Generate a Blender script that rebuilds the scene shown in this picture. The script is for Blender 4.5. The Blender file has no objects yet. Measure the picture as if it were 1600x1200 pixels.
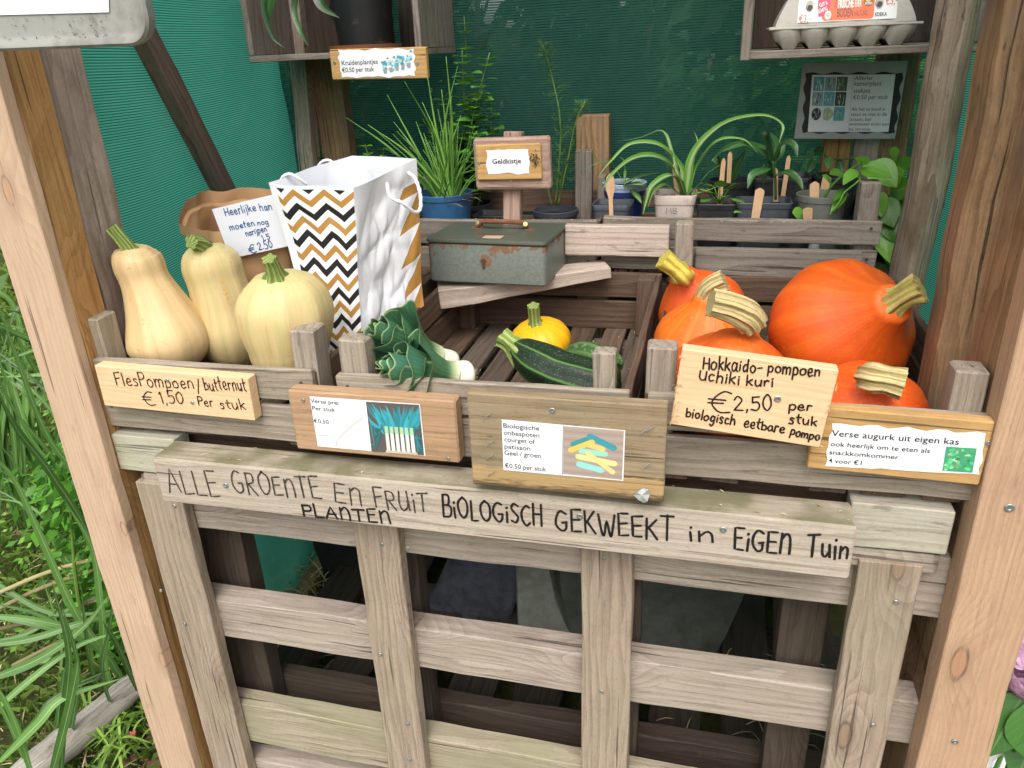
import bpy, math, random
from mathutils import Vector, Matrix, noise
V = Vector
rnd = random.Random(11)
PI = math.pi
scene = bpy.context.scene
COL = scene.collection

# ---------------------------------------------------------------- camera
FPX = 1205.0
_X = V((4900, 314, -1205)).normalized()
_D = V((121, 2758, 1205)); _D = (_D - _X * _X.dot(_D)).normalized()
_U = -_D
_Y = _U.cross(_X)
CAM = V((0.9595, -0.95, 1.43))
RW = Matrix((_X, _Y, _U))                     # world = RW @ (right, down, forward)
cd = bpy.data.cameras.new('camera')
cam = bpy.data.objects.new('camera', cd); COL.objects.link(cam)
right, down, fwd = RW.col[0], RW.col[1], RW.col[2]
m = Matrix.Identity(4)
for i in range(3):
    m[i][0] = right[i]; m[i][1] = -down[i]; m[i][2] = -fwd[i]; m[i][3] = CAM[i]
cam.matrix_world = m
cd.sensor_width = 36; cd.lens = FPX / 1600 * 36
cd.clip_start = 0.02; cd.clip_end = 2000
scene.camera = cam

# ---------------------------------------------------------------- light
SUN_EL, SUN_AZ = math.radians(56), math.atan2(0.10, -0.99)
w = bpy.data.worlds.new('World'); scene.world = w; w.use_nodes = True
nt = w.node_tree
sky = nt.nodes.new('ShaderNodeTexSky'); sky.sky_type = 'NISHITA'; sky.sun_disc = False
sky.sun_elevation = SUN_EL; sky.sun_rotation = SUN_AZ; sky.dust_density = 4.0; sky.air_density = 1.0; sky.ozone_density = 0.6
hs = nt.nodes.new('ShaderNodeHueSaturation'); hs.inputs['Saturation'].default_value = 0.22
nt.links.new(sky.outputs[0], hs.inputs['Color'])
bg = nt.nodes['Background']; bg.inputs['Strength'].default_value = 0.15
nt.links.new(hs.outputs[0], bg.inputs['Color'])
sl = bpy.data.lights.new('sun', 'SUN'); sl.energy = 0.75; sl.angle = math.radians(40); sl.color = (1, 0.95, 0.87)
sun = bpy.data.objects.new('sun', sl); COL.objects.link(sun)
sdir = V((math.sin(SUN_AZ) * math.cos(SUN_EL), math.cos(SUN_AZ) * math.cos(SUN_EL), math.sin(SUN_EL)))
sun.rotation_euler = (-sdir).to_track_quat('-Z', 'Y').to_euler()
sun.location = sdir * 6
vs = scene.view_settings
vs.view_transform = 'Standard'; vs.look = 'None'; vs.gamma = 1; vs.use_curve_mapping = False
vs.exposure = 0.95
scene.cycles.max_bounces = 8
scene.cycles.transparent_max_bounces = 24

# ---------------------------------------------------------------- measuring
def ray(px, py):
    return RW @ V(((px - 800) / FPX, (py - 600) / FPX, 1.0))
def at(px, py, ax, val):                      # where a measured sight line meets the plane (axis = val)
    d = ray(px, py); return CAM + d * ((val - CAM[ax]) / d[ax])
def aY(px, py, y): return at(px, py, 1, y)
def aZ(px, py, z): return at(px, py, 2, z)
def aX(px, py, x): return at(px, py, 0, x)
def aP(px, py, p, n):
    d = ray(px, py); n = V(n); return CAM + d * ((V(p) - CAM).dot(n) / d.dot(n))

# ---------------------------------------------------------------- mesh helpers
class MB:
    def __init__(s): s.v = []; s.f = []; s.w = []; s.mi = []; s.c = []; s.pieces = []
    def vert(s, p, w=(0, 0, 0), c=(1, 1, 1)):
        s.v.append(tuple(p)); s.w.append(tuple(w)); s.c.append((c[0], c[1], c[2], 1.0)); return len(s.v) - 1
    def face(s, idx, mi=0): s.f.append(tuple(idx)); s.mi.append(mi)
    def grid(s, rows, mi=0, closed=False):    # rows: lists of vertex ids
        for a, b in zip(rows, rows[1:]):
            n = len(a)
            for j in range(n - (0 if closed else 1)):
                k = (j + 1) % n
                s.face((a[j], a[k], b[k], b[j]), mi)
    def build(s, name, mats, parent=None, smooth=None):
        if len(s.pieces) > 1:                 # every screw or nail head becomes an object of its own
            ends = s.pieces[1:] + [(len(s.v), len(s.f))]
            for (v0, f0), (v1, f1) in zip(s.pieces, ends):
                q = MB(); q.v = s.v[v0:v1]; q.w = s.w[v0:v1]; q.c = s.c[v0:v1]; q.mi = s.mi[f0:f1]; q.f = [tuple(i - v0 for i in f) for f in s.f[f0:f1]]; o = q.build(name, mats, parent, smooth)
            return o
        me = bpy.data.meshes.new(name)
        if parent is not None:
            r = parent
            while r.parent: r = r.parent
            L = V(r.location)
        else:
            xs = [p[0] for p in s.v]; ys = [p[1] for p in s.v]; zs = [p[2] for p in s.v]
            L = V(((min(xs) + max(xs)) / 2, (min(ys) + max(ys)) / 2, min(zs)))
        me.from_pydata([(p[0] - L.x, p[1] - L.y, p[2] - L.z) for p in s.v], [], s.f)
        a = me.attributes.new('wc', 'FLOAT_VECTOR', 'POINT'); a.data.foreach_set('vector', [x for q in s.w for x in q])
        a = me.attributes.new('pc', 'FLOAT_COLOR', 'POINT'); a.data.foreach_set('color', [x for q in s.c for x in q])
        if not isinstance(mats, (list, tuple)): mats = [mats]
        for mt in mats: me.materials.append(mt)
        me.polygons.foreach_set('material_index', s.mi)
        if smooth is not None:
            me.shade_smooth()
            if smooth > 0: me.set_sharp_from_angle(angle=math.radians(smooth))
        me.update()
        o = bpy.data.objects.new(name, me); COL.objects.link(o)
        if parent is not None: o.parent = parent
        else: o.location = L
        return o

def tag(o, label=None, cat=None, group=None, kind=None):
    if label: o['label'] = label
    if cat: o['category'] = cat
    if group: o['group'] = group
    if kind: o['kind'] = kind
    return o
def thing(name, label, cat, loc, group=None):
    o = bpy.data.objects.new(name, None); COL.objects.link(o); o.location = loc; o.empty_display_size = 0.05
    return tag(o, label, cat, group)

def catmull(pts, n):
    pts = [V(p) for p in pts]
    P = [pts[0] * 2 - pts[1]] + pts + [pts[-1] * 2 - pts[-2]]
    out = []; k = len(pts) - 1
    for i in range(n + 1):
        t = i / n * k; j = min(int(t), k - 1); u = t - j
        a, b, c, d = P[j:j + 4]
        out.append(0.5 * ((2 * b) + (c - a) * u + (2 * a - 5 * b + 4 * c - d) * u * u + (3 * b - a - 3 * c + d) * u ** 3))
    return out
def lerp1(lst, t):
    k = len(lst) - 1; x = max(0, min(k - 1e-6, t * k)); j = int(x); u = x - j
    return lst[j] * (1 - u) + lst[j + 1] * u
def cat1(lst, t):
    k = len(lst) - 1; x = max(0, min(k - 1e-6, t * k)); j = int(x); u = x - j
    a = lst[max(j - 1, 0)]; b = lst[j]; c = lst[j + 1]; d = lst[min(j + 2, k)]
    return 0.5 * ((2 * b) + (c - a) * u + (2 * a - 5 * b + 4 * c - d) * u * u + (3 * b - a - 3 * c + d) * u ** 3)
def frames(pts):
    T = []
    for i in range(len(pts)):
        T.append((pts[min(i + 1, len(pts) - 1)] - pts[max(i - 1, 0)]).normalized())
    n = T[0].orthogonal().normalized(); out = []
    for t in T:
        n = (n - t * n.dot(t)).normalized(); out.append((t, n, t.cross(n)))
    return out
def tube(mb, pts, rad, nu=8, nv=None, cap=True, mi=0, mod=None, smoothpath=True, c=(1, 1, 1)):
    nv = nv or max(2, 4 * (len(pts) - 1))
    pts = [V(p) for p in pts]
    P = catmull(pts, nv) if smoothpath else pts
    nv = len(P) - 1
    F = frames(P); rows = []; o = rnd.random() * 20; L = 0
    for i, p in enumerate(P):
        if i: L += (P[i] - P[i - 1]).length
        t = i / nv; r = cat1(rad, t) if isinstance(rad, (list, tuple)) else rad
        row = []
        for j in range(nu + 1):
            a = 2 * PI * j / nu; rr = r * (mod(a, t) if mod else 1)
            row.append(mb.vert(p + (F[i][1] * math.cos(a) + F[i][2] * math.sin(a)) * rr, (j / nu, t, L + o), c))
        rows.append(row)
    mb.grid(rows, mi)
    if cap:
        for row, t in ((rows[0], 0), (rows[-1], 1)):
            p = sum((V(mb.v[k]) for k in row[:-1]), V()) / nu
            cv = mb.vert(p, (0.5, t, o), c)
            for j in range(nu):
                mb.face((row[j], row[j + 1], cv) if t else (row[j + 1], row[j], cv), mi)
    return P, F
def plank(mb, p0, p1, wd, w, t, ch=0.0016, mi=0, wob=0.0007, bow=0.0, seg=None, w1=None):
    """board from p0 to p1 (centre line); wd = direction of its width w; t = thickness"""
    p0, p1, wd = V(p0), V(p1), V(wd); ax = (p1 - p0); L = ax.length; ax.normalize()
    wd = V(wd); wd = (wd - ax * wd.dot(ax)).normalized(); th = ax.cross(wd)
    seg = seg or max(2, int(L / 0.06)); w1 = w1 or w
    off = (rnd.random() * 40, rnd.random() * 40, rnd.random() * 40); sd = rnd.random() * 99
    st = [(0, ch * 0.9)] + [(i / seg if 0 < i < seg else (ch / L if i == 0 else 1 - ch / L), 0) for i in range(seg + 1)] + [(1, ch * 0.9)]
    rows = []
    for t_, inn in st:
        ww = w * (1 - t_) + w1 * t_
        c = p0 + ax * (L * t_) + th * (bow * 4 * t_ * (1 - t_))
        hw, ht = ww / 2 - inn, t / 2 - inn
        prof = ((-hw, -ht + ch), (-hw + ch, -ht), (hw - ch, -ht), (hw, -ht + ch), (hw, ht - ch), (hw - ch, ht), (-hw + ch, ht), (-hw, ht - ch))
        row = []
        for k, (a, b) in enumerate(prof):
            q = noise.noise(V((L * t_ * 9 + sd, k // 2 * 7.3, sd))) * wob * 2
            q2 = noise.noise(V((L * t_ * 9 + sd, k // 2 * 3.1 + 50, sd))) * wob * 2
            p = c + wd * (a + q) + th * (b + q2)
            row.append(mb.vert(p, (L * t_ + off[0], a + off[1], b + off[2])))
        rows.append(row)
    mb.grid(rows, mi, closed=True)
    mb.face(list(reversed(rows[0])), mi); mb.face(rows[-1], mi)
def wplank(name, p0, p1, wd, w, t, mat, parent=None, **k):
    b = MB(); plank(b, p0, p1, wd, w, t, **k); return b.build(name, mat, parent)
def box(mb, lo, hi, **k):                     # axis-aligned board: longest side is its length
    lo, hi = V(lo), V(hi); d = hi - lo; ax = max(range(3), key=lambda i: d[i]); o = [i for i in range(3) if i != ax]
    c = (lo + hi) / 2; p0 = c.copy(); p1 = c.copy(); p0[ax] = lo[ax]; p1[ax] = hi[ax]
    wdv = V((0, 0, 0)); wdv[o[0]] = 1
    plank(mb, p0, p1, wdv, d[o[0]], d[o[1]], **k)
def screw(mb, p, n, r=0.0035, mi=0):
    mb.pieces.append((len(mb.v), len(mb.f)))
    p = V(p); n = V(n).normalized(); a = n.orthogonal().normalized(); b = n.cross(a); rows = []
    for rr, h in ((r, 0), (r, 0.0009), (r * 0.85, 0.0014), (r * 0.45, 0.0013), (r * 0.35, 0.0005)):
        rows.append([mb.vert(p + a * (rr * math.cos(k * PI / 5)) + b * (rr * math.sin(k * PI / 5)) + n * h) for k in range(10)])
    mb.grid(rows, mi, closed=True); mb.face(rows[-1], mi)
def lathe(mb, c, prof, nu=32, axis=(0, 0, 1), mod=None, mi=0):
    ax = V(axis).normalized(); a = V((1, 0, 0)); a = (a - ax * a.dot(ax)).normalized(); b = ax.cross(a); rows = []
    for i, (r, h) in enumerate(prof):
        row = []
        for j in range(nu + 1):
            t = 2 * PI * j / nu; rr = r * (mod(t, i / (len(prof) - 1)) if mod else 1)
            row.append(mb.vert(V(c) + ax * h + (a * math.cos(t) + b * math.sin(t)) * rr, (j / nu, i / (len(prof) - 1), h)))
        rows.append(row)
    mb.grid(rows, mi)
def ribbon(mb, pts, wid, up=(0, 0, 1), fold=0.25, n=None, mi=0, prof=None, twist=0.0, curl=0.0, c=(1, 1, 1), across=2):
    pts = [V(p) for p in pts]; n = n or max(4, 3 * (len(pts) - 1)); P = catmull(pts, n); up = V(up); r = rnd.random(); rows = []
    side = None
    for i, p in enumerate(P):
        t = i / n; T = (P[min(i + 1, n)] - P[max(i - 1, 0)]).normalized()
        s2 = T.cross(up)
        if s2.length < 0.05: s2 = side if side is not None else T.orthogonal()
        s2 = s2.normalized()
        if side is not None and s2.dot(side) < 0: s2 = -s2
        side = s2; nn = side.cross(T)
        if twist:
            q = twist * t; sd = side * math.cos(q) + nn * math.sin(q); nn = nn * math.cos(q) - side * math.sin(q)
        else: sd = side
        h = wid * (prof(t) if prof else math.sin(PI * min(1, 0.08 + t * 0.92)) ** 0.6)
        row = []
        for k in range(across + 1):
            u = -1 + 2 * k / across
            row.append(mb.vert(p + sd * (h * u) + nn * (h * (fold * abs(u) - curl * u * u)), (u, t, r), c))
        rows.append(row)
    mb.grid(rows, mi)
def leafprof(t): return max(0.02, (math.sin(PI * t ** 0.75)) ** 0.85)

class Frame:                                  # a flat panel: origin top-left, x right, y down, n out
    def __init__(s, tl, tr, bl):
        s.o = V(tl); s.x = (V(tr) - s.o); s.W = s.x.length; s.x.normalize()
        y = V(bl) - s.o; s.H = y.length; y = y - s.x * y.dot(s.x); s.H = y.length; s.y = y.normalized(); s.n = -s.x.cross(s.y)
        if s.n.dot(CAM - s.o) < 0: s.n = -s.n
    def p(s, u, v, h=0.0): return s.o + s.x * u + s.y * v + s.n * h
    def px(s, a, b):                          # sight line -> panel coordinates
        q = aP(a, b, s.o, s.n) - s.o; return q.dot(s.x), q.dot(s.y)
def fpx(tl, tr, bl, y): return Frame(aY(*tl, y), aY(*tr, y), aY(*bl, y))

def panel(mb, fr, u0, v0, u1, v1, h, mi=0, wav=0.0, per=0.05, c=(1, 1, 1), n=10):
    """thin sheet lying on a panel, optionally with a wavy torn outline; has a thickness"""
    pts = []
    def edge(a, b):
        k = n if wav else 1
        for i in range(k):
            t = i / k; pts.append((a[0] + (b[0] - a[0]) * t, a[1] + (b[1] - a[1]) * t))
    edge((u0, v0), (u1, v0)); edge((u1, v0), (u1, v1)); edge((u1, v1), (u0, v1)); edge((u0, v1), (u0, v0))
    sd = rnd.random() * 50; cu, cv = (u0 + u1) / 2, (v0 + v1) / 2; out = []
    for (u, v) in pts:
        if wav:
            q = wav * noise.noise(V((u / per + sd, v / per, 0)))
            d = V((u - cu, v - cv)); d = d.normalized(); u += d.x * (q - wav * 0.4); v += d.y * (q - wav * 0.4)
        out.append((u, v))
    top = [mb.vert(fr.p(u, v, h), (u, v, 0), c) for u, v in out]; bot = [mb.vert(fr.p(u, v, h - 0.0003), (u, v, 0), c) for u, v in out]
    ctr = mb.vert(fr.p(cu, cv, h), (cu, cv, 0), c)
    k = len(top)
    for i in range(k):
        j = (i + 1) % k
        mb.face((top[j], top[i], ctr), mi); mb.face((top[i], top[j], bot[j], bot[i]), mi)

def poly(mb, fr, pts, h, c, mi=0):
    mb.face([mb.vert(fr.p(u, v, h), (u, v, 0), c) for u, v in pts], mi)

_tc = {}
def text_geo(s, bold):
    k = (s, bold)
    if k in _tc: return _tc[k]
    cu = bpy.data.curves.new('t', 'FONT'); cu.body = s; cu.size = 1.0; cu.offset = bold; cu.resolution_u = 3
    o = bpy.data.objects.new('t', cu); COL.objects.link(o)
    dg = bpy.context.evaluated_depsgraph_get()
    me = bpy.data.meshes.new_from_object(o.evaluated_get(dg))
    g = ([tuple(v.co) for v in me.vertices], [tuple(p.vertices) for p in me.polygons])
    bpy.data.objects.remove(o); bpy.data.curves.remove(cu); bpy.data.meshes.remove(me)
    _tc[k] = g; return g
def ptext(mb, fr, s, u, v, cap, width=None, h=0.0008, c=(0.02, 0.02, 0.025), bold=0.012, rot=0.0, mapf=None, mi=0):
    """printed line of text: baseline starts at (u,v), capitals are cap tall"""
    vs_, fs = text_geo(s, bold); sc = cap / 0.70; sx = sc
    if width:
        mx = max(p[0] for p in vs_); sx = width / mx
    cr, sr = math.cos(rot), math.sin(rot); b = len(mb.v)
    for x, y, _ in vs_:
        x, y = x * sx, -y * sc; x, y = x * cr - y * sr, x * sr + y * cr
        p = mapf(u + x, v + y) if mapf else fr.p(u + x, v + y, h)
        mb.vert(p, (u + x, v + y, 0), c)
    for f in fs: mb.face([b + i for i in f], mi)

# single-stroke handwriting: glyph = width : strokes ; '~' = round stroke
GL = {
 'A': (.62, '0,0 .3,1 .58,0|.1,.38 .5,.36'), 'L': (.5, '.05,1 .04,0 .48,.02'), 'E': (.52, '.5,1 .04,.98 .04,0 .5,.02|.04,.52 .42,.54'),
 'G': (.66, '~.56,.9 .3,1 .06,.7 .05,.3 .3,0 .55,.12 .56,.42|.34,.42 .6,.44'), 'R': (.58, '.05,0 .06,1|~.05,1 .42,.95 .42,.6 .06,.5|.12,.5 .54,0'),
 'O': (.66, '~.33,1 .06,.75 .06,.25 .33,0 .6,.25 .6,.75 .33,1'), 'N': (.56, '.05,0 .05,.95|~.05,.7 .25,.98 .46,.85 .5,.4 .5,0'), 'T': (.6, '0,.98 .6,1|.3,1 .28,0'),
 'F': (.5, '.05,0 .05,1|.05,1 .52,1.02|.05,.55 .4,.57'), 'U': (.55, '~.05,.9 .04,.3 .2,0 .42,.15 .48,.5|.48,.9 .5,0'), 'I': (.16, '.08,.66 .08,0|.07,.9 .09,.97'),
 'P': (.52, '.05,0 .06,1|~.05,1 .46,.95 .46,.58 .06,.48'), 'B': (.56, '.05,0 .06,1|~.05,1 .44,.95 .42,.58 .06,.52|~.06,.52 .52,.46 .5,.05 .04,0'),
 'S': (.52, '~.48,.9 .25,1 .06,.78 .25,.55 .46,.3 .3,.02 .04,.1'), 'C': (.56, '~.52,.88 .3,1 .06,.7 .06,.3 .3,0 .54,.12'), 'H': (.6, '.05,0 .05,1|.55,0 .55,1|.05,.5 .55,.52'),
 'K': (.58, '.05,0 .05,1|.52,.98 .07,.45|.16,.55 .56,0'), 'W': (.8, '~0,.9 .14,.1 .28,.05 .4,.6 .52,.05 .66,.1 .8,.9'),
 'a': (.52, '~.44,.5 .2,.6 .05,.35 .12,.05 .3,.05 .44,.4|~.44,.6 .44,.15 .52,0'), 'b': (.5, '.05,1 .05,0|~.05,.4 .25,.6 .46,.4 .4,.08 .06,.03'), 'c': (.44, '~.4,.52 .2,.6 .05,.35 .15,.02 .42,.08'),
 'd': (.5, '~.42,.5 .2,.58 .05,.3 .18,.0 .42,.2|.43,1 .45,0'), 'e': (.48, '~.06,.3 .4,.34 .32,.6 .1,.5 .06,.2 .22,0 .46,.1'), 'g': (.5, '~.42,.5 .2,.58 .05,.3 .18,.05 .42,.25|~.43,.58 .42,-.2 .25,-.38 .05,-.25'),
 'h': (.5, '.05,1 .05,0|~.05,.35 .25,.6 .42,.45 .44,0'), 'i': (.16, '.08,.58 .08,0|.07,.8 .1,.86'), 'j': (.2, '~.12,.58 .12,-.2 -.02,-.35|.12,.8 .14,.86'),
 'k': (.46, '.05,1 .05,0|.4,.6 .06,.28|.16,.34 .44,0'), 'l': (.14, '.07,1 .07,0'), 'm': (.76, '.05,.58 .05,0|~.05,.35 .2,.6 .36,.45 .37,0|~.37,.35 .52,.6 .68,.45 .7,0'),
 'n': (.5, '.05,.58 .05,0|~.05,.35 .25,.6 .42,.45 .44,0'), 'o': (.5, '~.25,.6 .06,.45 .06,.15 .25,0 .44,.15 .44,.45 .25,.6'), 'p': (.5, '.05,.6 .06,-.35|~.05,.45 .25,.62 .46,.42 .36,.08 .07,.08'),
 'r': (.38, '.05,.58 .06,0|~.06,.35 .18,.58 .36,.55'), 's': (.4, '~.36,.55 .18,.62 .08,.45 .3,.25 .26,.02 .04,.05'), 't': (.36, '~.16,.95 .15,.2 .3,.02|.0,.62 .36,.64'),
 'u': (.5, '~.05,.58 .06,.15 .22,0 .42,.25|.43,.58 .46,0'), '€': (.7, '~.66,.95 .4,1 .14,.65 .14,.3 .36,0 .66,.06|0,.6 .5,.62|0,.4 .46,.42'),
 '1': (.22, '.02,.75 .16,1 .15,0'), '2': (.52, '~.05,.78 .25,1 .46,.75 .3,.4 .04,.02|.04,.02 .52,.0'), '5': (.5, '.46,1 .1,1|.1,1 .08,.58|~.08,.58 .36,.6 .46,.3 .3,.02 .04,.05'),
 '0': (.5, '~.25,1 .05,.7 .06,.25 .25,0 .45,.3 .43,.75 .25,1'), ',': (.14, '.1,.08 .04,-.16'), '.': (.12, '.05,.06 .07,.0'), '/': (.4, '.02,-.1 .36,1.05'), '-': (.36, '.04,.36 .32,.38'), ' ': (.32, ''),
 '3': (.5, '~.06,.9 .3,1 .42,.75 .2,.55 .44,.3 .28,0 .04,.08'),
}
def stroke(mb, fr, pts, wd, h, c, mapf=None):
    n = len(pts); L = []
    for i in range(n):
        a, b = pts[max(i - 1, 0)], pts[min(i + 1, n - 1)]
        t = V((b[0] - a[0], b[1] - a[1]));
        if t.length < 1e-9: t = V((1, 0))
        t.normalize(); q = wd * (0.5 + 0.1 * noise.noise(V((pts[i][0] * 300, pts[i][1] * 300, 3))))
        L.append((pts[i], t, q))
    # round ends
    (p, t, q) = L[0]; L.insert(0, ((p[0] - t.x * q * .8, p[1] - t.y * q * .8), t, q * 0.45))
    (p, t, q) = L[-1]; L.append(((p[0] + t.x * q * .8, p[1] + t.y * q * .8), t, q * 0.45))
    rows = []
    for (p, t, q) in L:
        rr = []
        for s_ in (-1, 1):
            u, v = p[0] - t.y * q * s_, p[1] + t.x * q * s_
            rr.append(mb.vert(mapf(u, v) if mapf else fr.p(u, v, h), (u, v, 0), c))
        rows.append(rr)
    mb.grid(rows)
HW = [0]
def hand(mb, fr, s, a, b, cap, wd, h=0.0006, c=(0.012, 0.011, 0.012), jit=0.055):
    """handwritten words from sight point a to b along the baseline; cap in sight pixels"""
    A = V(fr.px(*a)); B = V(fr.px(*b)); tot = sum(GL[k][0] + .14 for k in s) - .14
    cm = abs(fr.px(a[0], a[1] - cap)[1] - A.y); sx = (B - A).length / tot; d = (B - A).normalized(); e = V((d.y, -d.x)); x = 0
    for k in s:
        wg, st = GL[k]; r1 = 1 + rnd.uniform(-1, 1) * jit * 2; dy = rnd.uniform(-1, 1) * jit
        for one in (st.split('|') if st else []):
            rd = one[0] == '~'; q = [tuple(map(float, z.split(','))) for z in one.lstrip('~').split()]
            q = [(u + rnd.uniform(-1, 1) * jit * .5, v * r1 + dy + rnd.uniform(-1, 1) * jit * .5) for u, v in q]
            q3 = [V((u, v, 0)) for u, v in q]
            if rd: q3 = catmull(q3, 5 * (len(q3) - 1))
            else:
                o_ = []
                for i in range(len(q3) - 1):
                    for z in range(3): o_.append(q3[i].lerp(q3[i + 1], z / 3))
                q3 = o_ + [q3[-1]]
            pts = []
            for z in q3:
                w_ = A + d * ((x + z.x) * sx) + e * (z.y * cm); pts.append((w_.x, w_.y))
            HW[0] += 1
            stroke(mb, fr, pts, wd, h + 0.00002 * (HW[0] % 20), c)
        x += wg + .14

# ---------------------------------------------------------------- materials
class NT:
    def __init__(s, name):
        s.m = bpy.data.materials.new(name); s.m.use_nodes = True; s.t = s.m.node_tree
        s.t.nodes.clear(); s.out = s.t.nodes.new('ShaderNodeOutputMaterial')
    def n(s, typ, props=None, **ins):
        o = s.t.nodes.new('ShaderNode' + typ)
        for k, v in (props or {}).items(): setattr(o, k, v)
        for k, v in ins.items():
            k2 = k.replace('_', ' ')
            s.set(o.inputs[int(k[1:])] if k[0] == 'i' and k[1:].isdigit() else o.inputs[k2], v)
        return o
    def set(s, sock, v):
        if isinstance(v, bpy.types.NodeSocket): s.t.links.new(v, sock)
        elif isinstance(v, bpy.types.Node): s.t.links.new(v.outputs[0], sock)
        elif isinstance(v, (tuple, list)) and len(v) == 3 and sock.type == 'RGBA': sock.default_value = (*v, 1)
        else: sock.default_value = v
    def mth(s, op, a, b=None, c=None, clamp=False):
        o = s.n('Math', {'operation': op, 'use_clamp': clamp}, i0=a)
        if b is not None: s.set(o.inputs[1], b)
        if c is not None: s.set(o.inputs[2], c)
        return o.outputs[0]
    def vec(s, v, sc): return s.n('VectorMath', {'operation': 'MULTIPLY'}, i0=v, i1=sc).outputs[0]
    def noise(s, v, detail=3, rough=.55, scale=1.0): return s.n('TexNoise', None, Vector=v, Scale=scale, Detail=detail, Roughness=rough).outputs[0]
    def mix(s, f, a, b, mode='MIX'):
        o = s.n('Mix', {'data_type': 'RGBA', 'blend_type': mode, 'clamp_factor': True})
        s.set(o.inputs[0], f); s.set(o.inputs[6], a); s.set(o.inputs[7], b); return o.outputs[2]
    def rng(s, v, a, b, c=0.0, d=1.0, smooth=False):
        return s.n('MapRange', {'interpolation_type': 'SMOOTHSTEP' if smooth else 'LINEAR', 'clamp': True}, i0=v, i1=a, i2=b, i3=c, i4=d).outputs[0]
    def wc(s): return s.n('Attribute', {'attribute_name': 'wc'}).outputs['Vector']
    def sep(s, v): return s.n('SeparateXYZ', None, i0=v).outputs
    def obj(s): return s.n('TexCoord').outputs['Object']
    def bsdf(s, col, rough=.7, spec=.3, bump=None, bstr=.3, bdist=.002, trans=0.0, tcol=None, coat=0.0, metal=0.0):
        b = s.n('BsdfPrincipled'); s.set(b.inputs['Base Color'], col); s.set(b.inputs['Roughness'], rough)
        s.set(b.inputs['Specular IOR Level'], spec); s.set(b.inputs['Coat Weight'], coat); s.set(b.inputs['Metallic'], metal)
        b.inputs['Coat Roughness'].default_value = 0.15
        if bump is not None:
            bn = s.n('Bump', None, Strength=bstr, Distance=bdist, Height=bump); s.t.links.new(bn.outputs[0], b.inputs['Normal'])
        sh = b.outputs[0]
        if trans:
            tr = s.n('BsdfTranslucent'); s.set(tr.inputs[0], tcol if tcol is not None else col)
            mx = s.n('MixShader'); s.set(mx.inputs[0], trans); s.t.links.new(sh, mx.inputs[1]); s.t.links.new(tr.outputs[0], mx.inputs[2]); sh = mx.outputs[0]
        s.t.links.new(sh, s.out.inputs[0]); return s.m

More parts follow.
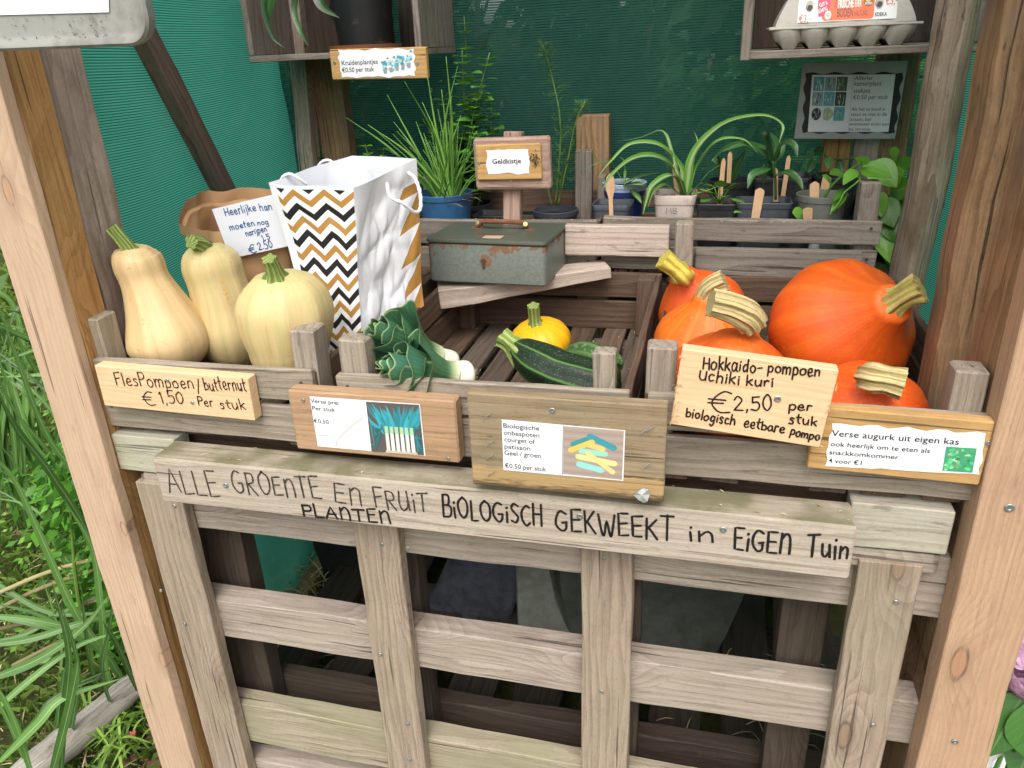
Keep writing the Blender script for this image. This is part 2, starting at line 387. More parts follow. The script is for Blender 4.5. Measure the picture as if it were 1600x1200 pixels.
def wood(name, c1, c2, ring=55, knots=.35, green=0.0, gcol=(.16, .17, .08), dirt=.3, dcol=(.06, .045, .035), var=.25, bump=.5, rough=.85, patch=None, fib=.55, tint=0.1, streak=.42, ringc=.55, cracks=.75):
    t = NT(name); wc = t.wc(); x, y, z = t.sep(wc)
    isl = t.n('NewGeometry').outputs['Random Per Island']
    vo = t.n('TexVoronoi', {'feature': 'F1', 'voronoi_dimensions': '2D'}, Vector=t.vec(wc, (3.4, 9.0, 2.0)), Scale=1.0)
    d = vo.outputs['Distance']; rc = t.sep(vo.outputs['Color'])[0]
    pick = t.mth('GREATER_THAN', rc, 1 - knots * .5)
    kn = t.mth('MULTIPLY', t.rng(d, 0.0, .46, 1, 0, True), pick)
    warp = t.noise(t.vec(wc, (2.2, 11, 11)), 2)
    warp2 = t.noise(t.vec(wc, (9, 30, 30)), 2)
    ph = t.mth('ADD', t.mth('MULTIPLY', y, ring), t.mth('MULTIPLY', z, ring * .55))
    ph = t.mth('ADD', ph, t.mth('MULTIPLY', warp, 5.0)); ph = t.mth('ADD', ph, t.mth('MULTIPLY', warp2, .7))
    ph = t.mth('ADD', ph, t.mth('MULTIPLY', kn, 4.5))
    g = t.mth('FRACT', ph); g = t.mth('POWER', g, 1.6)                       # sharp latewood edge
    fb = t.noise(t.vec(wc, (7, 260, 260)), 4, .7)
    fb2 = t.noise(t.vec(wc, (22, 110, 110)), 5, .75)
    st = t.noise(t.vec(wc, (4.5, 190, 190)), 3, .6)
    sp = t.noise(t.vec(wc, (150, 330, 330)), 4, .7)
    f = t.mth('ADD', t.mth('MULTIPLY', g, ringc), t.mth('MULTIPLY', t.rng(fb, .3, .72), fib * .8))
    f = t.mth('ADD', f, t.mth('MULTIPLY', t.mth('SUBTRACT', fb2, .5), .7), clamp=True)
    col = t.mix(f, c1, c2)
    col = t.mix(t.rng(st, .52, .66, 0, streak), col, tuple(x * .42 for x in c2)); col = t.mix(t.rng(st, .46, .34, 0, streak * .6), col, tuple(min(.9, x * 1.22) for x in c1))
    col = t.mix(t.rng(sp, .54, .70, 0, streak * .9), col, tuple(x * .45 for x in c2)); col = t.mix(t.rng(sp, .44, .32, 0, streak * .5), col, tuple(min(.9, x * 1.2) for x in c1))
    bl = t.noise(t.vec(wc, (4, 13, 13)), 4, .6)
    col = t.mix(t.rng(bl, .35, .7, 0, .45), col, t.mix(.5, c1, c2), 'MIX')
    if patch: col = t.mix(t.rng(t.noise(t.vec(wc, (3.5, 9, 9)), 5, .65), .5, .62, 0, .75), col, patch)
    col = t.mix(t.rng(t.noise(t.vec(wc, (7, 16, 16)), 5, .68), .52, .75, 0, dirt), col, dcol)
    col = t.mix(t.rng(t.noise(t.vec(wc, (26, 90, 90)), 3, .6), .64, .72, 0, dirt * 1.2), col, dcol)
    # splits along the grain
    crk = t.noise(t.vec(wc, (3.0, 140, 140)), 2, .5)
    ck = t.rng(crk, .665, .70, 0, 1)
    col = t.mix(t.mth('MULTIPLY', ck, cracks), col, (.035, .028, .022))
    if green: col = t.mix(t.rng(t.noise(t.vec(wc, (5, 9, 9)), 4, .62), .42, .66, 0, green), col, gcol)
    kd = t.mth('ADD', t.mth('MULTIPLY', d, t.rng(t.sep(vo.outputs['Color'])[1], 0, 1, .85, 1.9)), t.mth('MULTIPLY', t.mth('SUBTRACT', warp2, .5), .09))
    kc = t.mth('MULTIPLY', t.rng(kd, .07, .085, 1, 0), pick); ko = t.mth('MULTIPLY', t.rng(t.mth('ABSOLUTE', t.mth('SUBTRACT', kd, .092)), .006, .02, 1, 0), pick); kr = t.mth('MULTIPLY', t.rng(d, .08, .22, 1, 0, True), pick)
    col = t.mix(t.mth('MULTIPLY', kr, .4), col, tuple(x * .75 for x in c2)); col = t.mix(t.mth('MULTIPLY', kc, .3), col, tuple(x * z for x, z in zip(c2, (1.25, 1.0, .85)))); col = t.mix(t.mth('MULTIPLY', t.mth('MULTIPLY', ko, .75), t.rng(fb2, .35, .6)), col, tuple(x * .35 for x in c2))
    hsv = t.n('HueSaturation', None, Color=col, Value=t.rng(isl, 0, 1, 1 - var, 1 + var), Hue=t.rng(t.mth('FRACT', t.mth('MULTIPLY', isl, 7.3)), 0, 1, .5 - tint * .06, .5 + tint * .04),
              Saturation=t.rng(t.mth('FRACT', t.mth('MULTIPLY', isl, 13.7)), 0, 1, 1 - tint * 2, 1 + tint * 2)).outputs[0]
    hgt = t.mth('SUBTRACT', t.mth('ADD', t.mth('MULTIPLY', g, .35), t.mth('MULTIPLY', fb, .8)), t.mth('MULTIPLY', ck, 1.5))
    hgt = t.mth('ADD', hgt, t.mth('MULTIPLY', fb2, .6))
    return t.bsdf(hsv, rough, .25, hgt, bump, .0016)

M = {}
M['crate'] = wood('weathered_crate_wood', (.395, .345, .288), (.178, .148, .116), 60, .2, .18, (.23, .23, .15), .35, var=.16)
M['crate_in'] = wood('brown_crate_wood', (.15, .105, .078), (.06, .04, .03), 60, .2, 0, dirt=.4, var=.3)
M['crate_old'] = wood('grey_crate_wood', (.30, .265, .235), (.12, .098, .08), 60, .3, .2, (.16, .165, .11), .5, var=.22)
M['pallet'] = wood('pallet_wood', (.47, .41, .355), (.245, .195, .162), 60, .6, .2, (.30, .29, .20), .25, var=.08)
M['pallet_stile'] = wood('pallet_stile_wood', (.42, .35, .285), (.225, .17, .13), 62, .6, .35, (.28, .265, .18), .25, var=.06)
M['pallet_low'] = wood('mossy_pallet_wood', (.44, .39, .31), (.24, .195, .145), 60, .6, .8, (.27, .27, .17), .25, var=.05)
M['pallet_dark'] = wood('shade_darkened_pallet_wood', (.085, .065, .053), (.032, .023, .018), 45, .3, .3, (.06, .06, .04), .5, var=.25)  # shade under the stall is put into this dark wood colour
M['fresh'] = wood('planed_larch', (.51, .37, .265), (.36, .24, .165), 150, .55, 0, dirt=.18, var=.06, bump=.3, fib=.35, streak=.28, cracks=.5)
M['fresh_l'] = wood('pale_planed_board', (.58, .445, .335), (.45, .325, .235), 120, .6, 0, dirt=.16, var=.05, bump=.3, fib=.35, streak=.22)
M['orange'] = wood('orange_timber', (.50, .325, .175), (.29, .17, .085), 70, .5, .1, dirt=.35, var=.1, bump=.4)
M['greypost'] = wood('grey_weathered_plank', (.50, .42, .36), (.24, .19, .155), 60, .3, .1, dirt=.45, var=.1)
M['brownpost'] = wood('brown_timber', (.41, .285, .18), (.17, .11, .065), 70, .5, .2, (.12, .11, .06), dirt=.6, var=.1, bump=1.0, patch=(.235, .18, .14))
M['brace'] = wood('dark_brown_brace_wood', (.20, .155, .125), (.08, .06, .048), 40, .5, 0, dirt=.45, var=.2)
M['bark'] = wood('bleached_pole_wood', (.42, .335, .26), (.10, .07, .05), 40, .45, .15, dirt=.6, var=.1, bump=1.0, patch=(.17, .115, .075))
M['lintel'] = wood('writing_plank_wood', (.50, .43, .36), (.30, .24, .185), 60, .25, .12, (.34, .33, .21), .22, var=.03, tint=.02)
M['lichen'] = wood('pale_lichen_plank', (.50, .47, .40), (.33, .30, .24), 44, .1, .6, (.42, .44, .31), .3, var=.03)
M['signboard'] = wood('fresh_sign_pine', (.80, .60, .41), (.62, .425, .26), 110, .5, 0, dirt=.08, var=.03, bump=.25, fib=.3, streak=.18, cracks=0)
M['signboard_b'] = wood('brown_sign_board', (.46, .33, .225), (.31, .205, .13), 90, .4, 0, dirt=.25, var=.03, bump=.35, fib=.4, streak=.3)
M['signboard_g'] = wood('mottled_sign_board', (.36, .29, .205), (.20, .15, .095), 34, .35, .4, (.22, .21, .14), .4, var=.03, patch=(.30, .185, .09))
M['signboard_y'] = wood('yellow_sign_board', (.57, .395, .215), (.40, .26, .125), 100, .3, 0, dirt=.25, var=.03, bump=.3, fib=.4, streak=.3)
M['palepl'] = wood('pale_rough_plank', (.56, .485, .42), (.36, .29, .24), 30, .2, .0, dirt=.3, var=.04)
M['pinkpl'] = wood('pinkish_weathered_board', (.46, .35, .29), (.27, .185, .145), 60, .2, 0, dirt=.35, var=.05)

def mossy(base, name):                        # top of the writing plank grows moss: same wood, green by facing up
    mt = M[base].copy(); mt.name = name; return mt

def plain(name, col, rough=.6, spec=.4, var=.08, sc=30, bump=0.15, coat=0, metal=0, dark=None, dsc=12, dth=(.5, .68), bdist=.001, tr=0):
    t = NT(name); o = t.obj(); n1 = t.noise(o, 4, .6, sc)
    c = t.mix(t.rng(n1, .25, .75), tuple(x * (1 - var) for x in col), tuple(min(1, x * (1 + var)) for x in col))
    if dark: c = t.mix(t.rng(t.noise(o, 5, .65, dsc), dth[0], dth[1], 0, .85), c, dark)
    return t.bsdf(c, rough, spec, n1, bump, bdist, coat=coat, metal=metal, trans=tr)
M['paper'] = plain('printed_paper', (.84, .84, .86), .5, .4, .02, 60, .05)
M['ink'] = NT('print_ink').m
t = NT('printed_ink'); M['ink'] = t.bsdf(t.n('Attribute', {'attribute_name': 'pc'}).outputs['Color'], .55, .3)
t = NT('marker_ink'); M['marker'] = t.bsdf((.014, .012, .012), .5, .35)
t = NT('pencil_marker_ink'); wcn = t.n('TexCoord').outputs['Object']
M['faded'] = t.bsdf(t.mix(t.rng(t.noise(wcn, 4, .7, 300), .45, .7, 0, .7), (.022, .018, .015), (.22, .17, .13)), .7, .2)
t = NT('blue_pen_ink'); M['bluepen'] = t.bsdf((.012, .075, .27), .5, .3)
M['screw'] = plain('zinc_screw', (.40, .41, .41), .4, .5, .2, 500, .1, metal=.8)
M['nail'] = plain('rusty_nail', (.07, .05, .045), .6, .3, .3, 400)
M['soil'] = plain('potting_soil', (.035, .026, .02), .95, .1, .5, 160, .8, bdist=.006)
M['black_plastic'] = plain('black_plastic', (.022, .023, .026), .42, .5, .2, 40, .05, dark=(.07, .062, .055), dsc=16)
M['slate_plastic'] = plain('slate_plastic', (.06, .07, .085), .45, .5, .15, 40, .05, dark=(.03, .03, .03), dsc=20)
M['grey_plastic'] = plain('grey_green_plastic', (.15, .16, .135), .5, .4, .1, 40, .05, dark=(.07, .07, .055), dsc=16)
M['beige_plastic'] = plain('beige_plastic', (.52, .43, .38), .5, .4, .06, 40, .05, dark=(.25, .2, .16), dsc=18)
M['blue_plastic'] = plain('blue_plastic', (.035, .12, .26), .4, .5, .1, 40, .05, dark=(.04, .06, .09), dsc=16)
M['navy_plastic'] = plain('navy_tub_plastic', (.02, .035, .16), .35, .5, .1, 40, .03)
M['pale_plastic'] = plain('pale_blue_rim_plastic', (.36, .45, .55), .4, .5, .05, 40, .03)
M['terracotta'] = plain('brown_saucer_plastic', (.24, .095, .05), .5, .4, .15, 40, .05)
M['stick'] = plain('birch_stick_wood', (.66, .43, .25), .7, .3, .12, 90, .1)
M['tray'] = plain('dirty_grey_plastic', (.29, .29, .262), .5, .4, .06, 20, .05, dark=(.13, .122, .10), dsc=11, dth=(.46, .66))
M['concrete'] = plain('old_concrete', (.23, .24, .20), .9, .2, .25, 40, .6, dark=(.10, .115, .075), dsc=7, bdist=.004)
M['dark_slab'] = plain('dark_mossy_slab', (.085, .09, .075), .9, .2, .3, 30, .5, dark=(.045, .05, .035), dsc=6, bdist=.004)
M['slate'] = plain('blue_slate_stone', (.06, .062, .078), .75, .3, .4, 35, 1.0, dark=(.025, .024, .024), dsc=12, bdist=.01)
M['charred'] = plain('black_rubber_mat', (.02, .02, .021), .8, .3, .4, 25, .5, bdist=.004)
M['pulp'] = plain('grey_egg_pulp', (.44, .42, .37), .92, .15, .08, 160, .45, bdist=.0015)
M['kraft'] = plain('brown_kraft_paper', (.44, .26, .13), .75, .25, .1, 14, .2, bdist=.004)
M['rope'] = plain('white_twisted_cord', (.74, .74, .78), .7, .3, .08, 400, .4)
M['gloss_white'] = None

def bag_mat(name, kind):
    t = NT(name); wc = t.wc(); u, v, z = t.sep(wc)      # u 0..1 across, v metres down
    if kind == 'zig':
        tri = t.mth('ABSOLUTE', t.mth('SUBTRACT', t.mth('FRACT', t.mth('MULTIPLY', u, 3.0)), .5))
        ph = t.mth('FRACT', t.mth('ADD', t.mth('MULTIPLY', v, 1 / .047), t.mth('MULTIPLY', tri, .85)))
        blk = t.mth('MULTIPLY', t.mth('GREATER_THAN', ph, .04), t.mth('LESS_THAN', ph, .30)); gld = t.mth('MULTIPLY', t.mth('GREATER_THAN', ph, .54), t.mth('LESS_THAN', ph, .79))
        inn = t.mth('MULTIPLY', t.mth('GREATER_THAN', u, .11), t.mth('GREATER_THAN', v, .006))
        c = t.mix(t.mth('MULTIPLY', blk, inn), (.84, .85, .88), (.018, .018, .018)); c = t.mix(t.mth('MULTIPLY', gld, inn), c, (.45, .235, .06))
    elif kind == 'tri':
        saw = t.mth('FRACT', t.mth('SUBTRACT', t.mth('MULTIPLY', v, 1 / .060), .10))
        ed = t.mth('SUBTRACT', 1.0, t.mth('MULTIPLY', saw, .30))
        g = t.mth('MULTIPLY', t.mth('GREATER_THAN', u, ed), t.mth('GREATER_THAN', v, .045))
        c = t.mix(g, (.84, .85, .88), (.45, .235, .06))
    else: c = (.76, .78, .82)
    n1 = t.noise(t.obj(), 3, .5, 14)
    return t.bsdf(c, .5, .22, n1, .25, .006)
M['bag_zig'] = bag_mat('zigzag_printed_bag', 'zig'); M['bag_tri'] = bag_mat('gold_triangle_bag', 'tri'); M['bag_in'] = bag_mat('white_bag_inside', 'in')

def _stain():
    w0 = M['signboard_g'].copy(); w0.name = 'stained_sign_board'; q = w0.node_tree; b_ = [n for n in q.nodes if n.type == 'BSDF_PRINCIPLED'][0]; src = b_.inputs['Base Color'].links[0].from_socket
    tc = q.nodes.new('ShaderNodeTexCoord'); sp = q.nodes.new('ShaderNodeSeparateXYZ'); q.links.new(tc.outputs['Object'], sp.inputs[0]); nz = q.nodes.new('ShaderNodeTexNoise'); mp = q.nodes.new('ShaderNodeMapping'); q.links.new(tc.outputs['Object'], mp.inputs[0]); mp.inputs['Scale'].default_value = (8, 8, 60); q.links.new(mp.outputs[0], nz.inputs['Vector']); nz.inputs['Detail'].default_value = 6
    def mth(op, a, b):
        n = q.nodes.new('ShaderNodeMath'); n.operation = op
        for i, v in enumerate((a, b)):
            if isinstance(v, bpy.types.NodeSocket): q.links.new(v, n.inputs[i])
            else: n.inputs[i].default_value = v
        return n.outputs[0]
    def rg(v, a, b):
        n = q.nodes.new('ShaderNodeMapRange'); q.links.new(v, n.inputs[0]); n.inputs[1].default_value = a; n.inputs[2].default_value = b; n.inputs[3].default_value = 1; n.inputs[4].default_value = 0; return n.outputs[0]
    def mx(f, a, c):
        n = q.nodes.new('ShaderNodeMix'); n.data_type = 'RGBA'; q.links.new(f, n.inputs[0]); q.links.new(a, n.inputs[6]); n.inputs[7].default_value = (*c, 1); return n.outputs[2]
    z = mth('ADD', sp.outputs[2], mth('MULTIPLY', mth('SUBTRACT', nz.outputs[0], .5), .03))
    c = mx(mth('MULTIPLY', rg(z, .030, .036), .75), src, (.46, .30, .13)); c = mx(mth('MULTIPLY', rg(z, .004, .014), .85), c, (.055, .04, .025)); q.links.new(c, b_.inputs['Base Color']); return w0
M['signboard_s'] = _stain()
def skin_mat(name, c1, c2, stripe=None, nst=10, rough=.38, top=None, speck=None, bump=.12, coat=.0, patch=None, sub=0.0):
    t = NT(name); wc = t.wc(); a, v, z = t.sep(wc); o = t.obj()
    c = t.mix(t.rng(t.noise(o, 4, .6, 9), .3, .7), c1, c2)
    if stripe:
        s = t.mth('SINE', t.mth('ADD', t.mth('MULTIPLY', a, 2 * PI * nst), t.mth('MULTIPLY', t.noise(o, 2, .5, 14), 1.2)))
        c = t.mix(t.rng(s, .3, 1, 0, stripe[1], True), c, stripe[0])
    if patch: c = t.mix(t.rng(t.noise(o, 5, .62, 9), .46, .64, 0, patch[1]), c, patch[0])
    ang = t.mth('MULTIPLY', a, 2 * PI); rad_ = t.n('CombineXYZ', None, i0=t.mth('MULTIPLY', t.mth('COSINE', ang), 9), i1=t.mth('MULTIPLY', t.mth('SINE', ang), 9), i2=t.mth('MULTIPLY', v, 2.2)).outputs[0]
    ls = t.noise(rad_, 4, .65); c = t.mix(t.rng(ls, .52, .66, 0, .38), c, tuple(x * .72 for x in c1)); c = t.mix(t.rng(ls, .46, .34, 0, .3), c, tuple(min(.9, x * 1.15 + .012) for x in c2))
    sc = t.noise(t.vec(o, (38, 38, 14)), 3, .6); c = t.mix(t.rng(sc, .70, .73, 0, .45), c, (.33, .21, .10))
    if top: c = t.mix(t.rng(v, top[1], top[2], 0, top[3], True), c, top[0])
    if speck: c = t.mix(t.rng(t.noise(o, 2, .5, speck[1]), speck[2], speck[2] + .05, 0, speck[3]), c, speck[0])
    return t.bsdf(c, t.rng(t.noise(o, 4, .6, 12), .3, .7, rough - .06, rough + .16), .4, t.mth('ADD', t.noise(o, 4, .65, 70), ls), bump * 1.3, .0018, coat=coat)
M['butternut'] = skin_mat('butternut_skin', (.64, .45, .22), (.70, .51, .275), ((.58, .47, .22), .3), 9, .45, top=((.62, .54, .26), .75, 1.0, .4), speck=((.45, .28, .11), 90, .68, .5), patch=((.56, .38, .17), .5), bump=.3)
M['butternut_g'] = skin_mat('greenish_butternut_skin', (.60, .46, .215), (.64, .50, .25), ((.50, .455, .20), .45), 9, .45, top=((.55, .53, .22), .6, 1.0, .5), speck=((.40, .26, .10), 90, .68, .5), patch=((.53, .44, .18), .5), bump=.3)
KB = 0
M['kuri'] = skin_mat('orange_pumpkin_skin', (.64, .085, .007), (.68, .115, .008), ((.74, .165, .010), .4), 13, .46, top=((.80, .17, .02), .66, .92, .4), speck=((.80, .28, .07), 110, .66, .22), patch=((.54, .07, .01), .55), bump=.35)
M['kuri_y'] = skin_mat('yellow_orange_pumpkin_skin', (.72, .13, .008), (.76, .17, .010), ((.80, .22, .015), .4), 13, .46, speck=((.80, .34, .09), 110, .66, .25), patch=((.68, .11, .01), .45), bump=.35)
M['kuri_r'] = skin_mat('red_orange_pumpkin_skin', (.72, .085, .010), (.76, .115, .010), ((.80, .16, .015), .3), 11, .46, speck=((.84, .3, .10), 150, .64, .35), patch=((.55, .05, .008), .4), bump=.35)
M['patty'] = skin_mat('yellow_squash_skin', (.80, .39, .005), (.84, .46, .008), ((.80, .36, .01), .5), 14, .42, bump=.3)
t = NT('courgette_skin'); a_, v_, z_ = t.sep(t.wc()); o_ = t.obj()
s_ = t.mth('ABSOLUTE', t.mth('SUBTRACT', t.mth('FRACT', t.mth('ADD', t.mth('MULTIPLY', a_, 8), t.mth('MULTIPLY', t.noise(o_, 2, .5, 12), .25))), .5))
c_ = t.mix(t.rng(t.noise(o_, 2, .5, 420), .60, .68, 0, .8), (.011, .024, .011), (.11, .16, .075))
c_ = t.mix(t.rng(s_, .40, .485, 0, .8, True), c_, (.10, .23, .045))
M['courgette'] = t.bsdf(c_, .40, .4, t.noise(o_, 2, .5, 70), .15, .001)
M['courgette_m'] = skin_mat('mottled_courgette_skin', (.03, .07, .02), (.06, .13, .035), ((.14, .25, .08), .6), 8, .42, speck=((.20, .30, .12), 140, .58, .6))
def stem_mat(name, c1, c2, n=5, w=.0):
    t = NT(name); a, v, z = t.sep(t.wc()); s = t.mth('SINE', t.mth('ADD', t.mth('MULTIPLY', a, 2 * PI * n * 2), t.mth('MULTIPLY', t.noise(t.obj(), 3, .6, 40), 3)))
    f = t.rng(s, -.4 + w, .8 + w, 0, 1, True); b = t.noise(t.vec(t.wc(), (60, 9, 3)), 3, .6)
    c = t.mix(f, c1, c2); c = t.mix(t.rng(b, .5, .7, 0, .4), c, (.16, .10, .03))
    return t.bsdf(c, .75, .25, t.mth('ADD', s, b), .5, .0015)
M['stem_green'] = stem_mat('green_stem', (.16, .24, .055), (.33, .40, .13), 5)
M['stem_cork'] = stem_mat('corky_stem', (.55, .43, .22), (.26, .235, .07), 8, .35)
M['stem_yellow'] = stem_mat('yellow_corky_stem', (.62, .55, .10), (.50, .36, .06), 5, .3)
M['stem_olive'] = stem_mat('olive_corky_stem', (.44, .36, .13), (.25, .255, .05), 6, .0)
def leaf_mat(name, c1, c2, rib=None, edge=None, rough=.42, trans=.28, var=.35, vein=.0, tip=None):
    t = NT(name); u, v, r = t.sep(t.wc()); isl = t.n('NewGeometry').outputs['Random Per Island']
    au = t.mth('ABSOLUTE', u)
    c = t.mix(isl, c1, c2); c = t.mix(t.rng(t.noise(t.obj(), 3, .6, 25), .35, .7, 0, .4), c, c2)
    if vein:
        vv = t.mth('FRACT', t.mth('SUBTRACT', t.mth('MULTIPLY', v, 9), t.mth('MULTIPLY', au, 1.6)))
        c = t.mix(t.mth('MULTIPLY', t.rng(vv, 0, .12, 1, 0), vein), c, tuple(min(1, x * 1.7 + .01) for x in c2))
    if tip: c = t.mix(t.rng(v, tip[1], tip[2], 0, 1, True), c, tip[0])
    if edge: c = t.mix(t.rng(au, edge[1], edge[2], 0, 1), c, edge[0])
    if rib: c = t.mix(t.rng(au, rib[1], rib[1] * 1.6, rib[2] if len(rib) > 2 else 1, 0), c, rib[0])
    hs_ = t.n('HueSaturation', None, Color=c, Value=t.rng(isl, 0, 1, 1 - var, 1 + var)).outputs[0]
    ln = t.noise(t.n('CombineXYZ', None, i0=t.mth('MULTIPLY', u, 9), i1=t.mth('MULTIPLY', v, 1.5), i2=r).outputs[0], 2, .5, 1.0)
    return t.bsdf(hs_, rough, .4, ln, .25, .001, trans=trans)
M['reed'] = leaf_mat('reed_leaf', (.055, .15, .025), (.13, .265, .06), rib=((.30, .42, .24), .055), rough=.4, trans=.3)
M['grass'] = leaf_mat('grass_blade', (.10, .20, .03), (.20, .30, .06), rough=.6, trans=.3, tip=((.28, .30, .10), .8, 1.1))
M['grass_lime'] = leaf_mat('lime_grass_blade', (.20, .36, .05), (.30, .46, .09), rough=.55, trans=.35)
M['straw'] = leaf_mat('straw_blade', (.42, .33, .17), (.56, .46, .26), rough=.8, trans=.1)
M['drystem'] = leaf_mat('dry_reed_stem', (.17, .14, .065), (.26, .23, .10), rough=.8, trans=.0)
M['chive'] = leaf_mat('chive_blade', (.09, .26, .04), (.19, .38, .07), rough=.4, trans=.2)
M['mint'] = leaf_mat('mint_leaf', (.055, .21, .02), (.13, .33, .04), vein=.35, rough=.45, trans=.3)
M['dill'] = leaf_mat('dill_frond', (.06, .17, .04), (.12, .25, .07), rough=.6, trans=.2)
M['spider'] = leaf_mat('spider_plant_leaf', (.085, .25, .03), (.13, .31, .045), rib=((.42, .50, .27), .28, .75), rough=.38, trans=.25, var=.2)
M['darkleaf'] = leaf_mat('dark_glossy_leaf', (.02, .065, .02), (.04, .11, .03), rib=((.10, .19, .06), .06, .7), rough=.28, trans=.15)
M['pothos'] = leaf_mat('pothos_leaf', (.085, .26, .025), (.16, .36, .045), rib=((.22, .38, .1), .05, .6), rough=.3, trans=.3, vein=.15)
M['lime'] = leaf_mat('bright_seedling_leaf', (.11, .27, .03), (.19, .37, .06), vein=.3, rough=.4, trans=.3)
M['hedge'] = leaf_mat('hedge_leaf', (.03, .075, .016), (.07, .145, .03), rough=.5, trans=.2, var=.5)
M['hydr_leaf'] = leaf_mat('hydrangea_leaf', (.035, .115, .022), (.055, .15, .03), rib=((.13, .24, .07), .05, .8), vein=.5, rough=.4, trans=.2)
M['petal'] = leaf_mat('pink_petal', (.74, .42, .64), (.82, .54, .73), rough=.5, trans=.3, var=.15)
t = NT('leek_leaf'); u_, v_, r_ = t.sep(t.wc()); au_ = t.mth('ABSOLUTE', u_)
ln = t.mth('SINE', t.mth('MULTIPLY', u_, 60)); c_ = t.mix(t.rng(ln, -1, 1, 0, .45), (.05, .15, .06), (.10, .24, .10))
c_ = t.mix(t.rng(t.noise(t.obj(), 3, .6, 22), .4, .7, 0, .6), c_, (.06, .18, .15))
c_ = t.mix(t.rng(v_, 0, .42, 1, 0, True), c_, (.62, .68, .36)); c_ = t.mix(t.rng(v_, -.1, .12, 1, 0, True), c_, (.80, .80, .66))
c_ = t.mix(t.mth('MAXIMUM', t.rng(au_, .93, .985), t.rng(v_, .975, .995)), c_, (.42, .55, .24))
M['leek'] = t.bsdf(c_, .42, .4, ln, .12, .001, trans=.12)
t = NT('leek_shaft'); u_, v_, r_ = t.sep(t.wc())
c_ = t.mix(t.rng(t.mth('SINE', t.mth('MULTIPLY', u_, 130)), -1, 1, 0, .25), (.80, .79, .68), (.66, .68, .47))
c_ = t.mix(t.rng(v_, .35, 1, 0, .9, True), c_, (.38, .48, .14))
M['leekshaft'] = t.bsdf(c_, .35, .45)

def net_mat(name, col, tcol, hole, tr, dark, period=.0046, vper=.0040):
    """knitted shade net: tapes with slots between them, crossed by stitch loops; the slots are open"""
    t = NT(name); u, v, z = t.sep(t.wc()); o = t.obj()
    wu = t.mth('ABSOLUTE', t.mth('SUBTRACT', t.mth('FRACT', t.mth('MULTIPLY', u, 1 / vper)), .5))
    f = t.mth('FRACT', t.mth('ADD', t.mth('MULTIPLY', v, 1 / period), t.mth('MULTIPLY', wu, .5)))
    a = t.mth('ABSOLUTE', t.mth('SUBTRACT', f, .5))
    slot = t.rng(a, .27, .36, 0, 1); loop = t.rng(wu, .36, .44, 0, 1)
    big = t.noise(o, 4, .6, 7); fine = t.noise(o, 2, .5, 160)
    c = t.mix(t.rng(big, .3, .7, 0, .3), col, tuple(x * .65 for x in col)); c = t.mix(t.rng(fine, .3, .7, 0, .35), c, tuple(x * .5 for x in col))
    c = t.mix(t.mth('MULTIPLY', slot, dark), c, tuple(x * .12 for x in col))
    tc = t.mix(t.mth('MULTIPLY', slot, dark), tcol, tuple(x * .15 for x in tcol))
    d = t.n('BsdfDiffuse', None, Color=c); tl = t.n('BsdfTranslucent', None, Color=tc)
    m1 = t.n('MixShader'); t.set(m1.inputs[0], tr); t.t.links.new(d.outputs[0], m1.inputs[1]); t.t.links.new(tl.outputs[0], m1.inputs[2])
    op = t.mth('SUBTRACT', 1.0, t.mth('MULTIPLY', t.mth('MULTIPLY', slot, t.mth('SUBTRACT', 1.0, loop)), hole))
    tp = t.n('BsdfTransparent'); m2 = t.n('MixShader'); t.set(m2.inputs[0], op)
    t.t.links.new(tp.outputs[0], m2.inputs[1]); t.t.links.new(m1.outputs[0], m2.inputs[2]); t.t.links.new(m2.outputs[0], t.out.inputs[0]); return t.m
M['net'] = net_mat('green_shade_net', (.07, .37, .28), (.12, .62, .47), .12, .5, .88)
M['net_back'] = net_mat('green_shade_net_shaded', (.05, .14, .115), (.07, .33, .24), .55, .5, .5, .0060, .0052)  # darker copy of the net, shade at the back put into its colour

t = NT('ground_soil'); o_ = t.obj()
c_ = t.mix(t.rng(t.noise(o_, 5, .6, 3), .35, .65), (.10, .085, .04), (.075, .12, .03)); c_ = t.mix(t.rng(t.noise(o_, 5, .7, 40), .45, .65, 0, .6), c_, (.16, .125, .06))
M['ground'] = t.bsdf(c_, .95, .1, t.noise(o_, 5, .7, 60), .8, .02)
t = NT('cashbox_paint'); o_ = t.obj(); ox, oy, oz = t.sep(o_)
n1 = t.noise(o_, 6, .7, 26); rim = t.rng(oz, .048, .072, 0, .20)
rust = t.rng(t.mth('ADD', n1, rim), .68, .72, 0, 1)
kx = t.mth('DIVIDE', t.mth('ADD', ox, .004), .022); kz = t.mth('DIVIDE', t.mth('SUBTRACT', oz, .045), .022)
kd = t.mth('SQRT', t.mth('ADD', t.mth('MULTIPLY', kx, kx), t.mth('MULTIPLY', kz, kz)))
rust = t.mth('MAXIMUM', rust, t.rng(t.mth('ADD', kd, t.mth('MULTIPLY', n1, 1.2)), 1.15, 1.3, 1, 0))
pc = t.mix(t.rng(t.noise(o_, 4, .6, 160), .35, .7), (.125, .142, .122), (.175, .195, .168)); rc_ = t.mix(t.noise(o_, 4, .7, 200), (.10, .045, .022), (.26, .14, .075))
M['cashbox'] = t.bsdf(t.mix(rust, pc, rc_), t.rng(rust, 0, 1, .42, .85), .4, t.mth('ADD', t.noise(o_, 3, .6, 220), rust), .3, .001)
t = NT('cashbox_lid_paint'); o_ = t.obj(); n1 = t.noise(o_, 5, .7, 22)
M['cashlid'] = t.bsdf(t.mix(t.rng(n1, .55, .68), (.075, .088, .068), (.13, .075, .04)), .5, .4, t.noise(o_, 3, .6, 220), .3, .001)
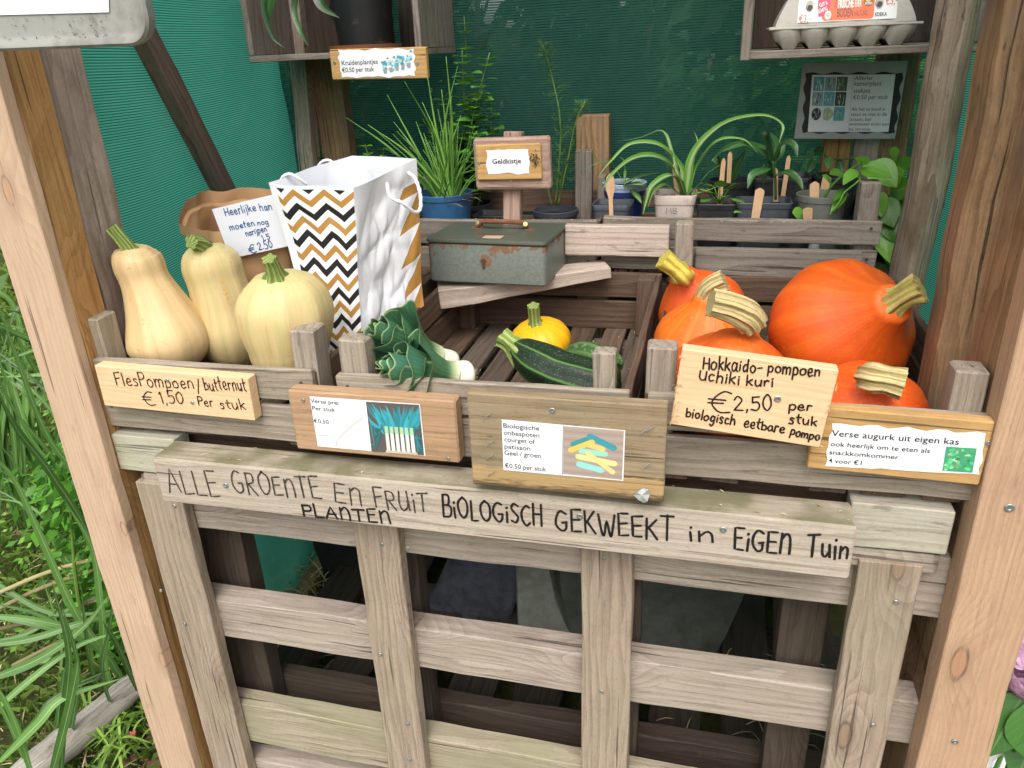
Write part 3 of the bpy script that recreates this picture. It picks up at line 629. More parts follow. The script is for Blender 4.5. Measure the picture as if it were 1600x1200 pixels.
M['rust'] = plain('rusty_iron', (.20, .085, .045), .85, .2, .4, 120, .6, dark=(.08, .04, .025), dsc=60)
M['brass'] = plain('worn_brass', (.55, .40, .18), .4, .5, .1, 90, metal=.7)

# ================================================================ SETTING
g = MB(); n_ = 60
rows = []
for i in range(n_ + 1):
    row = []
    for j in range(n_ + 1):
        a, b = (i / n_ * 2 - 1), (j / n_ * 2 - 1)
        x, y = math.copysign(abs(a) ** 4, a) * 400 + a * 4, math.copysign(abs(b) ** 4, b) * 400 + b * 4
        z = 0.03 * noise.noise(V((x * .9, y * .9, 0))) - .02
        row.append(g.vert((x, y, z if abs(x) < 20 else -.02)))
    rows.append(row)
g.grid(rows)
tag(g.build('ground', M['ground'], smooth=0), kind='structure')

# ================================================================ STALL FRAME
stall = thing('market_stall', 'open wooden roadside stall frame of planed posts, weathered planks and an unseen shading roof', 'stall', (0.64, 0.4, 0))
PY = -0.03                                     # front face of the corner posts
lx1 = aY(184, 780, PY).x; lx0 = aY(122, 780, PY).x
wplank('front_post', (( lx0 + lx1) / 2, PY + .011, 0), ((lx0 + lx1) / 2, PY + .011, 2.05), (1, 0, 0), lx1 - lx0, .022, M['fresh_l'], stall, wob=.001)
XO, XG, XP = -.030, -.016, -.010             # right-hand faces of the three timbers behind the post
yo = aX(115, 400, XO).y; yo2 = aX(138, 400, XG).y; yo3 = aX(205, 400, XP).y
print('left post', lx0, lx1, yo, yo2, yo3)
b = MB(); box(b, (XO - .06, PY + .0225, 0), (lx1 - .002, yo, 2.05), wob=.002); b.build('inner_post', M['orange'], stall)
b = MB(); box(b, (XG - .022, yo + .002, 0), (XG, yo2, 2.05), wob=.0015); b.build('grooved_batten', M['palepl'], stall)
b = MB(); box(b, (XP - .025, yo2 + .004, .0), (XP, yo3, 2.05), wob=.003); b.build('grey_plank', M['greypost'], stall)
# right front post
rx0 = aY(1431, 1200, PY).x; rx1 = aY(1541, 1200, PY).x
wplank('front_post', ((rx0 + rx1) / 2, PY + .0225, 0), ((rx0 + rx1) / 2, PY + .0225, 2.05), (1, 0, 0), rx1 - rx0, .045, M['fresh'], stall, wob=.001)
b = MB(); screw(b, aY(1577, 793, PY) + V((0, -.0008, 0)), (0, -1, 0), .006); screw(b, aY(1492, 1158, PY) + V((0, -.0008, 0)), (0, -1, 0), .0045); b.build('post_screw', M['screw'], stall)
bx0 = aY(1462, 560, .16).x; bx1 = aY(1600, 560, .16).x
print('right post', rx0, rx1, bx0, bx1)
b = MB(); box(b, (bx0, .16, 0), (bx0 + .10, .23, 2.05), wob=.0035); b.build('rear_post', M['brownpost'], stall)
b = MB(); box(b, (rx0 + .002, PY + .046, 0), (rx0 + .042, .12, 2.05), wob=.001); b.build('inner_post', M['brownpost'], stall)
o1 = aY(1543, 20, .10)
b = MB(); plank(b, (o1.x, .13, 1.475), (o1.x + .004, .13, 2.0), (1, 0, 0), .032, .035); b.build('batten_stub', M['signboard'], stall)
# round pole leaning at the right rear
p0 = aY(1421, 420, .66); p1 = aY(1497, 0, .60); dd = (p1 - p0)
b = MB(); tube(b, [p0 - dd * 1.6, p0 - dd * .3, p0, p0 + dd * .35 + V((.004, 0, 0)), p0 + dd * .7, p1, p1 + dd * .8], [.036, .035, .0335, .034, .0335, .032, .031], 22, 60,
     mod=lambda a, t: 1 + .05 * math.sin(a * 3 + 7 * t) + .035 * math.sin(a * 7 - 4 * t) + .05 * noise.noise(V((a * 1.2, t * 24, 0))))
# tube stores (around, along): remap to wood coordinates
b.w = [(w_[2], w_[0] * .27, .003 * math.sin(w_[0] * 6.28)) for w_ in b.w]
b.build('round_pole', M['bark'], stall, smooth=60)
# rear corner timbers
NL0 = V((-.062, .22, 0)); NLd = V((-.15, .90, 0)).normalized(); NLn = V((NLd.y, -NLd.x, 0))
c0 = aY(455, 262, 1.0); c1 = aY(468, 100, 1.0)
wplank('corner_post', (c0.x - .006, 1.02, 0), (c1.x + .02, 1.02, 2.0), (1, 0, 0), .045, .045, M['greypost'], stall, wob=.003)
c2 = aY(516, 190, 1.03)
wplank('rear_post', (c2.x + .0, 1.06, 0), (c2.x, 1.06, 1.62), (1, 0, 0), .085, .045, M['brownpost'], stall, wob=.002)
c3 = aY(927, 230, 1.04)
wplank('rear_post', (c3.x, 1.06, 0), (c3.x - .002, 1.06, aY(927, 180, 1.04).z), (1, 0, 0), .082, .045, M['brownpost'], stall, wob=.002)
c4 = aY(1385, 230, 1.04); c5 = aY(1308, 230, 1.04)
wplank('rear_post', (c4.x, 1.06, 0), (c4.x, 1.06, 2.0), (1, 0, 0), .085, .05, M['brownpost'], stall, wob=.002)
wplank('rear_post', (c5.x, 1.05, 0), (c5.x, 1.05, 1.33), (1, 0, 0), .06, .03, M['orange'], stall, wob=.002)
wplank('rear_post', (c5.x + .062, 1.04, 0), (c5.x + .062, 1.04, 1.33), (1, 0, 0), .05, .02, M['greypost'], stall, wob=.002)
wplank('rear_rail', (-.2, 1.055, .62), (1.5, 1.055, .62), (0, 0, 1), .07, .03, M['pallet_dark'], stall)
# diagonal brace inside the left net
bp, bn = NL0 + NLn * .03, NLn
q = [aP(*p, bp, bn) for p in ((209, 64), (331, 297), (233, 34), (366, 294))]
a0, a1 = (q[0] + q[2]) / 2, (q[1] + q[3]) / 2; ad = (a1 - a0)
wplank('diagonal_brace', a0 - ad * .9, a1 + ad * .45, q[2] - q[0], .052, .03, M['brace'], stall, wob=.0012)
# shelf bearers, and an unseen roof put in and sized to shade the inside
b = MB(); box(b, (-.02, .64, .93), (1.36, .69, .965)); box(b, (-.02, .97, .93), (1.36, 1.02, .965)); b.build('crate_bearer', M['crate_in'], stall)
b = MB(); box(b, (-.02, .05, .80), (1.36, .10, .862)); box(b, (-.02, .52, .80), (1.36, .57, .862)); b.build('crate_bearer', M['crate_in'], stall)
b = MB()
for k in range(11): plank(b, (-.25 + k * .172, .45, 2.45), (-.25 + k * .172, 1.45, 2.36), (1, 0, 0), .17, .02)
b.build('roof', M['brace'], stall)
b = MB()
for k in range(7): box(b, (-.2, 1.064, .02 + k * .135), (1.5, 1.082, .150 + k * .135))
b.build('added_dark_panel', M['pallet_dark'], stall)  # dark boards added at the back to keep light out below the crates

# ================================================================ SHADE NETS
def net(name, mat, grid, label):
    b = MB(); rows = [[b.vert(p, (u, v, 0)) for p, u, v in r] for r in grid]; b.grid(rows)
    o = b.build(name, mat, None, smooth=0); return tag(o, label, 'net', 'green shade nets round the stall')
gr = []
for i in range(31):
    r = []
    for j in range(41):
        s_, z = j / 40 * 1.0, .02 + i / 30 * 2.0
        p = NL0 + NLd * (s_ - .06) + V((0, 0, z)) + NLn * (.012 * noise.noise(V((s_ * 5, z * 3, 0))) + .010 * noise.noise(V((s_ * 14 + z * 9, z * 3, 3))) * max(0, 1.2 - z))
        r.append((p, s_, z + .004 * math.sin(s_ * 5)))
    gr.append(r)
net('shade_net', M['net'], gr, 'bright green shade net on the left side behind the diagonal brace')
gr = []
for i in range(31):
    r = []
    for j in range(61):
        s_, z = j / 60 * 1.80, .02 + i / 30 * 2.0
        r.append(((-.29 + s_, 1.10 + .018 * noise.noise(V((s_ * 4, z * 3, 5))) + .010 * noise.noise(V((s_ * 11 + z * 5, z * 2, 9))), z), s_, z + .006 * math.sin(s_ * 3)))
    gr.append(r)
net('shade_net', M['net_back'], gr, 'shade net across the back, its green darkened for shade, behind the potted plants')
gr = []
for i in range(31):
    r = []
    for j in range(61):
        s_, z = j / 60 * .95, .02 + i / 30 * 2.0
        r.append(((1.47 - .03 * s_ + .012 * math.sin(s_ * 30) * math.exp(-((s_ - .85) / .2) ** 2), .16 + s_, z), s_, z + .006 * math.sin(s_ * 3)))
    gr.append(r)
net('shade_net', M['net'], gr, 'green shade net on the right side between round pole and right post')

# ================================================================ FRONT PALLET
pal = thing('wooden_pallet', 'weathered wooden pallet standing on edge as the front of the stall', 'pallet', (.64, .04, 0))
def vstile(name, x0, x1, y0, y1, z0, z1, mat, lean=0.0):
    b = MB(); plank(b, ((x0 + x1) / 2, (y0 + y1) / 2, z0), ((x0 + x1) / 2 + lean, (y0 + y1) / 2, z1), (1, 0, 0), x1 - x0, y1 - y0, wob=.0015)
    return b.build(name, mat, pal)
sy = -.006
def sx(px, py): return aY(px, py, sy).x
vstile('stile', sx(300, 1080), sx(358, 1080), sy, sy + .024, .02, .775, M['pallet_stile'])
vstile('stile', sx(577, 1000), sx(641, 1000), sy, sy + .024, .02, .775, M['pallet_stile'])
vstile('stile', sx(908, 1050), sx(984, 1050), sy, sy + .024, .02, .775, M['pallet_stile'])
vstile('stile', sx(1313, 1050), sx(1408, 1050), sy, sy + .024, .02, .775, M['pallet_stile'])
def hslat(z0, z1, y0, y1, mat, name='slat', x0=.02, x1=1.335, tilt=0):
    b = MB(); plank(b, (x0, (y0 + y1) / 2, (z0 + z1) / 2 + tilt), (x1, (y0 + y1) / 2, (z0 + z1) / 2 - tilt), (0, 0, 1), z1 - z0, y1 - y0, wob=.0015)
    return b.build(name, mat, pal)
ys = .0195
za = aY(400, 835, ys).z
hslat(za, .775, ys, ys + .04, M['pallet'])
z1, z0 = aY(700, 990, ys).z, aY(700, 1050, ys).z
hslat(z0, z1, ys, ys + .045, M['pallet'])
z1, z0 = aY(500, 1122, ys).z, aY(500, 1180, ys).z
hslat(z0, z1, ys, ys + .04, M['pallet_low'])
hslat(z0 - .15, z0 - .05, ys, ys + .04, M['pallet'])
z1, z0 = aY(700, 1098, .125).z, aY(700, 1150, .125).z
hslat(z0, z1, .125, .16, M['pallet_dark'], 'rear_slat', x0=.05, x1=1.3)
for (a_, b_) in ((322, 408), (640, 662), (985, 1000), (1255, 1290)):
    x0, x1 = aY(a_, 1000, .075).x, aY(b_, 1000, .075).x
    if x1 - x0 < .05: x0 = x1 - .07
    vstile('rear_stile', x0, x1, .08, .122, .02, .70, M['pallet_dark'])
b = MB()
for p in ((597, 850), (646 - 9, 856), (594, 1022), (637, 1130), (943, 872), (941, 1080), (273, 790), (289, 974), (252, 922), (1400, 940), (1364, 1132), (640, 1186)):
    screw(b, aY(*p, sy) + V((0, -.001, 0)), (0, -1, 0), .0036)
b.build('screw', M['screw'], pal)

# ---- plank that carries the crates, and the writing plank
ly = -.012
zt, zb = aY(160, 684, ly).z, aY(180, 740, ly).z

b = MB(); box(b, (.045, .0, zb - .03), (1.28, .019, zb - .001), wob=.0015); b.build('cross_beam', M['pallet'], stall)
LY = -.062
L0, L1 = aY(236, 714, LY), aY(1340, 830, LY); Lb = aY(264, 784, LY)
lz1, lz0 = .8625, aY(900, 858, LY).z
b = MB()
xl0, xl1 = L0.x, aY(1332, 870, LY).x
for xa, xb in ((.0, xl0 - .0015), (xl1 + .0015, 1.285)):
    b2 = MB(); box(b2, (xa, -.0045, zb + .004), (xb, ly + .045, .8635), wob=.0008); b2.build('cross_beam', M['lichen'], stall)
plank(b, (xl0, (LY - .002) / 2, (lz0 + lz1) / 2), (xl1, (LY - .002) / 2, (lz0 + lz1) / 2), (0, 0, 1), lz1 - lz0, -.002 - LY, ch=.003, wob=.0003)
wp = thing('sign_plank', 'long grey plank across the front with black handwriting in large capitals', 'sign', ((xl0 + xl1) / 2, LY, lz0))
t = wood('mossy_writing_plank', (.52, .45, .375), (.33, .26, .20), 44, .25, .06, (.34, .33, .21), .15, var=.03, tint=.02)
nt_ = t.node_tree; geo = nt_.nodes.new('ShaderNodeNewGeometry'); sp = nt_.nodes.new('ShaderNodeSeparateXYZ'); nt_.links.new(geo.outputs['True Normal'], sp.inputs[0])
bs = [n for n in nt_.nodes if n.type == 'BSDF_PRINCIPLED'][0]; src = bs.inputs['Base Color'].links[0].from_socket
mr = nt_.nodes.new('ShaderNodeMapRange'); nt_.links.new(sp.outputs[2], mr.inputs[0]); mr.inputs[1].default_value = .5; mr.inputs[2].default_value = .9
nz = nt_.nodes.new('ShaderNodeTexNoise'); tc = nt_.nodes.new('ShaderNodeTexCoord'); nt_.links.new(tc.outputs['Object'], nz.inputs['Vector']); nz.inputs['Scale'].default_value = 14; nz.inputs['Detail'].default_value = 6
mr2 = nt_.nodes.new('ShaderNodeMapRange'); nt_.links.new(nz.outputs[0], mr2.inputs[0]); mr2.inputs[1].default_value = .38; mr2.inputs[2].default_value = .6; mr2.inputs[3].default_value = .35; mr2.inputs[4].default_value = .95
mm = nt_.nodes.new('ShaderNodeMath'); mm.operation = 'MULTIPLY'; nt_.links.new(mr.outputs[0], mm.inputs[0]); nt_.links.new(mr2.outputs[0], mm.inputs[1])
mx = nt_.nodes.new('ShaderNodeMix'); mx.data_type = 'RGBA'; nt_.links.new(mm.outputs[0], mx.inputs[0]); nt_.links.new(src, mx.inputs[6]); mx.inputs[7].default_value = (.155, .145, .08, 1); nt_.links.new(mx.outputs[2], bs.inputs['Base Color'])
b.build('board', t, wp)
fr = Frame((xl0, LY, lz1), (xl1, LY, lz1), (xl0, LY, lz0))
b = MB()
for s_, p, q_, h_ in (('ALLE', (266, 769), (345, 774), 36), ('GROENTE', (367, 770), (503, 779), 31), ('EN', (524, 784), (567, 790), 27), ('FRUIT', (587, 794), (672, 800), 31)):
    b = MB(); hand(b, fr, s_, p, q_, h_, .0026); b.build('lettering', M['faded'], wp)
for s_, p, q_, h_ in (('PLANTEN', (474, 807), (612, 818), 19), ('BiOLOGiSCH', (693, 807), (848, 822), 31), ('GEKWEEKT', (868, 828), (1052, 843), 33), ('in', (1076, 846), (1117, 848), 27), ('EiGEN', (1146, 857), (1235, 865), 33), ('Tuin', (1260, 869), (1325, 874), 32)):
    b = MB(); hand(b, fr, s_, p, q_, h_, .0034); b.build('lettering', M['marker'], wp)
b = MB()
for p in ((353, 758), (1130, 827), (906, 806)): screw(b, aY(*p, LY) + V((0, -.0008, 0)), (0, -1, 0), .0045)
b.build('screw', M['screw'], wp)

# ================================================================ CRATES
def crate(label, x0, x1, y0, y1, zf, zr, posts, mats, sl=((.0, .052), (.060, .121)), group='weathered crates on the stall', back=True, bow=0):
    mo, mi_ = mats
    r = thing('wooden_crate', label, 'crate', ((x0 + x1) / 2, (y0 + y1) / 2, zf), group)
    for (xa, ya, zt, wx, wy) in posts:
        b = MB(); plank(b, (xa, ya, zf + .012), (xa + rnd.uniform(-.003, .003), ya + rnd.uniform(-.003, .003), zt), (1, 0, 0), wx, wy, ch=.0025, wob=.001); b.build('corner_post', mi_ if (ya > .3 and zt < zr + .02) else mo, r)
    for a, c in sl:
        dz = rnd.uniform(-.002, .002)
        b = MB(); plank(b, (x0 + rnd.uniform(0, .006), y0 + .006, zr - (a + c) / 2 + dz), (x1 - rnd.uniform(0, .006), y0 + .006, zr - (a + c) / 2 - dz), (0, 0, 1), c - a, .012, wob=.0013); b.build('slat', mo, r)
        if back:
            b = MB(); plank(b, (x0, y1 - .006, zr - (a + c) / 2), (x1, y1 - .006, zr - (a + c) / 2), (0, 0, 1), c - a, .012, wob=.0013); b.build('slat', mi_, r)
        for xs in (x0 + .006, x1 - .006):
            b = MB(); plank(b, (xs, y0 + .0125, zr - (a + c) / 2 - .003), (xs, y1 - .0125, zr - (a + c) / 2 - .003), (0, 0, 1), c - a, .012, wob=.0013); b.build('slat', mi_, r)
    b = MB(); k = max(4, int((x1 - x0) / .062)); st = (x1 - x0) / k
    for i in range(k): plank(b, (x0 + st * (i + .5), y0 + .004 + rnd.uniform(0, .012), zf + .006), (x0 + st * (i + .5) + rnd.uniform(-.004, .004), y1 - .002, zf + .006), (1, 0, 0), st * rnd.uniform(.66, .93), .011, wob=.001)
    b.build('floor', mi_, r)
    b = MB(); box(b, (x0, y0 - .004, zf - .001), (x1, y0 + .05, zf + .0)) if False else None
    b = MB()
    for xx in (x0 + .02, x1 - .02):
        for a, c in sl: screw(b, (xx, y0 - .0012, zr - (a + c) / 2 + .008), (0, -1, 0), .0028)
    b.build('nail', M['nail'], r)
    return r
ZF, ZR = .866, .998
def pt(px, py, y): q = aY(px, py, y); return q.x, q.z
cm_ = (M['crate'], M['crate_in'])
X1a, X1b, X2a, X2b, X3a, X3b = 0.0, .396, .432, .868, .886, 1.306
def post_at(xl, xr, ytop, yf, dy):
    a = aY(xl, ytop, yf); b_ = aY(xr, ytop, yf); return ((a.x + b_.x) / 2, yf + dy / 2, a.z, b_.x - a.x, dy)
crate('left crate holding the three pale butternut squashes', X1a, X1b, 0, .60, ZF, ZR,
      [post_at(121, 153, 497, .0135, .045), post_at(450, 487, 517, .0135, .045), (X1a + .03, .565, ZR, .035, .04), (X1b - .03, .565, ZR, .035, .04)], cm_)
crate('middle crate with leeks, a yellow squash and courgettes', X2a, X2b, 0, .60, ZF, ZR,
      [post_at(523, 565, 532, .0135, .035), post_at(928, 963, 552, .0135, .028), (X2a + .03, .565, ZR, .035, .04), (X2b - .03, .565, ZR, .035, .04)], cm_)
crate('right crate full of orange hokkaido pumpkins', X3a, X3b, 0, .60, ZF, ZR,
      [post_at(1008, 1056, 542, .0135, .035), post_at(1494, 1548, 580, .0135, .04), (aY(1069, 400, .56).x, .57, aY(1069, 348, .56).z, .034, .035), (X3b - .03, .565, ZR, .035, .04)], cm_)
# rear crates stand higher
bz = aY(960, 342, .60).z
print('rear rim z', bz, aY(1380, 345, .62).z)
om = (M['crate_old'], M['crate_in'])
BZ = .968
crate('rear crate behind the cash box with the chive and mint pots', .235, .735, .612, .97, BZ, 1.098,
      [(.265, .64, 1.10, .035, .04), (.265, .94, 1.14, .035, .04), (.705, .94, 1.14, .035, .04)], om)
RX0 = aY(868, 335, .62).x + .06
crate('rear crate of small potted house plants with grey slats', .74, aY(1380, 345, .62).x, .615, .97, BZ, aY(1380, 345, .615).z,
      [(aY(1358, 310, .65).x, .648, aY(1358, 285, .63).z, .036, .04), (aY(912, 270, .94).x, .945, aY(912, 235, .94).z, .04, .035), (.78, .64, 1.095, .03, .03)], om, sl=((.0, .045), (.058, .105)))
# loose planks round the cash box
lp = tag(wplank('loose_plank', (aY(884, 370, .597).x, .597, aY(960, 375, .597).z), (aY(1046, 372, .597).x, .597, aY(960, 375, .597).z), (0, 0, 1), .062, .022, M['palepl'], wob=.001), 'short pale rough plank right of the cash box under the plant crate', 'plank')
lq = tag(wplank('loose_plank', (aY(1086, 408, .59).x, .603, aY(1215, 412, .60).z), (aY(1347, 412, .59).x, .603, aY(1215, 412, .60).z), (0, 0, 1), .05, .02, M['crate_old'], wob=.001), 'grey board with a screw across the back of the pumpkin crate', 'plank')
q0, q1 = aY(676, 470, .43), aY(945, 428, .545)
b = MB(); plank(b, q0 + V((0, .04, 0)), q1 + V((0, .04, 0)), (0, 0, 1), .040, .075, wob=.0015, w1=.022)
lk = tag(b.build('loose_plank', M['palepl']), 'slanting weathered plank wedged under the cash box', 'plank')

# ================================================================ GOURDS
def gourd(mb, axis, rad, nu=56, nv=48, lobes=9, amp=.02, mod2=None, mi=0, bump=.012):
    sd = rnd.random() * 50
    def mod(a, t):
        q = 1 + amp * math.cos(a * lobes + sd) * math.sin(PI * min(1, t * 1.02)) ** .5 + bump * noise.noise(V((math.cos(a) * 1.3 + sd, math.sin(a) * 1.3, t * 3)))
        return q * (mod2(a, t) if mod2 else 1)
    return tube(mb, axis, rad, nu, nv, mod=mod, mi=mi)
def stem(mb, pts, rad, ridges=5, amp=.16, nv=16, mi=0):
    return tube(mb, pts, rad, 40, nv, mod=lambda a, t: 1 + amp * math.cos(a * ridges + t * 1.2) + .05 * noise.noise(V((a, t * 5, 2))), mi=mi)

bg_ = 'butternut squashes in the left crate'
FL = ZF + .013
def butternut(label, mat, path, rad, stempts, srad, marks=None):
    r = thing('butternut_squash', label, 'squash', (path[0][0], path[0][1], FL), bg_)
    b = MB(); P, F = gourd(b, path, rad, amp=.024); o = b.build('fruit', mat, r, smooth=0)
    b = MB(); stem(b, stempts, srad); b.build('stem', M['stem_green'], r, smooth=40)
    return r
# 1: bulb low right, neck up left
y1 = .10
A = lambda px, py, y: aY(px, py, y)
p = [A(272, 562, .115) + V((0, 0, -.012))] + [A(x_, y_, .11) for x_, y_ in ((270, 550), (263, 525), (245, 480), (227, 440), (217, 415), (212, 402), (210, 394), (209, 389), (208, 385), (208, 383))]
butternut('long butternut squash with tall green stem, nearest the left post', M['butternut'], p, [.022, .060, .070, .052, .0395, .0400, .0380, .033, .026, .017, .007],
          [A(207, 400, .105), A(200, 388, .10), A(188, 372, .095), A(173, 355, .09)], [.017, .0115, .0095, .0105])
p = [A(366, 560, .185) + V((0, 0, -.02))] + [A(x_, y_, .185) for x_, y_ in ((366, 548), (360, 515), (350, 475), (339, 440), (331, 415), (327, 400), (325, 391), (324, 386), (323, 383))]
rb = butternut('greenish butternut squash with small cuts, between the other two', M['butternut_g'], p, [.022, .050, .062, .053, .0485, .0495, .0455, .038, .028, .014],
               [A(321, 392, .18), A(314, 383, .165), A(305, 379, .15), A(299, 378, .14)], [.016, .014, .011, .011])
b = MB()
for i, (ax, ay, L) in enumerate(((350, 440, 15), (353, 452, 10), (356, 459, 11), (358, 466, 10), (361, 475, 7))):
    c = aY(ax, ay, .1385 - .001 * i); u = V((.8, -.05, .35)).normalized(); k = .00065 * L
    pts_ = [c - u * k, c - u * k * .3 + V((0, -.0016, .0016)), c + u * k, c - u * k * .2 + V((0, -.0016, -.0013))]
    f0 = [b.vert(q) for q in pts_]; cc = b.vert(c + V((0, .004, 0)))
    b.face(f0)
    for a_ in range(4): b.face((f0[a_], f0[(a_ + 1) % 4], cc))
t = NT('cut_flesh'); M['flesh'] = t.bsdf((.62, .33, .03), .7, .2)
b.build('cut', M['flesh'], rb)
p = [A(452, 580, .09) + V((0, 0, -.02))] + [A(x_, y_, .09) for x_, y_ in ((452, 568), (451, 542), (448, 512), (445, 482), (442, 460), (439, 444), (437, 434), (436, 428), (435, 424))]
butternut('squat round butternut squash with grey corky stem, rightmost of the three', M['butternut_g'], p, [.03, .055, .063, .0715, .0745, .0685, .057, .044, .031, .014],
          [A(432, 438, .07), A(429, 425, .062), A(424, 412, .055), A(420, 404, .05)], [.020, .012, .010, .0105])
b = MB()
for i in range(26):
    c = aY(328 + rnd.gauss(0, 5), 566 + rnd.gauss(0, 1.5), .018); ribbon(b, [c, c + V((rnd.uniform(-.008, .008), -.003, .002)), c + V((rnd.uniform(-.016, .016), rnd.uniform(-.004, .004), .001))], .001)
# ---- pumpkins
pg = 'orange pumpkins in the right crate'
def pumpkin(label, mat, path, rad, sp, sr, smat, lob=11, amp=.012, mod2=None, ridges=6):
    r = thing('hokkaido_pumpkin', label, 'pumpkin', (path[0][0], path[0][1], FL), pg)
    b = MB(); gourd(b, path, rad, nu=64, nv=56, lobes=lob, amp=amp, mod2=mod2); b.build('fruit', mat, r, smooth=0)
    b = MB(); stem(b, sp, sr, ridges=ridges, amp=.13); b.build('stem', smat, r, smooth=40)
def pax(a, b, n=12):                              # straight axis split in n
    a, b = V(a), V(b); return [a.lerp(b, i / n) for i in range(n + 1)]
# big one: axis leans to the right and to the viewer
c = A(1322, 512, .30); st_ = A(1398, 482, .205)
ax_ = (st_ - c); al = ax_.length; ax_.normalize()
prof = [(-.100, .012), (-.096, .045), (-.080, .078), (-.050, .102), (-.01, .112), (.025, .106), (.050, .088), (.070, .064), (.088, .046), (.105, .035), (.120, .028), (.126, .012)]
c = A(1318, 512, .30)
tp_ = A(1396, 474, .215); LN = (tp_ - c).length; n1 = (tp_ - c).normalized()
prof = [(h if h < 0 else h * LN / .118, r_) for h, r_ in prof]
pumpkin('largest glossy orange pumpkin with a thick olive stem pointing right', M['kuri'], [c + n1 * h for h, r in prof], [r for h, r in prof],
        [c + n1 * (LN - .004), A(1408, 466, .208), A(1421, 458, .203), A(1438, 450, .199)], [.023, .0175, .018, .0215], M['stem_olive'], ridges=7)
# front right
c = A(1358, 625, .105); n1 = V((.15, -.62, .72)).normalized()
c = c + V((0, 0, -.030))
prof = [(-.07, .012), (-.062, .05), (-.04, .078), (-.01, .088), (.02, .082), (.042, .062), (.058, .040), (.066, .026), (.070, .010)]
k0 = c + n1 * .062
pumpkin('red orange pumpkin behind the gherkin sign with striped stem', M['kuri_r'], [c + n1 * h for h, r in prof], [r for h, r in prof],
        [A(1352, 588, .056), A(1364, 590, .045), A(1386, 594, .040), A(1412, 600, .036)], [.016, .0185, .0165, .019], M['stem_cork'], ridges=8)
# front left (behind the hokkaido sign)
c = A(1140, 595, .10) + V((0, 0, -.006)); n1 = V((.10, -.12, .98)).normalized()
prof = [(-.075, .012), (-.066, .05), (-.04, .079), (-.005, .090), (.03, .083), (.052, .062), (.066, .042), (.076, .030), (.081, .012)]
pumpkin('dull orange pumpkin half hidden behind the hokkaido sign', M['kuri'], [c + n1 * h for h, r in prof], [r for h, r in prof],
        [A(1178, 508, .085), A(1168, 494, .078), A(1142, 481, .070), A(1110, 473, .064)], [.018, .020, .0185, .0175], M['stem_cork'], ridges=9)
# second from back
c = A(1104, 520, .245) + V((0, 0, -.018)); n1 = V((.0, -.20, .98)).normalized()
prof = [(-.075, .012), (-.064, .05), (-.04, .075), (-.005, .084), (.03, .074), (.055, .050), (.073, .030), (.088, .021), (.092, .010)]
pumpkin('yellowish orange pumpkin with stubby tan stem, behind the half hidden one', M['kuri_y'], [c + n1 * h for h, r in prof], [r for h, r in prof],
        [c + n1 * .082, c + n1 * .094, c + n1 * .104 + V((.008, 0, .0)), c + n1 * .108 + V((.022, 0, .004))], [.020, .0175, .0165, .017], M['stem_cork'], ridges=7)
# back left
c = A(1100, 488, .40) + V((-.006, 0, .004)); n1 = V((-.42, -.30, .85)).normalized()
prof = [(-.07, .012), (-.06, .05), (-.035, .072), (-.005, .078), (.025, .070), (.05, .050), (.068, .032), (.085, .021), (.092, .016), (.095, .008)]
k0 = A(1079, 437, .33)
pumpkin('red pumpkin at the back left with a long yellow stem', M['kuri_r'], [c + n1 * h for h, r in prof], [r for h, r in prof],
        [c + n1 * .085, A(1068, 432, .335), A(1056, 420, .33), A(1036, 404, .325)], [.019, .016, .0145, .017], M['stem_yellow'], ridges=5)
# ---- yellow patty squash
c = aZ(843, 532, FL + .040)
r = thing('yellow_squash', 'small round yellow squash with a green stem in the middle crate', 'squash', (c.x, c.y, FL))
n1 = V((-.12, -.22, .95)).normalized()
prof = [(-.040, .008), (-.038, .026), (-.028, .046), (-.008, .0585), (.012, .056), (.027, .043), (.036, .026), (.038, .012)]
b = MB(); gourd(b, [c + n1 * h for h, q in prof], [q for h, q in prof], lobes=14, amp=.012); b.build('fruit', M['patty'], r, smooth=0)
b = MB(); stem(b, [c + n1 * .030, c + n1 * .044, c + n1 * .060 + V((.002, 0, 0)), c + n1 * .078 + V((.004, -.002, 0))], [.017, .011, .010, .0105]); b.build('stem', M['stem_green'], r, smooth=40)
# ---- courgettes
r = thing('courgette', 'dark green striped courgette with pale stem lying before the yellow squash', 'courgette', tuple(A(870, 590, .11)), 'courgettes in the middle crate')
b = MB(); pth = [A(811, 545, .150), A(822, 553, .140), A(845, 568, .125), A(880, 585, .110), A(915, 596, .10), A(955, 606, .09), A(968, 610, .088)]
tube(b, pth, [.018, .026, .034, .036, .037, .032, .010], 40, 44, mod=lambda a, t: 1 + .045 * math.cos(a * 8)); b.build('fruit', M['courgette'], r, smooth=0)
b = MB(); stem(b, [A(822, 556, .139), A(806, 543, .152), A(796, 535, .158), A(786, 527, .163)], [.024, .017, .014, .017], amp=.13); b.build('stem', M['stem_green'], r, smooth=40)
r = thing('courgette', 'mottled pale speckled courgette behind the dark striped one, partly hidden by the crate post', 'courgette', tuple(A(925, 560, .19)), 'courgettes in the middle crate')
b = MB(); tube(b, [A(886, 560, .215), A(890, 559, .212), A(904, 557, .205), A(925, 558, .19), A(958, 572, .17), A(963, 576, .165)], [.006, .016, .0225, .024, .020, .006], 36, 36, mod=lambda a, t: 1 + .04 * math.cos(a * 8)); b.build('fruit', M['courgette_m'], r, smooth=0)
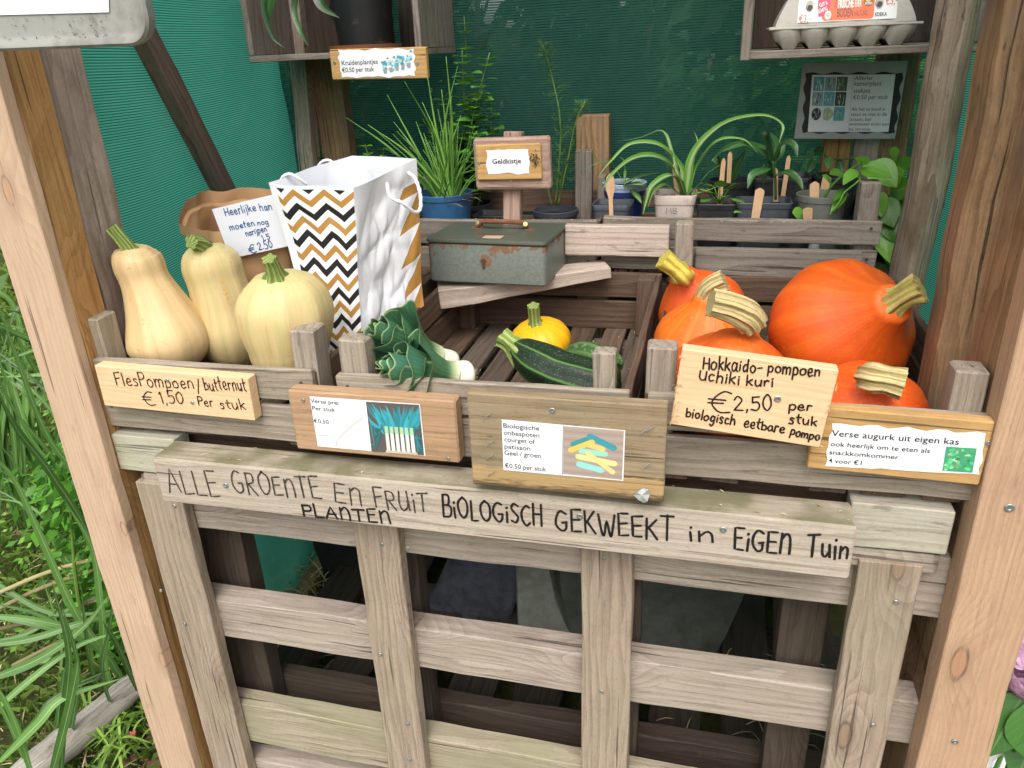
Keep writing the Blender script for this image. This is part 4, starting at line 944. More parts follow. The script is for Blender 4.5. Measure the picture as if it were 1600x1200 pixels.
# ---- leeks
lg = 'leeks in the middle crate'
def leek(label, bulb, mid, end, r0, sd):
    bulb, mid, end = V(bulb), V(mid), V(end); r = thing('leek', label, 'leek', tuple(bulb), lg); q = random.Random(sd)
    d = (end - mid); Lm = d.length; d.normalize()
    b = MB(); k = (mid - bulb); kl = k.normalized()
    tube(b, [bulb - kl * .012, bulb - kl * .008, bulb, bulb + kl * .018, bulb.lerp(mid, .45), bulb.lerp(mid, .75), mid + kl * .02], [.004, r0 * .9, r0 * 1.22, r0 * 1.12, r0 * .95, r0 * .95, r0 * .95], 28, 30)
    b.build('shaft', M['leekshaft'], r, smooth=0)
    b = MB()
    for i in range(18):
        a = q.uniform(0, 6.28); o_ = kl.orthogonal().normalized(); o2 = kl.cross(o_); p0 = bulb - kl * .011 + (o_ * math.cos(a) + o2 * math.sin(a)) * q.uniform(0, .006)
        ribbon(b, [p0, p0 - kl * .004 + (o_ * math.cos(a) + o2 * math.sin(a)) * .003, p0 - kl * .008 + (o_ * math.cos(a) + o2 * math.sin(a)) * .007], .0006)
    b.build('root', M['straw'], r)
    b = MB(); up = V((0, 0, 1)); s1 = d.cross(up).normalized(); s2 = s1.cross(d)
    N = 7
    for i in range(N):
        f = i / (N - 1)                         # 0 innermost .. 1 outermost
        phi0 = (i % 2) * PI + q.uniform(-.35, .35) + PI / 2
        Lk = Lm * (1.0 - .40 * f ** 1.2 + q.uniform(-.04, .04)) * (1.02 if i < 2 else 1); span = PI * (.99 if i < 2 else .92 - .20 * f)
        rt0 = r0 * .85 + .001 * i; rt1 = .0065 + .0053 * i + .012 * f * f; nv_, nu_ = 16, 30; rows = []
        for a in range(nv_ + 1):
            t_ = a / nv_; row = []
            p0 = bulb.lerp(mid, .55).lerp(mid, min(1, t_ * 3)) if t_ < .33 else mid + d * (Lk * (t_ - .33) / .67)
            rad_ = rt0 + (rt1 - rt0) * max(0, (t_ - .25) / .75) ** 1.5
            for c_ in range(nu_ + 1):
                u = -1 + 2 * c_ / nu_; ang = phi0 + span * u * (1.06 if i < 2 else 1 - .12 * t_)
                rr = rad_ * (1 + .22 * (1 - abs(u)) ** 3 * t_ + .10 * f * t_ * noise.noise(V((u * 3, t_ * 3, sd + i))) * 2)
                ru = .0045 * f * t_ * t_ * abs(u) ** 2 * math.sin(t_ * 26 + u * 3 + i)
                rr += ru + .006 * f * t_ ** 3 * abs(u) ** 3
                tipd = -.018 * f * t_ * (abs(u) ** 1.5) * (t_ ** 3) + .004 * math.sin(u * 9 + i) * t_ ** 4
                row.append(b.vert(p0 + (s1 * math.cos(ang) + s2 * math.sin(ang)) * rr + d * tipd, (u, t_, q.random() * .01 + i)))
            rows.append(row)
        b.grid(rows)
    b.build('leaves', M['leek'], r, smooth=0)
leek('upper leek with rolled green leaves, lying on top of the other', A(703, 566, .150), A(662, 550, .115), A(580, 510, .045), .0160, 3)
leek('lower leek with fat white bulb and ruffled green leaves over the leek sign', A(727, 587, .090), A(690, 587, .062), A(594, 570, -.002), .0195, 8)

# ================================================================ BAGS AND NOTE
r = thing('gift_bag', 'glossy white gift bag with black and gold zigzag side and white cord handles', 'bag', tuple(A(590, 520, .3)))
TA, TB, TC, TD = A(420, 284, .235), A(549, 294, .20), A(650, 247, .36), A(552, 243, .42)
BA, BB, BC, BD = A(505, 585, .22), A(572, 590, .19), A(662, 478, .34), A(600, 470, .40)
def crease(x, y, s_):
    d_, p_ = noise.voronoi(V((x, y, s_))); return d_[1] - d_[0]
def bagface(name, t0, t1, b0, b1, mat, crum, nu=54, nv=66, inset=0):
    b = MB(); rows = []; nn = (t1 - t0).cross(b0 - t0).normalized()
    if nn.dot(CAM - t0) < 0: nn = -nn
    hl = ((b0 - t0).length + (b1 - t1).length) / 2
    for i in range(nv + 1):
        v = i / nv; row = []
        for j in range(nu + 1):
            u = j / nu; p = (t0.lerp(t1, u)).lerp(b0.lerp(b1, u), v); e = math.sin(PI * u) ** .6 * min(1, v * 6)
            q = crum * (noise.noise(V((u * 1.6, v * 1.9, crum * 900))) * 1.2 + 1.1 * abs(noise.noise(V((u * 2.6 + v * 1.7, v * 2.6 - u * 1.9, 3)))) + 1.3 * min(.5, crease(u * 1.9 + .4 * v, v * 2.4 - .5 * u, 2.0 + crum * 50)) + .7 * min(.4, crease(u * 4.1, v * 4.6 + u, 7.0)) - .6)
            p = p + nn * (q * e - inset)
            p = p + V((noise.noise(p * 9), noise.noise(p * 9 + V((7, 0, 0))), .5 * noise.noise(p * 9 + V((0, 9, 0))))) * .009
            row.append(b.vert(p, (u, v * hl, 0)))
        rows.append(row)
    b.grid(rows); return b.build(name, mat, r, smooth=16)
bagface('zigzag_side', TA, TB, BA, BB, M['bag_zig'], .006)
bagface('front_side', TB, TC, BB, BC, M['bag_tri'], .013)
bagface('back_side', TD, TA, BD, BA, M['bag_in'], .006)
bagface('back_side', TC, TD, BC, BD, M['bag_in'], .006)
b = MB()
h0, h1 = A(605, 287, .275), A(640, 268, .33)
tube(b, [h0, h0 + V((.012, -.02, -.018)), A(630, 318, .26), A(648, 332, .28), A(657, 325, .30), A(656, 300, .31), A(648, 278, .32), A(638, 270, .33)], .0032, 8, 50, mod=lambda a, t: 1 + .18 * math.sin(a * 2 + t * 220)); b.build('handle', M['rope'], r, smooth=0)
b = MB()
tube(b, [A(442, 300, .28), A(440, 280, .27), A(452, 272, .27), A(465, 278, .27), A(480, 288, .28)], .003, 8, 40, mod=lambda a, t: 1 + .18 * math.sin(a * 2 + t * 160))
b.build('handle', M['rope'], r, smooth=0)
b = MB(); tube(b, [A(500, 284, .38), A(497, 262, .38), A(508, 251, .38), A(521, 256, .38), A(528, 285, .38)], .003, 8, 40, mod=lambda a, t: 1 + .18 * math.sin(a * 2 + t * 160)); b.build('handle', M['rope'], r, smooth=0)
b = MB(); screw(b, A(502, 290, .385), (0, -1, .2), .006); b.build('grommet', M['paper'], r)
# kraft bag
r = thing('paper_bag', 'open brown kraft paper bag with rolled rim behind the squashes', 'bag', tuple(A(380, 480, .33)))
b = MB(); N = 110; rows = []
rim = [A(283, 347, .30), A(306, 306, .36), A(335, 300, .42), A(394, 294, .45), A(432, 300, .44), A(470, 330, .36), A(455, 352, .30), A(420, 358, .28), (A(360, 362, .27)), A(318, 358, .275), A(283, 347, .30)]
bot = [A(330, 520, .29), A(335, 500, .34), A(345, 490, .40), A(400, 488, .44), A(440, 490, .43), A(470, 500, .36), A(455, 530, .30), A(430, 545, .28), A(390, 545, .27), A(350, 540, .275), A(330, 520, .29)]
R_, B_ = catmull(rim, N), catmull(bot, N)
for i in range(45):
    v = i / 44; row = []
    for j in range(N + 1):
        p = R_[j].lerp(B_[j], v); cc = sum(rim[:-1], V()) / 10
        d = (p - V((cc.x, cc.y, p.z))).normalized(); jj = j % N; ca_ = jj / N * 6.28; p = p + d * (.006 * (min(.5, (lambda q_: q_[1] - q_[0])(noise.voronoi(V((math.cos(ca_) * 1.9, math.sin(ca_) * 1.9, v * 3.2)))[0])) - .2)) + V((0, 0, (1 - v) ** 3 * .005 * noise.noise(V((math.cos(ca_) * 4, math.sin(ca_) * 4, 1)))))
        p = p + d * (.010 * noise.noise(V((math.cos(jj / N * 6.28) * 2.4, math.sin(jj / N * 6.28) * 2.4, v * 4))) + (.006 if v < .10 else 0)); row.append(b.vert(p, (j / N, v, 0)))
    rows.append(row)
b.grid(rows); b.build('bag_body', M['kraft'], r, smooth=30)
# note on the bag
fr = fpx((331, 327), (430, 303), (356, 405), .262)
nt2 = thing('price_note', 'lined white note with blue handwriting pinned on the kraft bag', 'note', tuple(fr.p(fr.W / 2, fr.H, 0)))
t = NT('lined_paper'); u_, v_, z_ = t.sep(t.wc()); ln_ = t.mth('LESS_THAN', t.mth('FRACT', t.mth('MULTIPLY', u_, 1 / .0042)), .14)
M['lined'] = t.bsdf(t.mix(t.mth('MULTIPLY', ln_, .5), (.78, .80, .85), (.55, .63, .78)), .6, .3)
b = MB(); panel(b, fr, 0, 0, fr.W, fr.H, 0); b.build('paper', M['lined'], nt2)
b = MB()
for s_, p, q_, h_, wd_ in (('Heerlijke', (353, 338), (401, 329), 13, .0017), ('han', (407, 330), (426, 327), 13, .0017), ('moeten', (360, 360), (399, 352), 10, .0016), ('nog', (403, 352), (420, 350), 9, .0016), ('narijpen', (385, 369), (418, 361), 9, .0016), ('1.5', (411, 376), (423, 373), 9, .0016), ('€', (391, 396), (402, 393), 14, .0018), ('2.50', (405, 391), (427, 386), 12, .0018)):
    hand(b, fr, s_, p, q_, h_, wd_, h=.0005)
b.build('lettering', M['bluepen'], nt2)

# ================================================================ CASH BOX
yb = .45
f0, f1 = A(668, 377, yb), A(858, 383, yb); W_ = f1.x - f0.x; hgt = f0.z - A(675, 440, yb).z; z0 = (f0.z + f1.z) / 2 - hgt; dp = .185
r = thing('cash_box', 'old grey green steel cash box with rusty patches on the slanted plank', 'cash box', ((f0.x + f1.x) / 2, yb + dp / 2, z0))
def rbox(mb, x0, x1, y0, y1, za, zb, rad, bev=.003, mi=0, ang=None):
    rows = []
    def ring(ins, z):
        pts = []
        for (cx, cy, a0) in ((x1 - rad, y1 - rad, 0), (x0 + rad, y1 - rad, 90), (x0 + rad, y0 + rad, 180), (x1 - rad, y0 + rad, 270)):
            for k in range(6):
                a = math.radians(a0 + k * 18); pts.append(mb.vert((cx + (rad - ins) * math.cos(a), cy + (rad - ins) * math.sin(a), z)))
        return pts
    rows = [ring(bev, za), ring(0, za + bev), ring(0, zb - bev), ring(bev * .3, zb - bev * .3), ring(bev, zb)]
    mb.grid(rows, mi, closed=True); mb.face(list(reversed(rows[0])), mi); mb.face(rows[-1], mi)
rot = Matrix.Translation(r.location) @ Matrix.Rotation(math.radians(-3.5), 4, 'Z') @ Matrix.Translation(-r.location)
def turn(b): b.v = [tuple(rot @ V(q)) for q in b.v]; return b
b = MB(); rbox(b, f0.x, f1.x, yb, yb + dp, z0, z0 + hgt - .004, .010); turn(b).build('body', M['cashbox'], r, smooth=35)
b = MB(); rbox(b, f0.x - .0025, f1.x + .0025, yb - .0025, yb + dp + .0025, z0 + hgt - .0035, z0 + hgt + .006, .012, .003); turn(b).build('lid', M['cashlid'], r, smooth=35)
cx, lidz = (f0.x + f1.x) / 2 + .004, z0 + hgt + .006
b = MB(); tube(b, [(cx - .048, yb + .105, lidz), (cx - .048, yb + .104, lidz + .010), (cx - .040, yb + .098, lidz + .014), (cx, yb + .096, lidz + .015), (cx + .040, yb + .098, lidz + .014), (cx + .048, yb + .104, lidz + .010), (cx + .048, yb + .105, lidz)], .0048, 10, 30)
for s_ in (-1, 1): lathe(b, (cx + s_ * .056, yb + .103, lidz - .0004), [(.001, .0015), (.011, .0012), (.012, 0)], 16)
h_ = turn(b).build('handle', M['rust'], r, smooth=35)
b = MB()
for s_ in (-1, 1): lathe(b, (cx + s_ * .050, yb + .097, lidz + .010), [(.0005, .0065), (.0045, .006), (.0055, .002), (.005, -.003)], 12, axis=(s_ * .2, -1, .4))
turn(b).build('knob', M['brass'], h_, smooth=35)
b = MB(); box(b, (cx - .035, yb + .046, lidz - .0002), (cx + .040, yb + .050, lidz + .0005), ch=.0002); turn(b).build('coin_slot', M['nail'], r)
b = MB(); box(b, (cx - .014, yb + .016, lidz - .0002), (cx + .024, yb + .038, lidz + .0005), ch=.0002); turn(b).build('sticker', plain('tan_sticker', (.50, .34, .22), .7), r)
b = MB(); kx = f0.x + (f1.x - f0.x) * .485; kz = z0 + hgt * .56
lathe(b, (kx, yb - .0002, kz), [(.0002, .0012), (.0050, .0011), (.0056, 0)], 18, axis=(0, -1, 0)); box(b, (kx - .0026, yb - .0013, kz - .015), (kx + .0026, yb + .0005, kz - .003), ch=.0003)
turn(b).build('keyhole', M['nail'], r)
# ---- money box sign on a post
fr = fpx((738, 217), (858, 213), (743, 298), .575)
r = thing('money_sign', 'small wooden sign with white Geldkistje label on a post above the cash box', 'sign', tuple(fr.p(fr.W / 2, fr.H + .06, -.02)))
cxp = fr.px(799, 260)[0]
def fboard(name, fr, u0, v0, u1, v1, h, th, mat, parent, ch=.002, **k):
    b = MB(); vm = (v0 + v1) / 2; plank(b, fr.p(u0, vm, h - th / 2), fr.p(u1, vm, h - th / 2), fr.y, v1 - v0, th, ch=ch, **{'wob': .00008, **k}); return b.build(name, mat, parent)
fboard('board', fr, 0, 0, fr.W, fr.H, 0, .022, M['pinkpl'], r, ch=.004)
u0, v0 = fr.px(744, 226); u1, v1 = fr.px(848, 279)
fboard('label_board', fr, u0, v0, u1, v1, .008, .0078, M['signboard_y'], r)
ua, va = fr.px(760, 233); ub, vb = fr.px(831, 271)
b = MB(); panel(b, fr, ua, va, ub, vb, .0086, wav=.004, per=.02, n=14); b.build('paper', M['paper'], r)
b = MB(); a_ = fr.px(771, 255); ptext(b, fr, 'Geldkistje', a_[0], a_[1], .0092, fr.px(816, 255)[0] - a_[0], .0090, bold=.018); b.build('lettering', M['ink'], r)
b = MB(); pc_ = fr.p(cxp, 0, -.0225); pl = A(800, 345, .60)
plank(b, pc_ - fr.y * .008 - fr.n * .0125, V((pl.x, .598, pl.z - .04)), (1, 0, 0), .036, .024, wob=.0008); b.build('post', M['pinkpl'], r)
b = MB()
for p in ((750, 254), (799, 282)): screw(b, fr.p(*fr.px(*p), .0085 if p[1] < 270 else .001), fr.n, .003)
b.build('screw', M['screw'], r)
b = MB()
for i in range(40):
    c = fr.p(*fr.px(838 + rnd.gauss(0, 3), 248 + rnd.gauss(0, 5)), .009 + rnd.random() * .003); lathe(b, c, [(.0003, -.001), (.0014, 0), (.0003, .001)], 6, axis=(rnd.random(), -1, rnd.random()))
b.build('dead_moth', M['nail'], r)

# ================================================================ SIGNS
def signboard(label, tl, tr, bl, y, th, mat, group=None, **k):
    fr = fpx(tl, tr, bl, y)
    r = thing('price_sign', label, 'sign', tuple(fr.p(fr.W / 2, fr.H, -th / 2)), group)
    fboard('board', fr, 0, 0, fr.W, fr.H, 0, th, mat, r, **k); return fr, r
def hwords(fr, lst, mat, r, wd, h=.0006):
    b = MB()
    for s_, p, q_, c_ in lst: hand(b, fr, s_, p, q_, c_, wd, h=h)
    b.build('lettering', mat, r)
def screws(fr, r, pts, rad=.0035, h=.0005):
    b = MB()
    for p in pts: screw(b, fr.p(*fr.px(*p), h), fr.n, rad)
    b.build('screw', M['screw'], r)
# butternut price
fr, r = signboard('fresh pine board with handwritten butternut price on the left crate', (147, 571), (387, 592), (165, 634), -.024, .021, M['signboard'], ch=.001)
hwords(fr, [('FlesPompoen', (183, 602), (304, 607), 19), ('/', (309, 612), (316, 612), 20), ('butternut', (321, 609), (386, 611), 20), ('€', (225, 631), (244, 632), 19), ('1,50', (252, 630), (289, 631), 18), ('Per', (311, 633), (334, 635), 15), ('stuk', (345, 639), (385, 640), 15)], M['marker'], r, .0018)
screws(fr, r, [(262, 594), (301, 629)], .003)
# leek sign
fr, r = signboard('brown board with printed leek label and leek photo, between left and middle crate', (448, 609), (711, 627), (465, 702), -.032, .026, M['signboard_b'], ch=.0025)
u0, v0 = fr.px(484, 619); u1, v1 = fr.px(656, 624); _, v1 = fr.px(500, 698)
a_ = [fr.px(*p) for p in ((484, 619), (656, 631), (665, 712), (497, 697))]
b = MB(); b.face([b.vert(fr.p(*q, .0006), (*q, 0)) for q in a_][::-1]); lbl = b.build('paper', M['paper'], r)
def quad(fr, pts): return [fr.px(*p) for p in pts]
def sub(q, u, v): # bilinear inside a sight-measured quad
    a, b_, c, d = [V(x) for x in q]; return tuple((a.lerp(b_, u)).lerp(d.lerp(c, u), v))
Q = quad(fr, ((572, 627), (655, 632), (663, 711), (581, 705)))
b = MB(); poly(b, fr, [sub(Q, *z) for z in ((0, 0), (1, 0), (1, 1), (0, 1))], .0010, (.11, .095, .085))
q_ = random.Random(4)
def blade(q, x0, y0, x1, y1, w0, c, h):
    d = V((x1 - x0, y1 - y0)); n = V((-d.y, d.x)).normalized() * w0
    P_ = [(x0 - n.x, y0 - n.y), (x0 + n.x, y0 + n.y), (x0 + d.x * .6 + n.x * .9, y0 + d.y * .6 + n.y * .9), (x1, y1), (x0 + d.x * .6 - n.x * .9, y0 + d.y * .6 - n.y * .9)]
    poly(b, fr, [sub(q, min(.995, max(.005, x)), min(.995, max(.005, y))) for x, y in P_], h, c)
hh = .0011
for i in range(70):
    x = q_.uniform(.28, .85); hh += .000006; s_ = q_.uniform(.6, 1.1)
    blade(Q, x, q_.uniform(.45, .62), x + (x - .55) * q_.uniform(.5, 1.6) + q_.uniform(-.15, .1), q_.uniform(.0, .3), q_.uniform(.02, .04), (.05 * s_, .36 * s_, .42 * s_), hh)
for i in range(26):
    hh += .000006; s_ = q_.uniform(.3, .8); e = i % 2; blade(Q, q_.uniform(.0, .25) if e else q_.uniform(.8, 1), q_.uniform(.4, .95), q_.uniform(.0, .4) if e else q_.uniform(.8, 1), q_.uniform(.4, 1), .015, (.05 * s_, .3 * s_, .34 * s_), hh)
for i in range(6):
    hh += .000006; x = .31 + i * .095; poly(b, fr, [sub(Q, *z) for z in ((x, .5), (x + .06, .5), (x + .065, .97), (x - .005, .97))], hh, (.74, .76, .70) if i % 2 else (.66, .70, .62))
    hh += .000006; poly(b, fr, [sub(Q, *z) for z in ((x, .46), (x + .06, .46), (x + .06, .60), (x, .60))], hh, (.45, .58, .30))
for i in range(5):
    hh += .000006; x = .29 + i * .12; poly(b, fr, [sub(Q, *z) for z in ((x, .95), (x + .1, .94), (x + .12, .995), (x - .02, .995))], hh, (.55, .47, .38))
b.build('photo_print', M['ink'], r)
b = MB()
for s_, p, e, cap in (('Verse prei', (486, 628.5), 529, 6.4), ('Per stuk', (488, 640), 524, 6.4), ('€0,50', (491, 660), 514, 6.4)):
    u, v = fr.px(*p); ue, ve = fr.px(e, p[1]); cp = abs(fr.px(p[0], p[1] - cap)[1] - v); ptext(b, fr, s_, u, v, cp, ue - u, .0010, (.03, .03, .035), .007, rot=math.radians(.8))
b.build('lettering', M['ink'], r)
b = MB()
pp = [fr.px(*z) for z in ((525, 697), (527, 688), (538, 676), (549, 666), (558, 659), (568, 652))]
stroke(b, fr, pp, .0022, .0009, (.62, .52, .47)); stroke(b, fr, [fr.px(*z) for z in ((499, 680), (505, 680), (512, 680))], .0012, .0009, (.4, .38, .35)); b.build('stain', M['ink'], r)
screws(fr, r, [(474, 625), (700, 716)], .003)
# courgette board
fr, r = signboard('broad mottled board with printed courgette label under clear film, below the middle crate', (729, 614), (1043, 635), (738, 757), -.076, .02, M['signboard_s'], ch=.0015)
Q0 = quad(fr, ((784, 655), (977, 672), (974, 751), (787, 734)))
b = MB(); poly(b, fr, [Q0[3], Q0[2], Q0[1], Q0[0]], .0006, (1, 1, 1)); b.build('paper', M['paper'], r)
Q = quad(fr, ((881, 665), (975, 672.5), (972, 749), (880, 740)))
b = MB(); poly(b, fr, [sub(Q, *z) for z in ((0, 0), (1, 0), (1, 1), (0, 1))], .0010, (.40, .31, .26)); hh = .0011
for i in range(12):
    hh += .000005; y_ = i / 12; poly(b, fr, [sub(Q, *z) for z in ((0, y_), (1, y_), (1, y_ + .04), (0, y_ + .04))], hh, (.36, .275, .235) if i % 2 else (.43, .34, .29))
def sausage(x0, y0, x1, y1, w_, c):
    global hh
    hh += .00001; d = V((x1 - x0, y1 - y0)); n = V((-d.y, d.x)).normalized() * w_; P_ = []
    for k in range(9): a = PI / 2 + PI * k / 8; P_.append((x0 + d.normalized().x * math.cos(a) * w_ + n.x * math.sin(a), y0 + d.normalized().y * math.cos(a) * w_ + n.y * math.sin(a)))
    for k in range(9): a = -PI / 2 + PI * k / 8; P_.append((x1 + d.normalized().x * math.cos(a) * w_ + n.x * math.sin(a), y1 + d.normalized().y * math.cos(a) * w_ + n.y * math.sin(a)))
    poly(b, fr, [sub(Q, *z) for z in P_], hh, c)
for z in ((.17, .36, .38, .24, .055, (.06, .28, .27)), (.45, .17, .84, .36, .06, (.05, .30, .36)), (.13, .48, .48, .28, .05, (.82, .52, .12)), (.45, .35, .66, .40, .05, (.84, .55, .16)), (.31, .48, .70, .50, .055, (.30, .66, .52)), (.26, .60, .86, .68, .055, (.84, .66, .28)), (.42, .52, .84, .86, .045, (.86, .62, .24)), (.28, .76, .64, .84, .06, (.30, .64, .60))):
    sausage(*z)
b.build('photo_print', M['ink'], r)
b = MB()
for s_, p, e, cap in (('Biologische', (786, 667.5), 843, 7.2), ('onbespoten', (787, 678.5), 843, 7.2), ('courget of', (788, 689), 836, 7.2), ('patisson', (788, 700), 829, 7.2), ('Geel / groen', (788, 710), 845, 7.2), ('€0.50 per stuk', (789, 730), 854, 7.2)):
    u, v = fr.px(*p); ue, ve = fr.px(e, p[1]); cp = abs(fr.px(p[0], p[1] - cap)[1] - v); ptext(b, fr, s_, u, v, cp, ue - u, .0010, (.03, .03, .035), .007, rot=math.radians(.5))
lw = [fr.px(880, 664), fr.px(879, 741)]
stroke(b, fr, [lw[0], lw[1]], .0007, .0010, (.1, .1, .1)); b.build('lettering', M['ink'], r)
t = NT('clear_film'); gl = t.n('BsdfGlossy', None, Roughness=.18); tp = t.n('BsdfTransparent'); mxs = t.n('MixShader'); t.set(mxs.inputs[0], t.mth('MULTIPLY', t.n('Fresnel', None, IOR=1.35).outputs[0], .55))
t.t.links.new(tp.outputs[0], mxs.inputs[1]); t.t.links.new(gl.outputs[0], mxs.inputs[2]); t.t.links.new(mxs.outputs[0], t.out.inputs[0]); M['film'] = t.m
b = MB(); qf = quad(fr, ((748, 640), (1020, 665), (1012, 772), (752, 748))); G = 14; rows = []
for i in range(G + 1): rows.append([b.vert(fr.p(*sub(qf, j / G, i / G), .0022 + .0012 * noise.noise(V((j * .9, i * .9, 4)))), (0, 0, 0)) for j in range(G + 1)])
b.grid(rows); b.build('film_cover', M['film'], r, smooth=0)
b = MB()
for (x_, y_) in ((762, 648), (767, 690), (766, 712), (768, 738), (1005, 673), (1010, 726), (1016, 668)):
    p0, p1 = fr.p(*fr.px(x_ - 6, y_ + 4), .0032), fr.p(*fr.px(x_ + 6, y_ - 4), .0032); tube(b, [p0, p0.lerp(p1, .5) + fr.n * .0004, p1], .0006, 6, 4)
b.build('staple', M['screw'], r)
t = NT('torn_foil'); M['foil'] = t.bsdf((.62, .63, .64), .3, .5, t.noise(t.obj(), 3, .6, 90), .6, .003, metal=.5)
b = MB(); cxy = (1003, 770); k_ = [(-13, 2), (-7, -5), (2, -9), (11, -9), (13, 0), (9, 10), (4, 14), (-4, 8)]
cv = b.vert(fr.p(*fr.px(*cxy), .006)); ring_ = [b.vert(fr.p(*fr.px(cxy[0] + a, cxy[1] + c), .003 + .003 * (i % 2))) for i, (a, c) in enumerate(k_)]
for i in range(8): b.face((ring_[i], ring_[(i + 1) % 8], cv))
b.build('foil_scrap', M['foil'], r)
screws(fr, r, [(863, 641)], .004)
# gherkin sign (behind the hokkaido board)
fr, r = signboard('yellow brown board with printed gherkin offer on the right crate', (1276, 636), (1556, 660), (1268, 732), -.024, .018, M['signboard_y'], ch=.0015)
a_, c_ = fr.px(1297, 661)[0], fr.px(1420, 668)[1]
Q = quad(fr, ((1300, 661), (1540, 677), (1530, 741), (1289, 728)))
b = MB(); pts_ = []
for (p, q_) in (((0, 0), (1, 0)), ((1, 0), (1, 1)), ((1, 1), (0, 1)), ((0, 1), (0, 0))):
    for i in range(16):
        t_ = i / 16; u, v = p[0] + (q_[0] - p[0]) * t_, p[1] + (q_[1] - p[1]) * t_
        n_ = .035 * noise.noise(V((u * 9, v * 4, 6))); pts_.append(sub(Q, u + (u - .5) * n_, v + (v - .5) * n_ * 4))
poly(b, fr, pts_, .0007, (1, 1, 1)); b.build('paper', M['paper'], r)
Q2 = quad(fr, ((1478, 697), (1526, 700), (1519, 738), (1472, 735)))
b = MB(); poly(b, fr, [sub(Q2, *z) for z in ((0, 0), (1, 0), (1, 1), (0, 1))], .0011, (.06, .33, .16)); q_ = random.Random(9); hh = .00115
for i in range(60):
    hh += .000005; s_ = q_.uniform(.4, 1.3); x_, y_, rr, ay = q_.uniform(.08, .92), q_.uniform(.08, .92), q_.uniform(.03, .08), q_.uniform(0, 3)
    poly(b, fr, [sub(Q2, x_ + rr * math.cos(a) * (1.6 if q_.random() < .5 else .8), y_ + rr * math.sin(a)) for a in [ay + k * PI / 3 for k in range(6)]], hh, (.10 * s_, .48 * s_, .22 * s_) if i % 3 else (.35 * s_, .62 * s_, .30 * s_))
b.build('photo_print', M['ink'], r)
b = MB()
for s_, p, e, cap in (('Verse augurk uit eigen kas', (1299, 680.5), 1498, 9.5), ('ook heerlijk om te eten als', (1297, 696), 1453, 7.2), ('snackkomkommer', (1295, 709), 1404, 7.0), ('4 voor €1', (1294, 722), 1346, 7.0)):
    u, v = fr.px(*p); rt = math.radians(1.3); ue, ve = fr.px(e, p[1] + (e - p[0]) * .06); cp = abs(fr.px(p[0], p[1] - cap)[1] - v); ptext(b, fr, s_, u, v, cp, ue - u, .0012, (.03, .03, .035), .008, rot=-.028)
b.build('lettering', M['ink'], r)
screws(fr, r, [(1544, 692)], .003)
# hokkaido board
fr, r = signboard('splintery pine board with handwritten hokkaido pumpkin price', (1066, 545), (1311, 579), (1042, 662), -.05, .02, M['signboard'], ch=.001)
hwords(fr, [('Hokkaido', (1098, 576), (1180, 582), 20), ('-', (1182, 582), (1192, 582), 18), ('pompoen', (1199, 582), (1281, 588), 19), ('Uchiki', (1092, 593), (1155, 600), 17), ('kuri', (1166, 602), (1208, 604), 16), ('€', (1106, 640), (1143, 644), 35), ('2,50', (1146, 641), (1206, 641), 23), ('per', (1232, 640), (1268, 642), 15), ('stuk', (1232, 661), (1276, 665), 15), ('biologisch', (1071, 651), (1148, 664), 15), ('eetbare', (1162, 667), (1225, 676), 15), ('pompo', (1234, 679), (1279, 688), 13)], M['marker'], r, .0021)
screws(fr, r, [(1215, 623)], .0042)
b = MB()
for i in range(46):
    t_ = rnd.random(); e = rnd.random() < .6; u = rnd.uniform(-.003, .006) if e else fr.W - rnd.uniform(-.003, .006); p0 = fr.p(u, fr.H * t_, .0008); d_ = fr.x * rnd.uniform(-.006, .006) + fr.y * rnd.uniform(-.008, .008) + fr.n * .002
    ribbon(b, [p0, p0 + d_ * .5, p0 + d_], .0006, n=3)
b.build('splinter', M['straw'], r)

# ================================================================ SHELVES ABOVE
def shelfbox(label, x0, x1, y0, y1, z0, z1, mat, th=.014):
    r = thing('wall_shelf', label, 'shelf', ((x0 + x1) / 2, (y0 + y1) / 2, z0))
    for nm, lo, hi in (('bottom_board', (x0, y0, z0), (x1, y1, z0 + th)), ('side_board', (x0, y0 - .001, z0 + th + .0005), (x0 + th, y1 - .002, z1)), ('side_board', (x1 - th, y0 - .001, z0 + th + .0005), (x1, y1 - .002, z1))):
        b = MB(); box(b, lo, hi, wob=.001); b.build(nm, mat, r)
    b = MB(); k = 3; st = (x1 - x0 - 2 * th - .004) / k
    for i in range(k): plank(b, (x0 + th + .002 + st * (i + .5), y1 - .007, z0 + th + .001), (x0 + th + .002 + st * (i + .5), y1 - .007, z1), (1, 0, 0), st * .86, .01)
    b.build('back_board', M['pallet_dark'], r); return r
SY = .80
a_, c_ = aY(390, 97, SY), aY(660, 97, SY)
shl = shelfbox('dark wooden box shelf upper left holding the big black pot', a_.x, c_.x, SY, 1.045, a_.z - .001, a_.z + .34, M['crate_old'])
SY2 = .70
a2, c2_ = aY(1160, 95, SY2), aY(1500, 75, SY2)
shr = shelfbox('grey wooden box shelf upper right holding the egg carton', a2.x, c2_.x + .03, SY2, .98, aY(1310, 88, SY2).z, a2.z + .34, M['crate_old'])
b = MB(); plank(b, (a2.x + .004, SY2 - .006, aY(1160, 95, SY2).z - .0), (a2.x + .006, SY2 - .006, a2.z + .34), (1, 0, 0), .017, .01); b.build('face_strip', M['crate_old'], shr)
